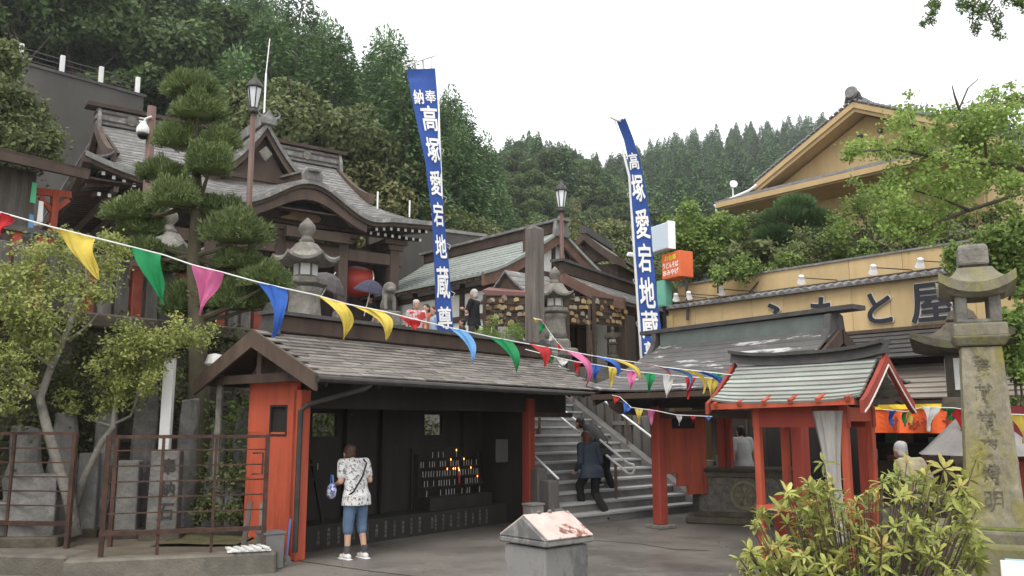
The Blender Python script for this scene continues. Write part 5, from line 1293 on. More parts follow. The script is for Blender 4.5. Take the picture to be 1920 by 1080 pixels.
# ================================================================ LAMP POSTS, CCTV
def lamp_post(label, px, py_top, py_low, Y, k):
    t_ = at(px, py_top, Y); t = thing('street_lamp', label, 'street lamp', (t_.x, t_.y, TZ)); H = t_.z - TZ; s_ = k
    MB().tube([(0, 0, 0), (0, 0, H - .95 * s_)], [.075, .055], 12).build('pole', brown_pole, t, True)
    MB().lathe([(.06, 0), (.11, .03), (.1, .1), (.055, .14)], 12, (0, 0, H - 1.0 * s_)).build('collar', dark_metal, t, True)
    gl_ = MB().lathe([(.09 * s_, H - .84 * s_), (.17 * s_, H - .38 * s_), (.165 * s_, H - .34 * s_)], 6).build('lamp_glass', glass_lamp, t)
    fr = MB()
    for q in range(6):
        a = q * math.pi / 3; fr.beam((math.cos(a) * .095 * s_, math.sin(a) * .095 * s_, H - .86 * s_), (math.cos(a) * .178 * s_, math.sin(a) * .178 * s_, H - .36 * s_), .022 * s_, .022 * s_)
    fr.build('lamp_frame', dark_metal, t)
    MB().lathe([(.2 * s_, H - .37 * s_), (.2 * s_, H - .33 * s_), (.13 * s_, H - .2 * s_), (.05 * s_, H - .13 * s_), (.03 * s_, H - .06 * s_), (.002, H)], 12).build('lamp_cap', dark_metal, t, True)
lamp_post('old style street lamp on a brown pole left of the temple dormer', 479, 138, 385, 17.5, .92)
lamp_post('old style street lamp standing before the far wooded hill', 1052, 336, 510, 23.0, .95)
c = at(291, 200, 15.0); cc = thing('camera_pole', 'brown pole with a cable bracket beside the pine top', 'pole', (c.x, c.y, TZ)); H = c.z - TZ
MB().tube([(0, 0, 0), (-.06, 0, H)], [.085, .075], 12).build('shaft', brown_pole, cc, True)
for q in (.25, .31): MB().tube([(-.06, 0, H - q), (-.26, -.04, H - q + .02)], .012, 6).build('bracket', white_paint, cc)
cam_t = thing('dome_camera', 'white dome security camera on the brown pole', 'security camera', at(268, 246, 14.9))
MB().lathe([(.03, .18), (.05, .16), (.11, .06), (.115, -.02), (.1, -.05)], 14).build('housing', white_paint, cam_t, True)
MB().ball((0, 0, -.06), (.095, .095, .1), 14, 8).build('dome', mat('black_dome', (.01, .01, .012), .1, 3, .12, 0), cam_t, True)
MB().tube([(0, 0, .16), (.04, 0, .24), (.14, 0, .28)], .02, 6).build('arm', white_paint, cam_t)
fl = thing('flood_lamp', 'grey flood lamp on an arm left of the second banner', 'flood lamp', at(1188, 478, 19.5)); MB().box((0, 0, 0), (.34, .12, .1), 0, .8, (.3, .15, 0)).build('head', spot_white, fl, bevel=.02); MB().tube([(.1, 0, 0), (.4, .1, -.15), (.5, .1, -.4)], .02, 6).build('arm', dark_metal, fl)

# ================================================================ LEFT FOREGROUND: kerb beds, iron fence, stelae
bed = MB().prism([(-5.0, 10.1, 0), (-2.85, 10.75, 0), (-3.2, 12.35, 0), (-6.2, 12.6, 0)], (0, 0, .21)).build('planting_bed', earth); tag(bed, kind='structure')
mossbed = MB().grid([[(x, y, .214 + .035 * noise.noise((x * 2, y * 2, 0)) + .02) for x in np.linspace(-4.6, -3.5, 12)] for y in np.linspace(11.2, 12.2, 12)]).build('moss_ground', mat('dull_moss', (.075, .072, .035), .5, 4, 1, 1, 40), smooth=True, fix=False); tag(mossbed, 'patchy moss on the soil behind the rusty fence', 'moss', kind='stuff')
kb = thing('kerb', 'worn concrete kerb under the rusty fence', 'kerb', (0, 0, 0))
kb_m = mat('worn_kerb_concrete', (.135, .122, .10), .3, 3, .9, .5, 40, worn=(.10, .095, .08), worn_at=.55, worn_scale=2)
MB().beam((-5.05, 10.02, .10), (-2.85, 10.68, .10), .30, .28).build('kerb_stone', kb_m, kb, bevel=.025)
kb2 = thing('kerb', 'mossy kerb step at the left edge beneath the thin trees', 'kerb', (0, 0, 0))
MB().beam((-9.5, 11.2, .10), (-5.15, 10.55, .10), .5, .26).build('kerb_stone', kb_m, kb2, bevel=.03)
bed2 = MB().prism([(-10, 11.3, 0), (-5.1, 10.6, 0), (-5.2, 12.6, 0), (-10, 12.6, 0)], (0, 0, .2)).build('planting_bed', earth); tag(bed2, kind='structure')
def iron_fence(label, p0, p1, n_posts, H=1.42, z0=.2, end=None):
    p0, p1 = Vector(p0), Vector(p1); d = p1 - p0; L_ = d.length; t = thing('iron_fence', label, 'fence', (p0.x, p0.y, z0), math.atan2(d.y, d.x))
    for k in range(n_posts): MB().box((L_ * k / (n_posts - 1), 0, H / 2), (.055 if k in (0, n_posts - 1) else .035, .055 if k in (0, n_posts - 1) else .035, H)).build('post', rust, t)
    MB().box((L_ / 2, 0, H - .02), (L_ + .06, .04, .04)).build('top_rail', rust, t)
    MB().box((L_ / 2, 0, .30), (L_ + .06, .07, .05)).build('bottom_rail', rust, t)
    for k in range(5): MB().box((L_ / 2, .01, .52 + .18 * k), (L_, .016, .016)).build('bar', rust, t)
    return t
f1 = iron_fence('rusty iron fence panel beside the vermilion hut wall', (-4.72, 10.15, 0), (-3.02, 10.72, 0), 4)
f2 = iron_fence('rusty iron fence panel at the left edge behind the pale trunk', (-9.0, 11.6, 0), (-5.62, 11.15, 0), 5, 1.45)
sb_ = MB().box((0, 0, .7), (.05, .05, 1.4)).build('fence_post', rust, None, loc=(-5.1, 11.2, .2)); tag(sb_, 'single rusty post between the two iron fence panels', 'post')
gate_hook = MB().tube([(0, 0, 0), (.12, -.02, 0), (.12, -.02, -.25), (0, 0, -.25)], .014, 6).build('hasp', rust, f1, loc=(1.62, -.05, 1.2))
stele_m = mat('grey_stele', (.145, .14, .13), .35, 5, .9, .7, 24, worn=(.22, .215, .20), worn_at=.6, worn_scale=3, rnd=.2)
carve2 = mat('stele_carving', (.05, .048, .045), .3, 12, .95, .4, 60)
for px, py, Y, wd, h, lb, tx in ((308, 960, 12.0, .40, 1.15, 'grey inscribed stele behind the fence, nearest the pine trunk', '奉納石'), (236, 965, 12.1, .34, 1.0, 'grey stele with blank face behind the fence post', ''), (70, 945, 11.5, .6, .85, 'broad low stone block at the far left behind the fence', ''),
                             (20, 900, 11.5, .5, .5, 'pale rough stone slab at the left edge', ''), (420, 960, 12.6, .55, .75, 'rough dark boulder stone right of the pine trunk', ''), (165, 930, 12.2, .28, 1.1, 'thin grey stele between the two pale trunks', '')):
    p = at(px, py, Y); o = thing('stele', lb, 'stele', (p.x, p.y, .15), R(8))
    q = MB().box((0, 0, h / 2 + .1), (wd, wd * .7, h), 0, .95).build('slab', stele_m, o); rough_edges(q, .025)
    MB().box((0, 0, .08), (wd * 1.35, wd * 1.1, .2)).build('foot', stone_dark, o, bevel=.02)
    for k, ch in enumerate(tx): text('inscription', ch, .2, carve2, o, facing((.05, -wd * .35 - .002, h - .12 - .3 * k), (1, 0, 0)), .004, .003, (.2, .22))
wb = thing('white_board_post', 'tall narrow white memorial board standing behind the fence', 'memorial board', at(311, 805, 12.25) - Vector((0, 0, .5))); MB().box((0, 0, .8), (.15, .10, 1.45)).build('board', white_paint, wb, bevel=.008); MB().box((0, 0, 1.53), (.19, .14, .05)).build('cap', dark_metal, wb)
gp = thing('grey_pipe_lamp', 'thin pale pipe with a small lamp head left of the hut gable', 'lamp', at(408, 820, 12.4)); MB().tube([(0, 0, -.6), (0, 0, 1.05)], .05, 8).build('pipe', stone, gp); MB().lathe([(.02, .1), (.1, .08), (.14, -.05), (.1, -.08)], 12, (-.1, 0, 1.1)).build('lamp_head', white_paint, gp)
mb_ = thing('grey_metal_box', 'upright grey metal bin against the vermilion hut wall', 'bin', (-2.98, 10.88, 0), R(40)); MB().box((0, 0, .21), (.26, .24, .42), 0, 1.05).build('body', mat('grey_bin_metal', (.17, .17, .165), .15, 4, .5, .15), mb_, bevel=.012); MB().box((0, 0, .43), (.29, .27, .025)).build('lid', mat('grey_bin_metal', (.17,) * 3), mb_)
cr = thing('white_slat_crate', 'white slatted rack lying on the end of the kerb', 'rack', (-3.15, 10.58, .26), R(20))
for k in range(5): MB().box((-.2 + .09 * k, 0, .02 + .004 * k), (.05, .34, .02), .25).build('slat', white_paint, cr)
for k in (-.1, .1): MB().box((0, k, .005), (.5, .03, .02)).build('batten', white_paint, cr)
for k, (x, y, lb, m_) in enumerate(((-3.32, 10.98, 'grey plank leaning on the hut wall behind the fence', white_paint), (-3.12, 10.98, 'narrow pale plank leaning beside the bin', stone))):
    o = MB().box((0, 0, .36), (.06, .03, .75), 0, 1, (-.1, .08 - .12 * k, 0)).build('plank', stone if k else grey_wood, None, loc=(x, y, .05)); tag(o, lb, 'plank')
bro = thing('mop', 'mop with blue and pale handle leaning in the hut corner by the downpipe', 'mop', (-2.86, 11.22, 0)); MB().tube([(0, 0, .05), (.02, .05, .55)], .014, 6).build('handle', mat('blue_plastic', (.1, .2, .5), .05, 3, .5, 0), bro); MB().lathe([(.07, 0), (.05, .08), (.015, .12)], 8).build('head', stone, bro)

# ================================================================ CONCRETE INCENSE BOX in the foreground
bn = thing('concrete_bin', 'squat concrete box with rusty white hinged gable lid in front of the hut', 'concrete box', (.34, 8.75, 0), R(42))
bx_m = mat('cast_concrete', (.225, .22, .21), .14, 2.2, .85, .25, 40, worn=(.12, .12, .118), worn_at=.53, worn_scale=1.6, worn_soft=.04, stretch=(1.4, 1.4, .6))
MB().box((0, 0, .28), (.60, .58, .60), 0, 1.0).build('body', bx_m, bn, bevel=.015)
MB().box((0, 0, .575), (.52, .50, .02)).build('recess', dark_metal, bn)
lidb = MB().prism([(-.335, -.335, .60), (.335, -.335, .60), (.335, -.335, .655), (-.335, -.335, .655)], (0, .67, 0)).prism([(-.335, -.335, .656), (-.335, .335, .656), (-.335, .0, .86)], (.67, 0, 0))
lidb.build('lid', bx_m, bn, bevel=.012)
rl = lichen_roof('rust_blotched_white_plate', (.56, .45, .40), (.20, .065, .035), .585, 3.2, (1, 1, 1), .4)
MB().prism([(-.31, -.34, .660), (-.31, .0, .866), (-.31, .0, .878), (-.31, -.346, .672)], (.62, 0, 0)).build('lid_plate', rl, bn)
MB().prism([(-.31, .34, .660), (-.31, .0, .866), (-.31, .0, .878), (-.31, .346, .672)], (.62, 0, 0)).build('lid_plate', rl, bn)
for x in (-.1, .05): MB().ball((x, .0, .885), (.03, .02, .02), 8, 6).build('hinge', stone, bn)

# ================================================================ RIGHT EDGE bits
pb = thing('white_notice', 'white notice board with pale blue edge at the lower right corner', 'notice', at(1912, 1078, 6.0), R(-25)); MB().box((0, 0, 0), (.22, .02, .18)).build('board', white_paint, pb, bevel=.004); MB().box((0, .005, .085), (.16, .02, .03)).build('clip', mat('pale_blue', (.4, .6, .65), .05, 3, .5, 0), pb); MB().box((0, .02, -.5), (.03, .03, .8)).build('stake', stone, pb)
um = at(1822, 852, 10.6); pa = thing('grey_parasol', 'grey canvas parasol half hidden behind the tall stone lantern', 'parasol', (um.x + .1, um.y, um.z))
MB().lathe([(.72, 0), (.66, .04), (.05, .62), (.01, .66)], 8).build('canopy', concrete, pa); MB().tube([(0, 0, -1.6), (0, 0, .7)], .02, 6).build('pole', steel, pa)
rb = thing('red_stall', 'dark red stall side seen past the stone lantern at the right edge', 'stall', at(1912, 1000, 10.5) * 1.0, R(-35)); MB().box((0, 0, .3), (.5, .4, 2.4)).build('side', mat('dark_red_stall', (.16, .02, .025), .2, 3, .6, 0), rb); MB().box((0, -.21, .6), (.42, .02, .5)).build('panel', red_dark, rb); MB().box((-.3, -.05, 1.75), (.1, .1, .5)).build('blue_tarp', mat('blue_tarp', (.08, .18, .45), .1, 3, .6, 0), rb)

rq = random.Random(15)
for k, (px, h, wd, lb) in enumerate(((188, 1.9, .34, 'tall rough grey standing stone left of the white board'), (262, 2.3, .4, 'tallest rough standing stone behind the grey steles'), (345, 2.0, .36, 'rough standing stone just left of the pine trunk'), (405, 1.7, .3, 'rough standing stone just right of the pine trunk'), (452, 1.9, .36, 'rough standing stone beside the hut wall'), (110, 1.8, .42, 'broad rough standing stone behind the left trunk'), (40, 1.6, .5, 'broad rough standing stone at the far left'))):
    p = at(px, 950, interp(px, [0, 140, 300, 450], [11.6, 12.2, 12.7, 13.1])); o = thing('standing_stone', lb, 'standing stone', (p.x, p.y, .1), R(20))
    b_ = MB(); n_ = 7; rings = []
    for i in range(n_ + 1):
        f = i / n_; w_ = wd * (1 - .25 * f ** 3) * rq.uniform(.86, 1.1); rings.append((w_ * .5, h * f))
    m_ = MB().lathe([(r_, z) for r_, z in rings], 7, (0, 0, 0), rq.uniform(0, 1), 1.0, .55); m_.v = [(x + rq.uniform(-.03, .03), y + rq.uniform(-.03, .03), z + rq.uniform(-.03, .03)) for x, y, z in m_.v]
    m_.build('slab', stele_m, o, bevel=.015)
# ================================================================ PLANTS
needle = leafmat('pine_needles', (.085, .125, .042), (.165, .215, .078), (.22, .26, .11), rnd=.12, trans=.12, scale=1.6)
def needle_pad(name, r, n, seed):
    rg = np.random.default_rng(seed); rx, ry, rz = r
    d = rvec(n, rg); d[:, 2] = np.abs(d[:, 2]) * 1.0 - .25; d = unit(d)
    lump = 1 + .30 * np.sin(d[:, 0] * 5 + seed) * np.cos(d[:, 1] * 4 + seed * 2) + .10 * np.sin(d[:, 0] * 11 + seed * 3) * np.sin(d[:, 2] * 9 + seed)
    base = d * np.array([rx, ry, rz]) * rg.uniform(.55, 1.08, (n, 1)) * lump[:, None]
    base[:, 2] = np.maximum(base[:, 2], -rz * .42)
    a = unit(d * .8 + np.array([0, 0, .65]) + rg.normal(size=(n, 3)) * .45) * rg.uniform(.05, .10, (n, 1)) * .6
    b = unit(np.cross(a, rg.normal(size=(n, 3)))) * .0075
    return quads_mesh(name, base + a * .5, a, b, needle)
pineb = at(376, 985, 13.0)
pine = thing('cloud_pruned_pine', 'tall cloud pruned pine with rounded needle pads before the temple', 'pine tree', (pineb.x, pineb.y, 0))
PB = Vector((pineb.x, pineb.y, 0))
tr = [at(376, 1000, 13.0), at(372, 860, 13.0), at(374, 720, 13.0), at(369, 600, 13.05), at(363, 480, 13.0), at(371, 380, 13.0), at(366, 280, 13.0), at(370, 170, 13.0)]
pbark = mat('pine_bark', (.085, .075, .048), .45, 5, .95, 1.0, 18, stretch=(1, 1, .35))
MB().tube([p - PB for p in tr], [.19, .165, .15, .13, .105, .085, .06, .03], 12).build('trunk', pbark, pine, True)
pads = [(366, 163, 54, 24, 0), (372, 203, 50, 26, -.15), (338, 258, 47, 26, .1), (414, 262, 32, 22, 0), (393, 302, 46, 32, -.25), (305, 322, 46, 20, .2), (330, 366, 50, 28, -.3), (250, 395, 52, 24, .1), (408, 394, 46, 24, .3), (443, 430, 58, 36, -.2),
        (262, 428, 44, 16, .3), (272, 468, 46, 20, .2), (447, 490, 48, 20, .1), (500, 520, 42, 24, -.1), (343, 565, 42, 34, .3), (428, 556, 56, 36, .2), (338, 495, 42, 22, .4), (480, 560, 36, 24, .3)]
for k, (px, py, rx, ry, dy) in enumerate(pads):
    Y = 13.0 + dy; c = at(px, py, Y); s_ = Y / F
    r = (rx * s_ * .92, rx * s_ * .78, ry * s_ * 1.45)
    pad = mesh_obj('needle_pad', needle_pad('needle_pad', r, 7000, k), pine, c - PB - Vector((0, 0, r[2] * .25)))
    core = MB()
    prof = [(.02, -r[2] * .24), (r[0] * .66, -r[2] * .2), (r[0] * .76, r[2] * .08), (r[0] * .55, r[2] * .48), (.02, r[2] * .7)]
    core.lathe(prof, 14, (0, 0, 0), 0, 1, .85).build('inner_needles', needle, pad, True)
    # limb from the trunk
    q = min(tr, key=lambda v: abs(v.z - (c.z - .25)))
    m_ = q.lerp(c, .5) + Vector((0, 0, -.12))
    MB().tube([q - PB, m_ - PB, c - PB - Vector((0, 0, r[2] * .45))], [.045, .035, .02], 6).build('limb', pbark, pine)
# ---- thin pale-barked trees, left
yl_leaf = leafmat('yellow_green_leaves', (.20, .25, .07), (.37, .40, .13), (.52, .47, .18), rnd=.1, trans=.35, scale=2.2)
gr_leaf = leafmat('fresh_green_leaves', (.11, .18, .04), (.21, .29, .075), (.32, .35, .10), rnd=.1, trans=.35, scale=2)
def px_blobs(lst, Y, jit, per, size, asp, m, name, parent, org, seed=1, flat=.5):
    rg = random.Random(seed); C = []; O = []
    for (px, py, r) in lst:
        y = (Y(px) if callable(Y) else Y) + rg.uniform(-jit, jit); c = at(px, py, y); q = r * y / F
        k = rg.randint(7, 10)
        bl = [(c.x + rg.gauss(0, .55) * q, c.y + rg.gauss(0, .6) * q, c.z + rg.gauss(0, .5) * q, q * rg.uniform(.2, .6), q * rg.uniform(.2, .6), q * rg.uniform(.1, .3)) for _ in range(k)]
        p, o_ = blob_points(bl, max(14, int(per * (r / 40) ** 1.6 * 3.0 / k)), rg.randint(0, 9999), .1)
        p += np.random.default_rng(rg.randint(0, 9999)).normal(size=p.shape) * q * .26; C.append(p); O.append(o_)
    C = np.concatenate(C) - np.array(org); O = np.concatenate(O)
    a, b = leaves(C, size, asp, O * .4 + np.array([0, -.2, .7]), seed, flat, .25)
    return mesh_obj(name, quads_mesh(name, C, a, b, m), parent)
def branch(parent, org, pts, r0, r1, m=bark_pale, n=7, name='branch'):
    P = [at(*p) - Vector(org) for p in pts]; k = len(P)
    return MB().tube(P, [r0 + (r1 - r0) * i / (k - 1) for i in range(k)], n).build(name, m, parent, True)
o1 = at(140, 985, 11.4); org = (o1.x, o1.y, 0)
t1 = thing('thin_pale_tree', 'thin pale barked tree with yellow green leaves at the left edge', 'tree', org)
branch(t1, org, [(142, 1005, 11.4), (128, 930, 11.4), (105, 860, 11.4), (82, 780, 11.4), (75, 745, 11.4), (95, 690, 11.4), (118, 640, 11.35), (138, 590, 11.35)], .085, .035, name='trunk')
branch(t1, org, [(75, 745, 11.4), (40, 720, 11.4), (5, 690, 11.4)], .04, .02); branch(t1, org, [(118, 640, 11.35), (85, 600, 11.3), (45, 570, 11.3)], .03, .012)
branch(t1, org, [(138, 590, 11.35), (165, 545, 11.35), (160, 500, 11.35)], .03, .01); branch(t1, org, [(128, 640, 11.35), (165, 610, 11.35), (190, 580, 11.4)], .025, .008); branch(t1, org, [(100, 690, 11.35), (60, 660, 11.35), (30, 640, 11.35)], .025, .01)
px_blobs([(40, 545, 50), (95, 520, 45), (140, 545, 38), (20, 600, 45), (75, 590, 45), (10, 520, 30), (60, 480, 32), (110, 465, 32), (155, 470, 30), (195, 500, 34), (190, 555, 26), (30, 655, 38), (90, 640, 30), (15, 710, 34), (50, 690, 26), (225, 470, 20), (10, 770, 22), (200, 450, 18)],
         11.35, .35, 220, .062, .55, yl_leaf, 'foliage', t1, org, 3)
o2 = at(150, 985, 12.05); org = (o2.x + .03, o2.y, 0)
t2 = thing('thin_pale_tree', 'slender leaning tree with a yellow green head beside the fence', 'tree', org)
branch(t2, org, [(138, 960, 12.0), (160, 890, 12.0), (190, 830, 11.95), (212, 800, 11.9), (216, 760, 11.9), (225, 700, 11.9)], .055, .025, name='trunk')
branch(t2, org, [(212, 800, 11.9), (180, 790, 11.9), (160, 780, 11.9)], .022, .01); branch(t2, org, [(214, 795, 11.9), (245, 780, 11.9), (262, 735, 11.9), (290, 690, 11.9)], .025, .01); branch(t2, org, [(225, 705, 11.9), (270, 670, 11.9), (320, 640, 11.9), (350, 630, 11.9)], .022, .008)
px_blobs([(230, 650, 36), (265, 640, 34), (300, 650, 34), (335, 635, 32), (365, 630, 26), (215, 690, 28), (250, 690, 32), (290, 690, 26), (205, 725, 24), (240, 735, 24), (195, 760, 16), (130, 755, 22), (275, 720, 20)],
         11.9, .35, 420, .058, .5, yl_leaf, 'foliage', t2, org, 4)
# ---- shrub masses in front of the retaining wall (ivy and bushes)
dk_leaf = leafmat('dull_green_leaves', (.065, .085, .03), (.12, .14, .05), (.19, .175, .08), rnd=.12, trans=.2, scale=1.5)
YW = lambda px: interp(px, [0, 140, 300, 450], [11.85, 12.6, 13.5, 14.6])
def shrub(name, label, lst, Y, jit, per, size, asp, m, seed, cat='shrub', z0=0.0):
    yf = Y if callable(Y) else (lambda px: Y)
    c = at(lst[0][0], lst[0][1], yf(lst[0][0])); org = (c.x, c.y, z0); t = thing(name, label, cat, org)
    px_blobs(lst, Y, jit, per, size, asp, m, 'foliage', t, org, seed)
    rg = random.Random(seed); mb = MB()
    for (px, py, r) in lst[::2]:
        p = at(px, py, yf(px)) - Vector(org); mb.tube([(p.x * .6, p.y, min(0, p.z - r * yf(px) / F * 1.5)), (p.x * .85, p.y, p.z * .6), p], [.03, .02, .008], 5)
    mb.build('stems', bark, t); return t
shrub('wall_ivy', 'dull green creeper covering the left part of the mossy wall', [(40, 800, 60), (110, 830, 50), (160, 760, 50), (60, 720, 55), (230, 790, 40), (10, 850, 40), (190, 690, 40), (120, 700, 40), (280, 730, 40), (330, 780, 30), (440, 760, 34), (430, 700, 26), (270, 850, 26), (60, 640, 40), (150, 620, 40), (230, 620, 30)], YW, .12, 190, .06, .7, dk_leaf, 8, 'creeper')
shrub('low_shrub', 'low dark shrub at the foot of the pine trunk', [(420, 900, 36), (395, 940, 30), (455, 940, 24), (430, 960, 24)], 12.4, .3, 300, .07, .5, dk_leaf, 9)
shrub('rounded_shrub', 'big olive shrub in front of the tall concrete wall at the upper left', [(10, 130, 40), (15, 180, 48), (30, 240, 50), (60, 260, 42), (20, 290, 46), (75, 285, 30), (5, 95, 30)], 22, 1.2, 640, .16, .6, broad_olive, 10, 'shrub', TZ)
# ---- rhododendron in the right foreground
rho = leafmat('rhododendron_leaves', (.19, .24, .05), (.37, .39, .11), (.54, .48, .18), rnd=.3, trans=.25, scale=5, autumn=((.22, .10, .04), .5), rough=.4)
def rosette(seed):
    rg = random.Random(seed); mb = MB(); n = rg.randint(7, 13); K_ = rg.uniform(.7, 1.2)
    for k in range(n):
        a = k * 2.4 + rg.uniform(-.3, .3); el = rg.uniform(-.45, .65) if k > 3 else rg.uniform(.6, 1.2); L_ = rg.uniform(.06, .14) * K_; dp = rg.uniform(.4, 2.4); wd = L_ * rg.uniform(.095, .14)
        d = Vector((math.cos(a) * math.cos(el), math.sin(a) * math.cos(el), math.sin(el))); side = Vector((-math.sin(a), math.cos(a), 0)); up = side.cross(d) * -1
        def pt(f, s_, dr): return d * L_ * f + side * wd * s_ + Vector((0, 0, -dr * dp * L_)) + up * (.25 * wd * abs(s_))
        vs = [pt(.08, 0, 0), pt(.38, 1, .03), pt(.38, 0, .03), pt(.38, -1, .03), pt(.72, .85, .12), pt(.72, 0, .12), pt(.72, -.85, .12), pt(1, 0, .26)]
        mb.add(vs, [(0, 1, 2), (0, 2, 3), (1, 4, 5, 2), (2, 5, 6, 3), (4, 7, 5), (5, 7, 6)])
    me = mb.mesh('leaf_rosette'); me.materials.append(rho); return me
ros = [rosette(100 + k) for k in range(14)]
bc = at(1610, 990, 6.55); bush = thing('rhododendron_bush', 'yellow green long leaved bush filling the lower right foreground', 'bush', (bc.x, bc.y, 0))
rb_ = random.Random(21); outline = [(1380, 1035), (1430, 950), (1480, 925), (1540, 880), (1600, 930), (1660, 890), (1700, 880), (1760, 890), (1800, 880), (1825, 940), (1835, 1010), (1845, 1060)]
stems = MB(); cnt = 0; stuff_v = []
tips = [(1545, 868), (1700, 868), (1705, 905), (1830, 862), (1815, 900), (1490, 930), (1800, 905), (1655, 905), (1560, 905), (1475, 925), (1795, 955), (1830, 955), (1770, 880)]
spots_b = [(px, py, 6.55 + rb_.uniform(-.3, .3)) for px, py in tips]
while len(spots_b) < 430:
    px = rb_.uniform(1385, 1842); py0 = interp(px, [o_[0] for o_ in outline], [o_[1] for o_ in outline])
    py = py0 + rb_.uniform(5, 220) ** 1.0; spots_b.append((px, py, 6.55 + rb_.uniform(-.55, .75) * min(1, (py - py0) / 60 + .2)))
for i, (px, py, Y) in enumerate(spots_b):
    p = at(px, py, Y)
    if p.z < .08: p.z = rb_.uniform(.1, .6)
    q = p - Vector((bc.x, bc.y, 0))
    o = mesh_obj('leaf_rosette', rb_.choice(ros), bush, q) if i < 298 else None
    out = Vector((q.x * .8, q.y * .8 - .2, 1.0)).normalized(); eu = out.to_track_quat('Z', 'Y').to_euler()
    rot = Euler((eu.x + rb_.uniform(-.35, .35), eu.y + rb_.uniform(-.35, .35), rb_.uniform(0, 6.28))); sc_ = rb_.uniform(.75, 1.25)
    if o: o.rotation_euler = rot; o.scale = (sc_,) * 3
    else:
        me = rb_.choice(ros); M_ = Matrix.Translation(q) @ rot.to_matrix().to_4x4() @ Matrix.Scale(sc_, 4)
        base = len(stuff_v); stuff_v.append((me, M_))
    root = Vector((q.x * .25, q.y * .25, .0)); mid_ = root.lerp(q, .6) + Vector((0, 0, -.06)); stems.tube([root, mid_, q], [.009, .006, .004], 4, False)
stems.build('stems', bark, bush)
mb = MB()
for me, M_ in stuff_v: mb.add([M_ @ v.co for v in me.vertices], [tuple(p.vertices) for p in me.polygons])
tag(mb.build('inner_leaves', rho, bush, fix=False), kind='stuff')
# ---- ginkgo reaching in from the right
gk = leafmat('ginkgo_leaves', (.16, .25, .055), (.30, .40, .11), (.44, .48, .16), rnd=.1, trans=.4, scale=1.1)
gorg = at(2080, 560, 13.0); org = (gorg.x, gorg.y, 0)
gt_ = thing('ginkgo_tree', 'bright green ginkgo branches reaching in from the right edge', 'ginkgo tree', org)
branch(gt_, org, [(2080, 1250, 13.0), (2080, 800, 13.0), (2075, 450, 13.0), (2060, 250, 13.0)], .28, .12, bark, 10, 'trunk')
for pts in ([(2075, 420, 13), (1920, 360, 12.7), (1800, 400, 12.5), (1700, 440, 12.4), (1650, 470, 12.3)], [(2070, 380, 13), (1900, 310, 12.6), (1780, 300, 12.4), (1680, 280, 12.3), (1590, 285, 12.2)], [(1850, 305, 12.5), (1845, 240, 12.5), (1862, 175, 12.5)], [(1740, 295, 12.4), (1712, 240, 12.4), (1706, 205, 12.4)],
            [(1830, 300, 12.5), (1800, 240, 12.5), (1798, 205, 12.5), (1815, 165, 12.5), (1834, 148, 12.5)], [(1800, 210, 12.5), (1790, 180, 12.5), (1785, 160, 12.5)], [(1862, 205, 12.5), (1890, 190, 12.4), (1930, 180, 12.4)], [(1820, 395, 12.5), (1760, 370, 12.4), (1690, 350, 12.3)], [(1780, 405, 12.5), (1730, 440, 12.4), (1700, 445, 12.3)]):
    branch(gt_, org, pts, .05 if pts[0][0] > 2000 else .022, .008, bark, 6)
px_blobs([(1600, 285, 22), (1640, 275, 30), (1690, 260, 34), (1706, 215, 22), (1735, 285, 40), (1790, 275, 42), (1800, 220, 28), (1840, 260, 40), (1860, 185, 26), (1862, 215, 26), (1895, 235, 40), (1915, 190, 16), (1890, 290, 44), (1840, 320, 42), (1780, 340, 44), (1720, 345, 42), (1670, 345, 24), (1690, 390, 38), (1745, 395, 40), (1800, 380, 36), (1900, 350, 34), (1735, 430, 32), (1690, 430, 26), (1880, 395, 24), (1900, 190, 18), (1765, 225, 18)],
         12.5, .5, 270, .056, .9, gk, 'foliage', gt_, org, 14)
ov = at(1900, -40, 8.5); org = (ov.x, ov.y, ov.z); tw = thing('overhanging_branch', 'dark leafy twigs hanging into the sky at the top right corner', 'branch', org)
tlf = leafmat('backlit_leaves', (.07, .11, .03), (.13, .19, .05), None, rnd=.1, trans=.6, scale=3)
bt0 = at(2500, 0, 9.5); branch(tw, org, [(2500, 1290, 9.5), (2500, 700, 9.5), (2480, 200, 9.5), (2420, -150, 9.4)], .2, .07, bark, 10, 'trunk'); branch(tw, org, [(2490, 200, 9.5), (2250, -60, 9.0), (1960, -60, 8.6)], .05, .014, bark, 6)
for pts in ([(1960, -60, 8.6), (1850, -20, 8.5), (1770, -10, 8.5), (1745, 30, 8.5)], [(1880, -30, 8.5), (1850, 20, 8.5), (1870, 65, 8.5)], [(1850, -20, 8.5), (1825, 15, 8.5), (1822, 55, 8.5)]): branch(tw, org, pts, .014, .004, bark, 5)
for i_, lst in enumerate(([(1757, 5, 14), (1747, 20, 14), (1738, 38, 12), (1800, 3, 14), (1815, 12, 15), (1830, 25, 15), (1832, 50, 13), (1845, 8, 15), (1862, 25, 14), (1868, 48, 13), (1875, 65, 11), (1890, 0, 14), (1905, 10, 14), (1918, 5, 12)],)):
    px_blobs(lst, 8.5, .25, 420, .038, .42, tlf, 'foliage', tw, org, 15)
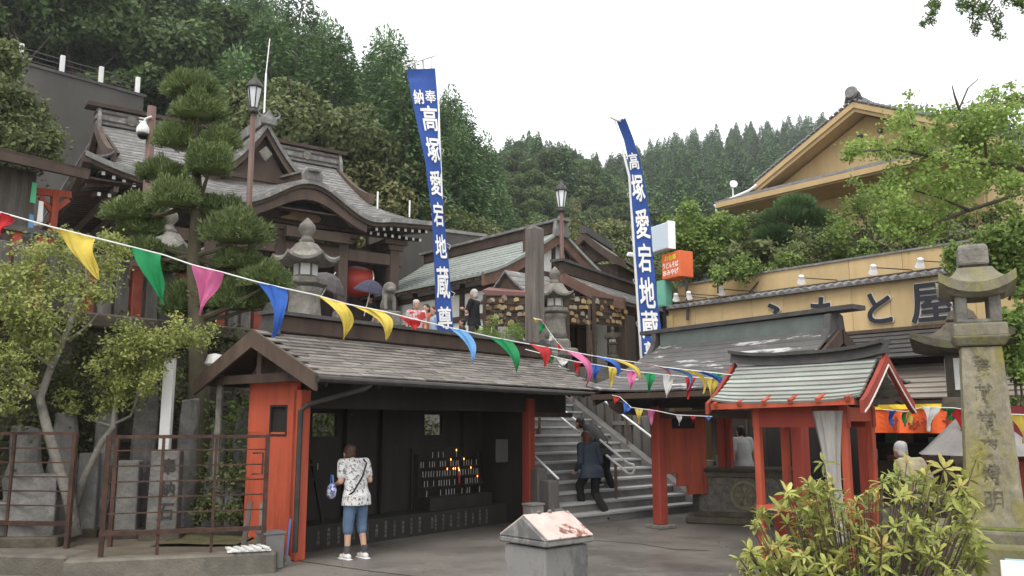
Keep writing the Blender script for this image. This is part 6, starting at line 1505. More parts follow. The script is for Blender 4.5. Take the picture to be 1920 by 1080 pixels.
# ---- roof garden of the shop
def gshrub(nm, lb, lst, Y, per, size, m, seed, cat='shrub'): return shrub(nm, lb, lst, Y, .7, per, size, .55, m, seed, cat, 5.2)
gshrub('bamboo_clump', 'bright green bushy clump behind the pale blue light box', [(1290, 435, 36), (1330, 425, 28), (1275, 460, 30), (1340, 455, 38), (1310, 485, 34), (1370, 440, 24), (1360, 485, 30), (1258, 425, 18), (1300, 515, 24)], 25.5, 700, .13, gr_leaf, 31)
np_ = thing('garden_pine', 'dark cloud pruned pine in the roof garden before the house', 'pine tree', at(1490, 500, 24.5))
for k, (px, py, rx, ry) in enumerate(((1490, 384, 40, 18), (1470, 408, 50, 20), (1525, 410, 40, 20), (1452, 440, 44, 20), (1510, 448, 46, 20), (1480, 480, 40, 18))):
    c = at(px, py, 24.5); s_ = 24.5 / F; pd = mesh_obj('needle_pad', quads_mesh('needle_pad', *(lambda d, a: (d, a, unit(np.cross(a, rvec(len(a), np.random.default_rng(k)))) * .015))(
        *(lambda d: (d * np.array([rx * s_, rx * s_, ry * s_]), unit(d + np.array([0, 0, .7])) * .09))(rvec(2600, np.random.default_rng(70 + k)) * np.random.default_rng(k).uniform(.6, 1, (2600, 1)))), conif_near), np_, c - np_.location)
    MB().tube([Vector((0, 0, .3)), (c - np_.location) * .6, c - np_.location], [.06, .04, .02], 6).build('limb', bark, np_)
MB().tube([(0, 0, -.4), (.05, 0, .8), (0, 0, 1.9)], [.1, .08, .04], 8).build('trunk', bark, np_)
gt3 = at(1640, 480, 23.0); org = (gt3.x, gt3.y, 5.2); st = thing('small_garden_tree', 'small yellow green tree with bent dark trunk in the roof garden', 'tree', org)
branch(st, org, [(1642, 500, 23), (1634, 450, 23), (1625, 415, 23), (1600, 385, 23)], .09, .03, bark, 8, 'trunk'); branch(st, org, [(1630, 440, 23), (1650, 400, 23), (1655, 360, 23)], .05, .02, bark); branch(st, org, [(1634, 470, 23), (1615, 478, 23), (1612, 465, 23)], .04, .02, bark)
px_blobs([(1600, 375, 26), (1640, 365, 24), (1590, 405, 26), (1575, 430, 24), (1630, 395, 24), (1660, 385, 22), (1565, 445, 20), (1660, 420, 20)], 23, .6, 300, .10, .6, gr_leaf, 'foliage', st, org, 33)
gshrub('azalea_bush', 'dull brownish green clipped bush in the middle of the roof garden', [(1510, 475, 36), (1545, 470, 34), (1480, 490, 30), (1570, 490, 26), (1530, 500, 26)], 23.5, 700, .1, broad_olive, 34)
gshrub('grass_clump', 'tall ornamental grass at the left end of the roof garden', [(1385, 480, 30), (1400, 505, 28), (1430, 490, 30), (1360, 515, 24), (1420, 520, 22), (1350, 500, 20)], 24.0, 600, .22, dk_leaf, 35, 'grass clump')
gshrub('leafy_shrub', 'grey green shrubs right of the small bent tree', [(1690, 450, 34), (1730, 455, 34), (1770, 450, 30), (1700, 480, 26), (1750, 480, 24), (1800, 450, 26)], 22.0, 600, .13, dk_leaf, 36)
gshrub('leafy_shrub', 'olive shrubs between the clump and the garden pine', [(1420, 430, 26), (1440, 455, 28), (1400, 455, 24), (1420, 412, 16)], 25.5, 600, .14, broad_olive, 37)
shrub('leafy_shrub', 'light green shrub spilling over the wall behind the stone lantern', [(1850, 470, 40), (1890, 480, 44), (1820, 490, 26), (1900, 440, 30), (1870, 520, 26), (1790, 480, 20), (1910, 520, 26)], 15.5, .4, 620, .1, .6, gr_leaf, 38, 'shrub', 4.0)
shrub('leafy_shrub', 'bright green shrub at the right edge below the lantern roof', [(1905, 620, 24), (1900, 660, 26), (1912, 700, 22), (1908, 780, 20), (1890, 590, 16)], 11.0, .3, 700, .07, .6, gr_leaf, 39)
shrub('planter_grass', 'grassy planter below the rack of plaques by the hut ridge', [(935, 625, 26), (965, 625, 22), (910, 630, 18)], 19.0, .3, 500, .1, .2, gr_leaf, 40, 'planter', TZ)

gshrub('leafy_shrub', 'dense dark green shrubs hiding the lower wall of the house', [(1560, 450, 28), (1600, 455, 28), (1545, 430, 18), (1680, 420, 34), (1720, 430, 34), (1760, 430, 34), (1800, 420, 36), (1840, 430, 36), (1580, 480, 30), (1650, 480, 28), (1700, 470, 30)], 27.0, 620, .15, dk_leaf, 41)
gshrub('leafy_shrub', 'mid green shrubs along the garden edge behind the parapet', [(1345, 518, 20), (1390, 500, 26), (1440, 505, 26), (1480, 505, 24), (1590, 480, 22), (1620, 475, 20)], 22.6, 620, .12, gr_leaf, 42)
shrub('wall_ivy', 'dark weedy growth between the standing stones and the mossy wall', [(300, 900, 34), (260, 930, 30), (200, 940, 34), (110, 950, 34), (60, 930, 30), (360, 940, 28), (440, 860, 26), (470, 820, 22), (380, 850, 22), (250, 700, 36), (330, 700, 30), (400, 640, 30), (450, 650, 30)], lambda px: YW(px) - .2, .15, 110, .07, .6, dk_leaf, 43, 'creeper')

bs = thing('bush', 'leafy bush in the gap behind the candle hut seen through its openings', 'shrub', hl(2.2, 2.0))
rgn = np.random.default_rng(77); n_ = 5200; c_ = np.stack([rgn.uniform(-2.4, 2.6, n_), rgn.normal(0, .28, n_), rgn.uniform(.4, 2.1, n_)], 1)
bs.rotation_euler = (0, 0, HUT_RZ); a_, b_ = leaves(c_, .085, .55, None, 5); mesh_obj('foliage', quads_mesh('foliage', c_, a_, b_, gr_leaf), bs)
for k in range(6): MB().tube([(-2 + k * .8, 0, 0), (-1.9 + k * .8, .1, .9), (-2.0 + k * .8, 0, 1.8)], [.02, .015, .006], 5).build('stem', bark, bs)
# ================================================================ PEOPLE
skin = mat('skin', (.52, .31, .22), .08, 6, .55, .05, 40, rnd=.05)
hair_black = mat('black_hair', (.018, .015, .013), .3, 20, .5, .3, 90, stretch=(1, 1, .1)); hair_brown = mat('brown_hair', (.075, .035, .022), .3, 20, .5, .3, 90, stretch=(1, 1, .1)); hair_grey = mat('grey_hair', (.42, .41, .40), .2, 20, .6, .3, 90)
def clothm(n, c, v=.12, **k): return mat('cloth_' + n, c, v, 5, .85, .25, 14, rnd=0, **k)
def person(label, loc, rz, H=1.6, head=(0, .02, 0), lean=0.0, armL=None, armR=None, legL=None, legR=None, top=None, bottom=None, hair=hair_black, hairlen=.0, long_sleeve=False,
           coat=.0, pants=.10, shoe=None, vox=.013, barefoot=False, upper_only=False, wide=1.0, loose=1.0):
    """local axes: x = the person's right, y = forward, z = up; joints in metres for a 1.6 m adult"""
    k = H / 1.6; t = thing('person', label, 'person', loc, rz); t.scale = (k, k, k)
    ly = lambda z: lean * max(0, z - .85) / .6     # the trunk leans forward from the hips
    sh_z, w_ = 1.31, .175 * wide
    nk = Vector((0, ly(1.36), 1.37 - .12 * lean)); hd = Vector((head[0], ly(1.5) + head[1], 1.50 + head[2] - .22 * lean))
    aL = armL or [(-.215 * wide, ly(1.05) - .03, 1.04), (-.215 * wide, ly(.85) + .06, .82)]
    aR = armR or [(.215 * wide, ly(1.05) - .03, 1.04), (.215 * wide, ly(.85) + .06, .82)]
    lL = legL or [(-.095, .02, .46), (-.10, -.01, .085)]; lR = legR or [(.095, .02, .46), (.10, -.01, .085)]
    SLp, SRp = Vector((-w_, ly(sh_z), sh_z - .1 * lean)), Vector((w_, ly(sh_z), sh_z - .1 * lean))
    body = [('e', hd, (.074, .092, .112)), ('e', hd + Vector((0, .075, -.01)), (.014, .022, .02)), ('e', hd + Vector((0, .04, -.07)), (.05, .05, .045)), ('c', nk - Vector((0, .02, .05)), hd - Vector((0, .01, .06)), .055, .05),
            ('c', (0, ly(.9), .92), (0, ly(1.25), 1.22 - .08 * lean), .095, .085), ('c', SLp, SRp, .048, .048)]
    for sx in (-1, 1): body.append(('e', hd + Vector((sx * .076, -.005, -.01)), (.014, .022, .03)))
    for S_p, arm, sx in ((SLp, aL, -1), (SRp, aR, 1)):
        e, w__ = Vector(arm[0]), Vector(arm[1]); d = (w__ - e).normalized(); sd_ = d.cross(Vector((0, 1, 0))); sd_ = sd_.normalized() if sd_.length > .1 else Vector((1, 0, 0)); dn = sd_.cross(d)
        body += [('c', S_p, e, .052, .041), ('c', e, w__, .041, .028), ('c', w__, w__ + d * .07, .026, .030)]
        pal = w__ + d * .075
        for q in range(4):
            o_ = sd_ * (q - 1.5) * .019; L_ = (.052, .062, .058, .045)[q]
            body += [('c', pal + o_, pal + o_ + d * L_ * .6 + dn * .008, .0105, .0095), ('c', pal + o_ + d * L_ * .6 + dn * .008, pal + o_ + d * L_ + dn * .03, .0095, .008)]
        body.append(('c', w__ + d * .03 - sd_ * .025, w__ + d * .075 - sd_ * .05 + dn * .015, .012, .0095))
    hL, hR = Vector((-.085, 0, .86)), Vector((.085, 0, .86))
    for h_, lg in ((hL, lL), (hR, lR)):
        kn, an = Vector(lg[0]), Vector(lg[1]); body += [('c', h_, kn, .085, .056), ('c', kn, an, .058, .036), ('c', an, an + Vector((0, .12, -.05)), .036, .028)]
    body.append(('c', hL, hR, .095, .095))
    b_ = blob('body', body, skin, t, vox, 4)
    for sx in (-1, 1): MB().ball(hd + Vector((sx * .03, .082, .012)), (.012, .006, .007), 8, 5).build('eye', hair_black, t)
    MB().ball(hd + Vector((0, .080, -.055)), (.022, .006, .006), 8, 5).build('mouth', mat('lips', (.35, .12, .10), .05, 5, .5, 0), t)
    hs_ = [('e', hd + Vector((0, -.018, .03)), (.084, .096, .098)), ('e', hd + Vector((0, -.04, -.02)), (.08, .075, .09)), ('e', hd + Vector((.04, -.02, .06)), (.05, .07, .06)), ('e', hd + Vector((-.045, -.05, -.05)), (.04, .045, .06)), ('e', hd + Vector((.045, -.05, -.055)), (.04, .045, .055))]
    if hairlen: hs_ += [('c', hd + Vector((0, -.06, -.02)), hd + Vector((0, -.075, -hairlen)), .075, .06)]
    hcut = blob('hair', hs_, hair, t, vox, 3)
    if top:
        lo = .78 - coat; f = 1.0 * loose; tp_ = [('l', [(lo, .195 * wide * f, .155 * f, 0, ly(lo)), (.86, .18 * wide * f, .145 * f, 0, ly(.86)), (.95, .165 * wide, .12, 0, ly(.95)), (1.12, .165 * wide, .118, 0, ly(1.12)), (1.27 - .06 * lean, .165 * wide, .108, 0, ly(1.27)), (1.36 - .1 * lean, .075, .07, 0, ly(1.36))]), ('c', SLp, SRp, .068, .068)]
        for S_p, arm in ((SLp, aL), (SRp, aR)):
            e, w__ = Vector(arm[0]), Vector(arm[1]); tp_ += [('c', S_p, S_p.lerp(e, .97 if long_sleeve else .68), .072, .062)]
            if long_sleeve: tp_ += [('c', e, e.lerp(w__, .93), .058, .042)]
        blob('top', tp_, top, t, vox, 4)
    if bottom and not upper_only:
        pt = [('c', hL, hR, .11, .11), ('e', (0, ly(.9), .9), (.155 * wide, .115, .1))]
        for h_, lg in ((hL, lL), (hR, lR)):
            kn, an = Vector(lg[0]), Vector(lg[1]); end = kn.lerp(an, pants)
            pt += [('c', h_, kn, .102, .080)] + ([('c', kn, end, .080, .072)] if pants > .02 else [])
        blob('trousers', pt, bottom, t, vox, 4)
    if shoe and not upper_only:
        for lg in (lL, lR):
            an = Vector(lg[1]); s0 = an + Vector((0, -.035, -.05)); blob('shoe', [('c', s0, s0 + Vector((0, .17, -.005)), .042, .036), ('e', s0 + Vector((0, .06, .015)), (.042, .07, .04))] if not barefoot else [('c', s0 - Vector((0, 0, .022)), s0 + Vector((0, .19, -.022)), .024, .022), ('c', s0 + Vector((-.03, .12, .012)), s0 + Vector((.03, .12, .012)), .018, .018)], shoe, t, .010, 3)
            if not barefoot: MB().box(s0 + Vector((0, .075, -.035)), (.085, .27, .02)).build('sole', white_paint, t, bevel=.008)
    return t
# woman at the candle hut
blouse = mat('patterned_blouse', (.62, .61, .60), .06, 4, .85, .15, 16, worn=(.12, .115, .12), worn_at=.545, worn_scale=24, worn_soft=.02, rnd=0)
denim = clothm('denim', (.10, .16, .25), .2)
gx = at(664, 1045, 11.72)
pw = person('woman in patterned white blouse and blue capri trousers facing the candle racks', (gx.x + .02, gx.y - .05, 0), HUT_RZ - R(8), 1.52, head=(0, .10, -.05), lean=.12, armL=[(-.235, .05, 1.05), (-.17, .27, 1.0)], armR=[(.235, .03, 1.05), (.12, .27, 1.03)],
            legL=[(-.115, .02, .46), (-.13, .0, .085)], legR=[(.10, .02, .46), (.115, -.06, .085)], top=blouse, bottom=denim, hair=hair_brown, coat=.06, pants=.22, shoe=white_paint, vox=.011, wide=1.10, loose=1.06)
MB().tube([(.10, .0, 1.34), (.08, -.105, 1.30), (.0, -.135, 1.12), (-.13, -.12, .92), (-.19, -.03, .84)], .013, 6).build('shoulder_strap', hair_black, pw)
for sx, yy in ((-.13, 0), (.115, -.06)): MB().lathe([(.043, .085), (.046, .14), (.046, .18)], 12, (sx, yy, 0)).build('sock', mat('grey_sock', (.09, .085, .09), .3, 9, .9, 0), pw)
bag = at(622, 920, 11.6); bg = thing('patterned_bag', 'small blue and white patterned bag held by the woman at the hut', 'bag', bag, HUT_RZ + R(60))
bagm = mat('blue_white_print', (.62, .64, .70), .05, 5, .8, 0, worn=(.05, .08, .32), worn_at=.50, worn_scale=14, worn_soft=.02, rnd=0)
blob('pouch', [('e', (0, 0, 0), (.15, .06, .10)), ('e', (.02, 0, -.05), (.13, .06, .06))], bagm, bg, .012, 3); MB().tube([(-.1, 0, .08), (-.06, .0, .2), (.06, 0, .2), (.1, 0, .08)], .008, 6).build('handle', mat('blue_plastic', (.1, .2, .5)), bg)
# couple on the stairs
st_rz = ST_RZ
navy = clothm('navy_shirt', (.035, .045, .065)); blackc = clothm('black', (.014, .014, .016)); greyc = clothm('charcoal', (.05, .048, .048))
w1 = at(1108, 955, 16.55)
person('woman with reddish brown hair in loose navy shirt climbing the stairs', (1.48, 16.1, .07), st_rz - R(6), 1.58, head=(0, .04, -.02), lean=.14, legL=[(-.11, .24, .56), (-.12, .16, .21)], legR=[(.10, .04, .42), (.13, -.26, .06)], armL=[(-.24, .05, 1.0), (-.21, .22, .84)], armR=[(.24, .02, 1.0), (.24, .12, .80)],
       top=navy, bottom=blackc, hair=mat('auburn_hair', (.10, .035, .022), .3, 20, .5, .3, 90), hairlen=.20, long_sleeve=True, coat=.07, pants=.78, shoe=blackc, barefoot=True, loose=1.25, wide=1.08)
person('dark haired man in charcoal shirt bending forward ahead of the woman on the stairs', (1.83, 17.1, .40), st_rz + R(14), 1.62, head=(0, .10, -.06), lean=.42, legL=[(-.10, .2, .55), (-.10, .1, .26)], legR=[(.09, .03, .42), (.1, -.14, .07)], armL=[(-.25, .16, 1.02), (-.2, .38, .94)], armR=[(.23, .1, 1.0), (.2, .24, .82)],
       top=greyc, bottom=blackc, hair=hair_black, long_sleeve=True, coat=.04, pants=.9, shoe=blackc, loose=1.1)
# others
g1 = at(1396, 880, 16.7); person('person in plain grey T-shirt standing behind the offering box', (g1.x, g1.y, .12), R(20), 1.62, top=clothm('light_grey', (.46, .455, .45)), bottom=blackc, hair=hair_black, head=(.06, .06, -.02), lean=.1, pants=.9, vox=.014, wide=1.1, shoe=blackc)
g2 = at(1728, 880, 11.4); person('grey haired person in beige top browsing at the shop front', (g2.x, g2.y, 0), R(25), 1.55, top=clothm('beige', (.46, .40, .27)), bottom=greyc, hair=hair_grey, lean=.22, head=(-.02, .08, 0), pants=.9, vox=.014, shoe=blackc, long_sleeve=True)
m1 = at(889, 600, 20.0)
person('man in black T-shirt with folded arms on the terrace beside the banner foot', (m1.x, m1.y, TZ), R(70), 1.66, top=blackc, bottom=greyc, hair=hair_grey, armL=[(-.22, .10, 1.06), (.08, .22, 1.10)], armR=[(.22, .10, 1.06), (-.08, .2, 1.14)], pants=.9, vox=.014, shoe=blackc, wide=1.08)
pale = clothm('pale_red_print', (.55, .5, .5), worn=(.55, .06, .06), worn_at=.56, worn_scale=4, worn_soft=.02)
for (px, py, Y, rz, H, lb, tp_c, hr) in ((781, 562, 19.5, 200, 1.6, 'white haired woman in pale top with red print on the terrace', pale, hair_grey), (800, 570, 20.2, 150, 1.55, 'dark haired person in orange top in the terrace group', clothm('orange_top', (.5, .14, .06)), hair_black),
                                 (815, 574, 20.0, 120, 1.52, 'person in light blue top next to the banner on the terrace', clothm('pale_blue_top', (.35, .45, .6)), hair_brown), (697, 552, 21.0, 120, 1.5, 'dark clothed person under the purple umbrella on the terrace', blackc, hair_black),
                                 (868, 598, 20.6, 100, 1.3, 'child with dark hair beside the man with folded arms', greyc, hair_black), (640, 566, 20.5, 160, 1.5, 'person in checked top half hidden under the grey umbrella', clothm('checked', (.35, .3, .25), worn=(.05, .05, .06), worn_at=.5, worn_scale=12), hair_black)):
    t_ = at(px, py, Y); person(lb, (t_.x, t_.y, t_.z - H * 1.01), R(rz), H, top=tp_c, bottom=greyc, hair=hr, upper_only=False, pants=.9, vox=.016, shoe=blackc)
def umbrella(lb, px, py, Y, m, r, tilt):
    p = at(px, py, Y); t = thing('umbrella', lb, 'umbrella', p); t.rotation_euler = tilt
    MB().lathe([(r, -.02), (r * .97, .02), (r * .75, .14), (r * .4, .26), (.01, .31)], 8).build('canopy', m, t)
    for k in range(8): a = k * math.pi / 4; MB().tube([(math.cos(a) * r * .97, math.sin(a) * r * .97, 0), (math.cos(a) * r * .4, math.sin(a) * r * .4, .24), (0, 0, .29)], .006, 4).build('rib', steel, t)
    MB().tube([(0, 0, -.6), (0, 0, .38)], .012, 6).build('shaft', steel, t)
umbrella('dark grey umbrella tilted beside the large stone lantern', 614, 536, 20.0, clothm('umbrella_grey', (.085, .075, .078)), .5, (R(10), R(32), 0))
umbrella('dark blue umbrella near the red drum on the terrace', 694, 548, 20.6, clothm('umbrella_blue', (.045, .045, .075)), .42, (R(6), R(14), 0))
# ================================================================ TALL BLUE BANNERS
def banner(name, label, rows_px, Y, W, chars, pole_px, cross, flip=False):
    """rows_px: (py, left px, right px); the pole side stays at depth Y, the free side swings away so that the cloth keeps its width"""
    p0 = at(pole_px[-1][0], pole_px[-1][1], Y); t = thing(name, label, 'banner', (p0.x, p0.y, TZ)); org = Vector((p0.x, p0.y, TZ))
    ys = [r_[0] for r_ in rows_px]; ls = [r_[1] for r_ in rows_px]; rs_ = [r_[2] for r_ in rows_px]
    def surf(u, v):
        py = ys[0] + (ys[-1] - ys[0]) * v; l, r_ = interp(py, ys, ls), interp(py, ys, rs_)
        edge, free = (at(r_, py, Y), at(l, py, Y)) if not flip else (at(l, py, Y), at(r_, py, Y))
        dx = free.x - edge.x; dy = -math.sqrt(max(0.0, W * W - dx * dx)) * (1 if not flip else 1)
        f = (1 - u) if not flip else u
        wav = .022 * math.sin(f * 5 + v * 16) * f + .012 * math.sin(v * 31 + f * 2)
        zz = edge.z + (free.z - edge.z) * f
        return Vector((edge.x + dx * f, edge.y + dy * f * .38 + wav, zz - .03 * f * f)) - org
    NU, NV = 16, 120
    MB().slab([[surf(i / NU, j / NV) for i in range(NU + 1)] for j in range(NV + 1)], (0, .012, 0)).build('cloth', blue_cloth, t, True)
    for (ch, v0, v1, u0, u1) in chars:
        me = text_mesh(ch, 1.0, 0, 0); bold = .022 if v1 - v0 > .052 else .014
        bmx = bmesh.new(); bmx.from_mesh(me); bmesh.ops.triangulate(bmx, faces=bmx.faces)
        for _ in range(3): bmesh.ops.subdivide_edges(bmx, edges=[e for e in bmx.edges if e.calc_length() > .11], cuts=1); bmesh.ops.triangulate(bmx, faces=bmx.faces)
        bmx.verts.index_update(); V = [tuple(v.co) for v in bmx.verts]; P = [tuple(v.index for v in f.verts) for f in bmx.faces]; bmx.free(); mbt = MB()
        for k in range(7):
            dx, dy = (bold * math.cos(k * math.pi / 3), bold * math.sin(k * math.pi / 3)) if k < 6 else (0, 0)
            mbt.add([(x + dx, y + dy, k * .0004) for x, y, z in V], P)
        me = mbt.mesh('print'); bmx = bmesh.new(); bmx.from_mesh(me)
        xs_ = [q.co.x for q in bmx.verts]; ys_ = [q.co.y for q in bmx.verts]
        for q in bmx.verts:
            a = (q.co.x - min(xs_)) / (max(xs_) - min(xs_)); b_ = (q.co.y - min(ys_)) / (max(ys_) - min(ys_))
            uu, vv = u0 + (u1 - u0) * a, v1 + (v0 - v1) * b_; c0 = surf(uu, vv); nn = (surf(uu + .02, vv) - surf(uu - .02, vv)).cross(surf(uu, vv + .01) - surf(uu, vv - .01)).normalized(); nn = nn if nn.dot(cam_o.location - org - c0) > 0 else -nn; q.co = c0 + nn * (.022 + q.co.z * 1.0)
        bmx.to_mesh(me); bmx.free(); me.materials.clear(); me.materials.append(white_ink)
        o = mesh_obj('print', me, t)
    pl_ = [at(x, y, Y + .02) - org for x, y in pole_px]; pl_.append(Vector((pl_[-1].x, pl_[-1].y, -.0)))
    MB().tube(pl_, [.02] + [.032] * (len(pl_) - 1), 8).build('pole', white_paint, t, True)
    a, b = at(cross[0][0], cross[0][1], Y - .15) - org, at(cross[1][0], cross[1][1], Y) - org
    MB().tube([a, b], .018, 6).build('cross_bar', white_paint, t); MB().tube([a, at(cross[2][0], cross[2][1], Y) - org], .006, 4).build('stay_cord', white_paint, t)
    for k in range(4):
        f = k / 3.6 + .04; s0 = surf(f, 0); q = a.lerp(b, f); MB().beam(q, s0, .05, .012, (0, 1, 0)).build('loop_tab', white_paint, t)
    for v in (.12, .3, .48, .66, .84):
        s0 = surf(1 if not flip else 0, v); MB().tube([s0, s0 + Vector((.09 if not flip else -.09, 0, -.05)), s0 + Vector((.05 if not flip else -.05, 0, -.14))], .006, 4).build('tie_cord', white_paint, t)
    return t
L_rows = [(128, 762, 816), (200, 776, 821), (300, 798, 826), (400, 811, 832), (500, 816, 842), (560, 818, 846), (625, 821, 851)]
banner('blue_banner', 'tall blue banner with white characters rising behind the hut roof', L_rows, 18.2, .62,
       [('奉', .085, .135, .52, .95), ('納', .085, .14, .08, .46), ('高', .145, .24, .26, .95), ('塚', .265, .36, .2, .94), ('愛', .39, .485, .14, .9), ('宕', .51, .60, .12, .9), ('地', .63, .72, .1, .9), ('蔵', .75, .87, .08, .92), ('尊', .90, .985, .08, .92)],
       [(819, 82), (823, 250), (829, 400), (838, 560), (842, 640)], [(757, 124), (817, 104), (819, 90)])
R_rows = [(226, 1156, 1170), (262, 1170, 1184), (300, 1178, 1197), (350, 1182, 1207), (420, 1188, 1217), (500, 1193, 1224), (560, 1197, 1229), (620, 1201, 1238), (672, 1206, 1240)]
banner('blue_banner', 'tall blue banner with folded top standing left of the pale light box', R_rows, 18.8, .62,
       [('高', .14, .21, .1, .9), ('塚', .23, .345, .12, .95), ('愛', .375, .50, .15, .95), ('宕', .52, .64, .15, .9), ('地', .66, .79, .1, .92), ('蔵', .80, .92, .08, .94), ('尊', .93, .995, .1, .9)],
       [(1152, 222), (1180, 330), (1190, 480), (1198, 600), (1203, 690)], [(1143, 219), (1178, 234), (1150, 222)], flip=True)

# ================================================================ BUNTING
PC = {'red': (.62, .045, .05), 'yellow': (.80, .66, .14), 'green': (.03, .36, .13), 'pink': (.80, .25, .48), 'blue': (.06, .19, .62), 'sky': (.22, .50, .82), 'white': (.78, .78, .76), 'pale': (.80, .66, .22), 'rose': (.78, .30, .34)}
def pennant_mat(n):
    nm = 'pennant_' + n
    if nm in MATS: return MATS[nm]
    m = leafmat(nm, tuple(c * .82 for c in PC[n]), tuple(min(.9, c * 1.08 + .01) for c in PC[n]), None, rnd=.04, trans=.45, scale=3.5, rough=.7)
    for nd in m.node_tree.nodes:
        if nd.type == 'MAP_RANGE' and abs(nd.inputs[4].default_value - 1.35) < .01: nd.inputs[3].default_value = 1.0; nd.inputs[4].default_value = 1.0
    return m
def bunting(label, line, Yf, flags, seed=0):
    p0 = at(line[0][0], line[0][1], Yf(line[0][0])); t = thing('bunting', label, 'bunting', p0); rg = random.Random(seed)
    MB().tube([at(x, y, Yf(x)) - p0 for x, y in line], .006, 5).build('cord', white_paint, t)
    for fl_ in flags:
        c, l, r_, tip = fl_[:4]; bend = fl_[4] if len(fl_) > 4 else 0
        Yl, Yr = Yf(l[0]), Yf(r_[0]); Lp, Rp = at(*l, Yl), at(*r_, Yr); Tp = at(*tip, (Yl + Yr) / 2 + rg.uniform(-.06, .06))
        n = 16; rows = []; ph = rg.uniform(0, 6)
        side = (Rp - Lp)
        for i in range(n + 1):
            f = i / n; row = []
            a, b = Lp.lerp(Tp, f), Rp.lerp(Tp, f)
            bow = Vector((bend * .25 * math.sin(math.pi * f), 0, abs(bend) * .06 * math.sin(math.pi * f)))
            for k in range(13):
                g_ = k / 12; p = a.lerp(b, g_) + bow
                p.y += .045 * math.sin(f * 5 + ph + g_ * 2.2) * f ** .5 + .03 * math.sin(g_ * 8 + ph + f * 3) * (1 - f) + .012 * math.sin(g_ * 19 + f * 9 + ph)
                row.append(p - p0)
            rows.append(row)
        o = MB().slab(rows, (0, .003, 0)).build('pennant', pennant_mat(c), t, True); o['label'] = {'sky': 'light blue', 'pale': 'pale yellow', 'rose': 'rose'}.get(c, c) + ' pennant'
Y1 = lambda x: interp(x, [-60, 500, 830, 1060, 1200, 1440, 1500], [6.1, 7.2, 8.6, 10.4, 11.4, 11.2, 11.2])
bunting('long string of large pennants sagging from the left edge towards the red hall',
        [(-60, 388), (0, 398), (95, 425), (183, 447), (243, 462), (307, 478), (362, 497), (422, 512), (480, 528), (535, 541), (595, 554), (650, 570), (720, 584), (770, 597), (838, 613), (917, 631), (990, 645), (1060, 657), (1110, 667), (1155, 674), (1190, 679), (1240, 688), (1285, 693), (1320, 697), (1390, 705), (1440, 712)], Y1,
        [('red', (-22, 393), (23, 404), (2, 442)), ('yellow', (97, 426), (178, 446), (181, 523)), ('green', (243, 463), (305, 479), (304, 570)), ('pink', (363, 498), (421, 512), (376, 592)), ('blue', (480, 528), (535, 541), (513, 632), .25),
         ('yellow', (593, 554), (645, 568), (643, 636), .35), ('yellow', (660, 573), (718, 584), (724, 637), .35), ('red', (748, 592), (790, 603), (779, 620)), ('sky', (840, 613), (877, 622), (886, 683), .25), ('green', (918, 632), (960, 639), (968, 700), .25), ('red', (992, 645), (1028, 651), (1021, 690), .2),
         ('pink', (1057, 657), (1086, 662), (1098, 727), .5), ('blue', (1110, 667), (1140, 672), (1158, 706), .4), ('yellow', (1143, 672), (1170, 677), (1199, 718), .4), ('rose', (1190, 679), (1226, 686), (1258, 703), .3), ('sky', (1243, 689), (1263, 691), (1290, 731), .6), ('yellow', (1272, 692), (1293, 694), (1319, 738), .5), ('blue', (1302, 695), (1328, 698), (1352, 740), .5),
         ('yellow', (711, 583), (722, 585), (714, 603))], 1)
Y2 = lambda x: interp(x, [980, 1440], [13.0, 11.1])
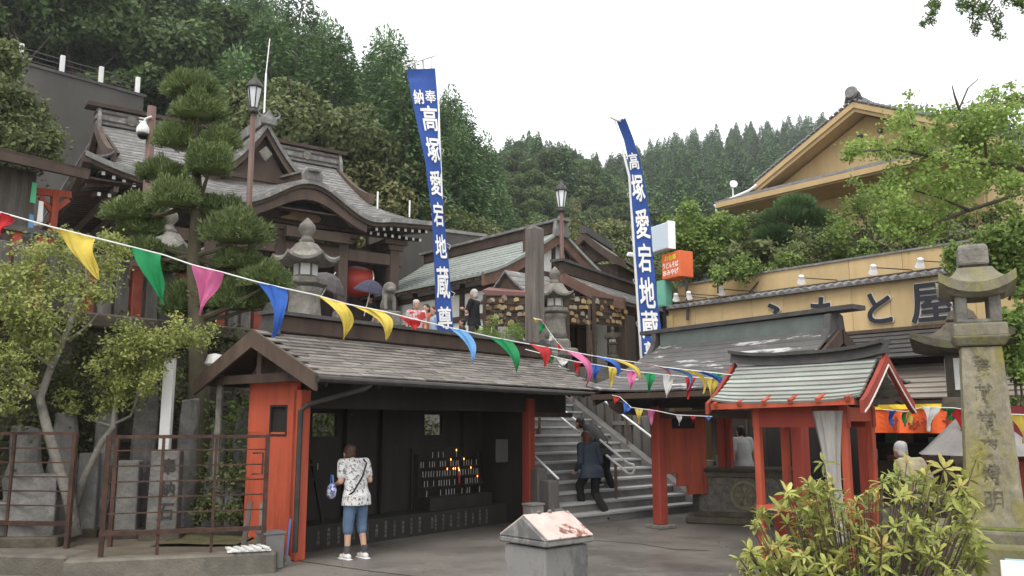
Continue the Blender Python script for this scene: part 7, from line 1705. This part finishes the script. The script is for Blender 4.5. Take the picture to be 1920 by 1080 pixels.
bunting('lower string of small pennants hanging straight along the hall eave', [(985, 655), (1044, 670), (1080, 678), (1130, 686), (1180, 695), (1250, 703), (1310, 708), (1400, 713)], Y2,
        [('green', (1030, 667), (1040, 669), (1033, 683)), ('white', (1043, 670), (1067, 675), (1055, 689)), ('red', (1074, 677), (1090, 681), (1081, 703)), ('blue', (1107, 683), (1127, 686), (1114, 714)), ('yellow', (1140, 688), (1160, 691), (1145, 727)), ('pink', (1174, 694), (1196, 697), (1182, 733)), ('green', (1208, 699), (1230, 701), (1217, 739)), ('white', (1243, 703), (1267, 705), (1249, 746)),
         ('red', (1284, 707), (1304, 708), (1290, 749)), ('yellow', (1325, 709), (1347, 710), (1333, 751)), ('green', (1335, 699), (1356, 701), (1346, 714)), ('pink', (1368, 702), (1384, 703), (1376, 715)), ('pink', (1367, 712), (1392, 713), (1372, 743))], 2)
Y3 = lambda x: 15.2
bunting('short steep string of tiny pennants beside the tall carved pillar', [(1000, 596), (1015, 600), (1031, 623), (1045, 642), (1062, 660)], Y3, [('yellow', (1001, 597), (1012, 598), (1004, 606)), ('pink', (1014, 598), (1022, 610), (1028, 614)), ('green', (1012, 603), (1024, 613), (1011, 628)), ('white', (1031, 624), (1040, 636), (1029, 640)), ('red', (1044, 641), (1054, 652), (1047, 661))], 3)
Y4 = lambda x: interp(x, [1140, 1340], [14.4, 12.6])
bunting('small string of pennants between the stairs and the red pillar', [(1148, 741), (1162, 744), (1184, 764), (1206, 767), (1230, 770), (1268, 778), (1335, 781)], Y4, [('red', (1150, 742), (1163, 745), (1152, 759)), ('blue', (1169, 752), (1185, 764), (1170, 778)), ('yellow', (1190, 766), (1205, 767), (1198, 795)), ('pink', (1213, 768), (1229, 770), (1221, 798)), ('white', (1268, 778), (1279, 779), (1274, 798)), ('red', (1294, 779), (1304, 780), (1300, 793)), ('blue', (1323, 780), (1333, 781), (1328, 790))], 4)
Y5 = lambda x: interp(x, [1650, 1960], [11.2, 9.4])
bunting('string of pennants in front of the shop passing behind the tall lantern', [(1655, 768), (1700, 772), (1731, 763), (1790, 765), (1850, 775), (1960, 779)], Y5, [('blue', (1664, 769), (1680, 770), (1671, 799)), ('green', (1692, 773), (1703, 772), (1695, 800)), ('yellow', (1701, 772), (1714, 769), (1707, 797)), ('white', (1730, 763), (1761, 764), (1742, 809)), ('green', (1769, 765), (1790, 766), (1783, 788)), ('red', (1785, 766), (1812, 769), (1803, 812)), ('yellow', (1897, 777), (1932, 778), (1922, 832))], 5)
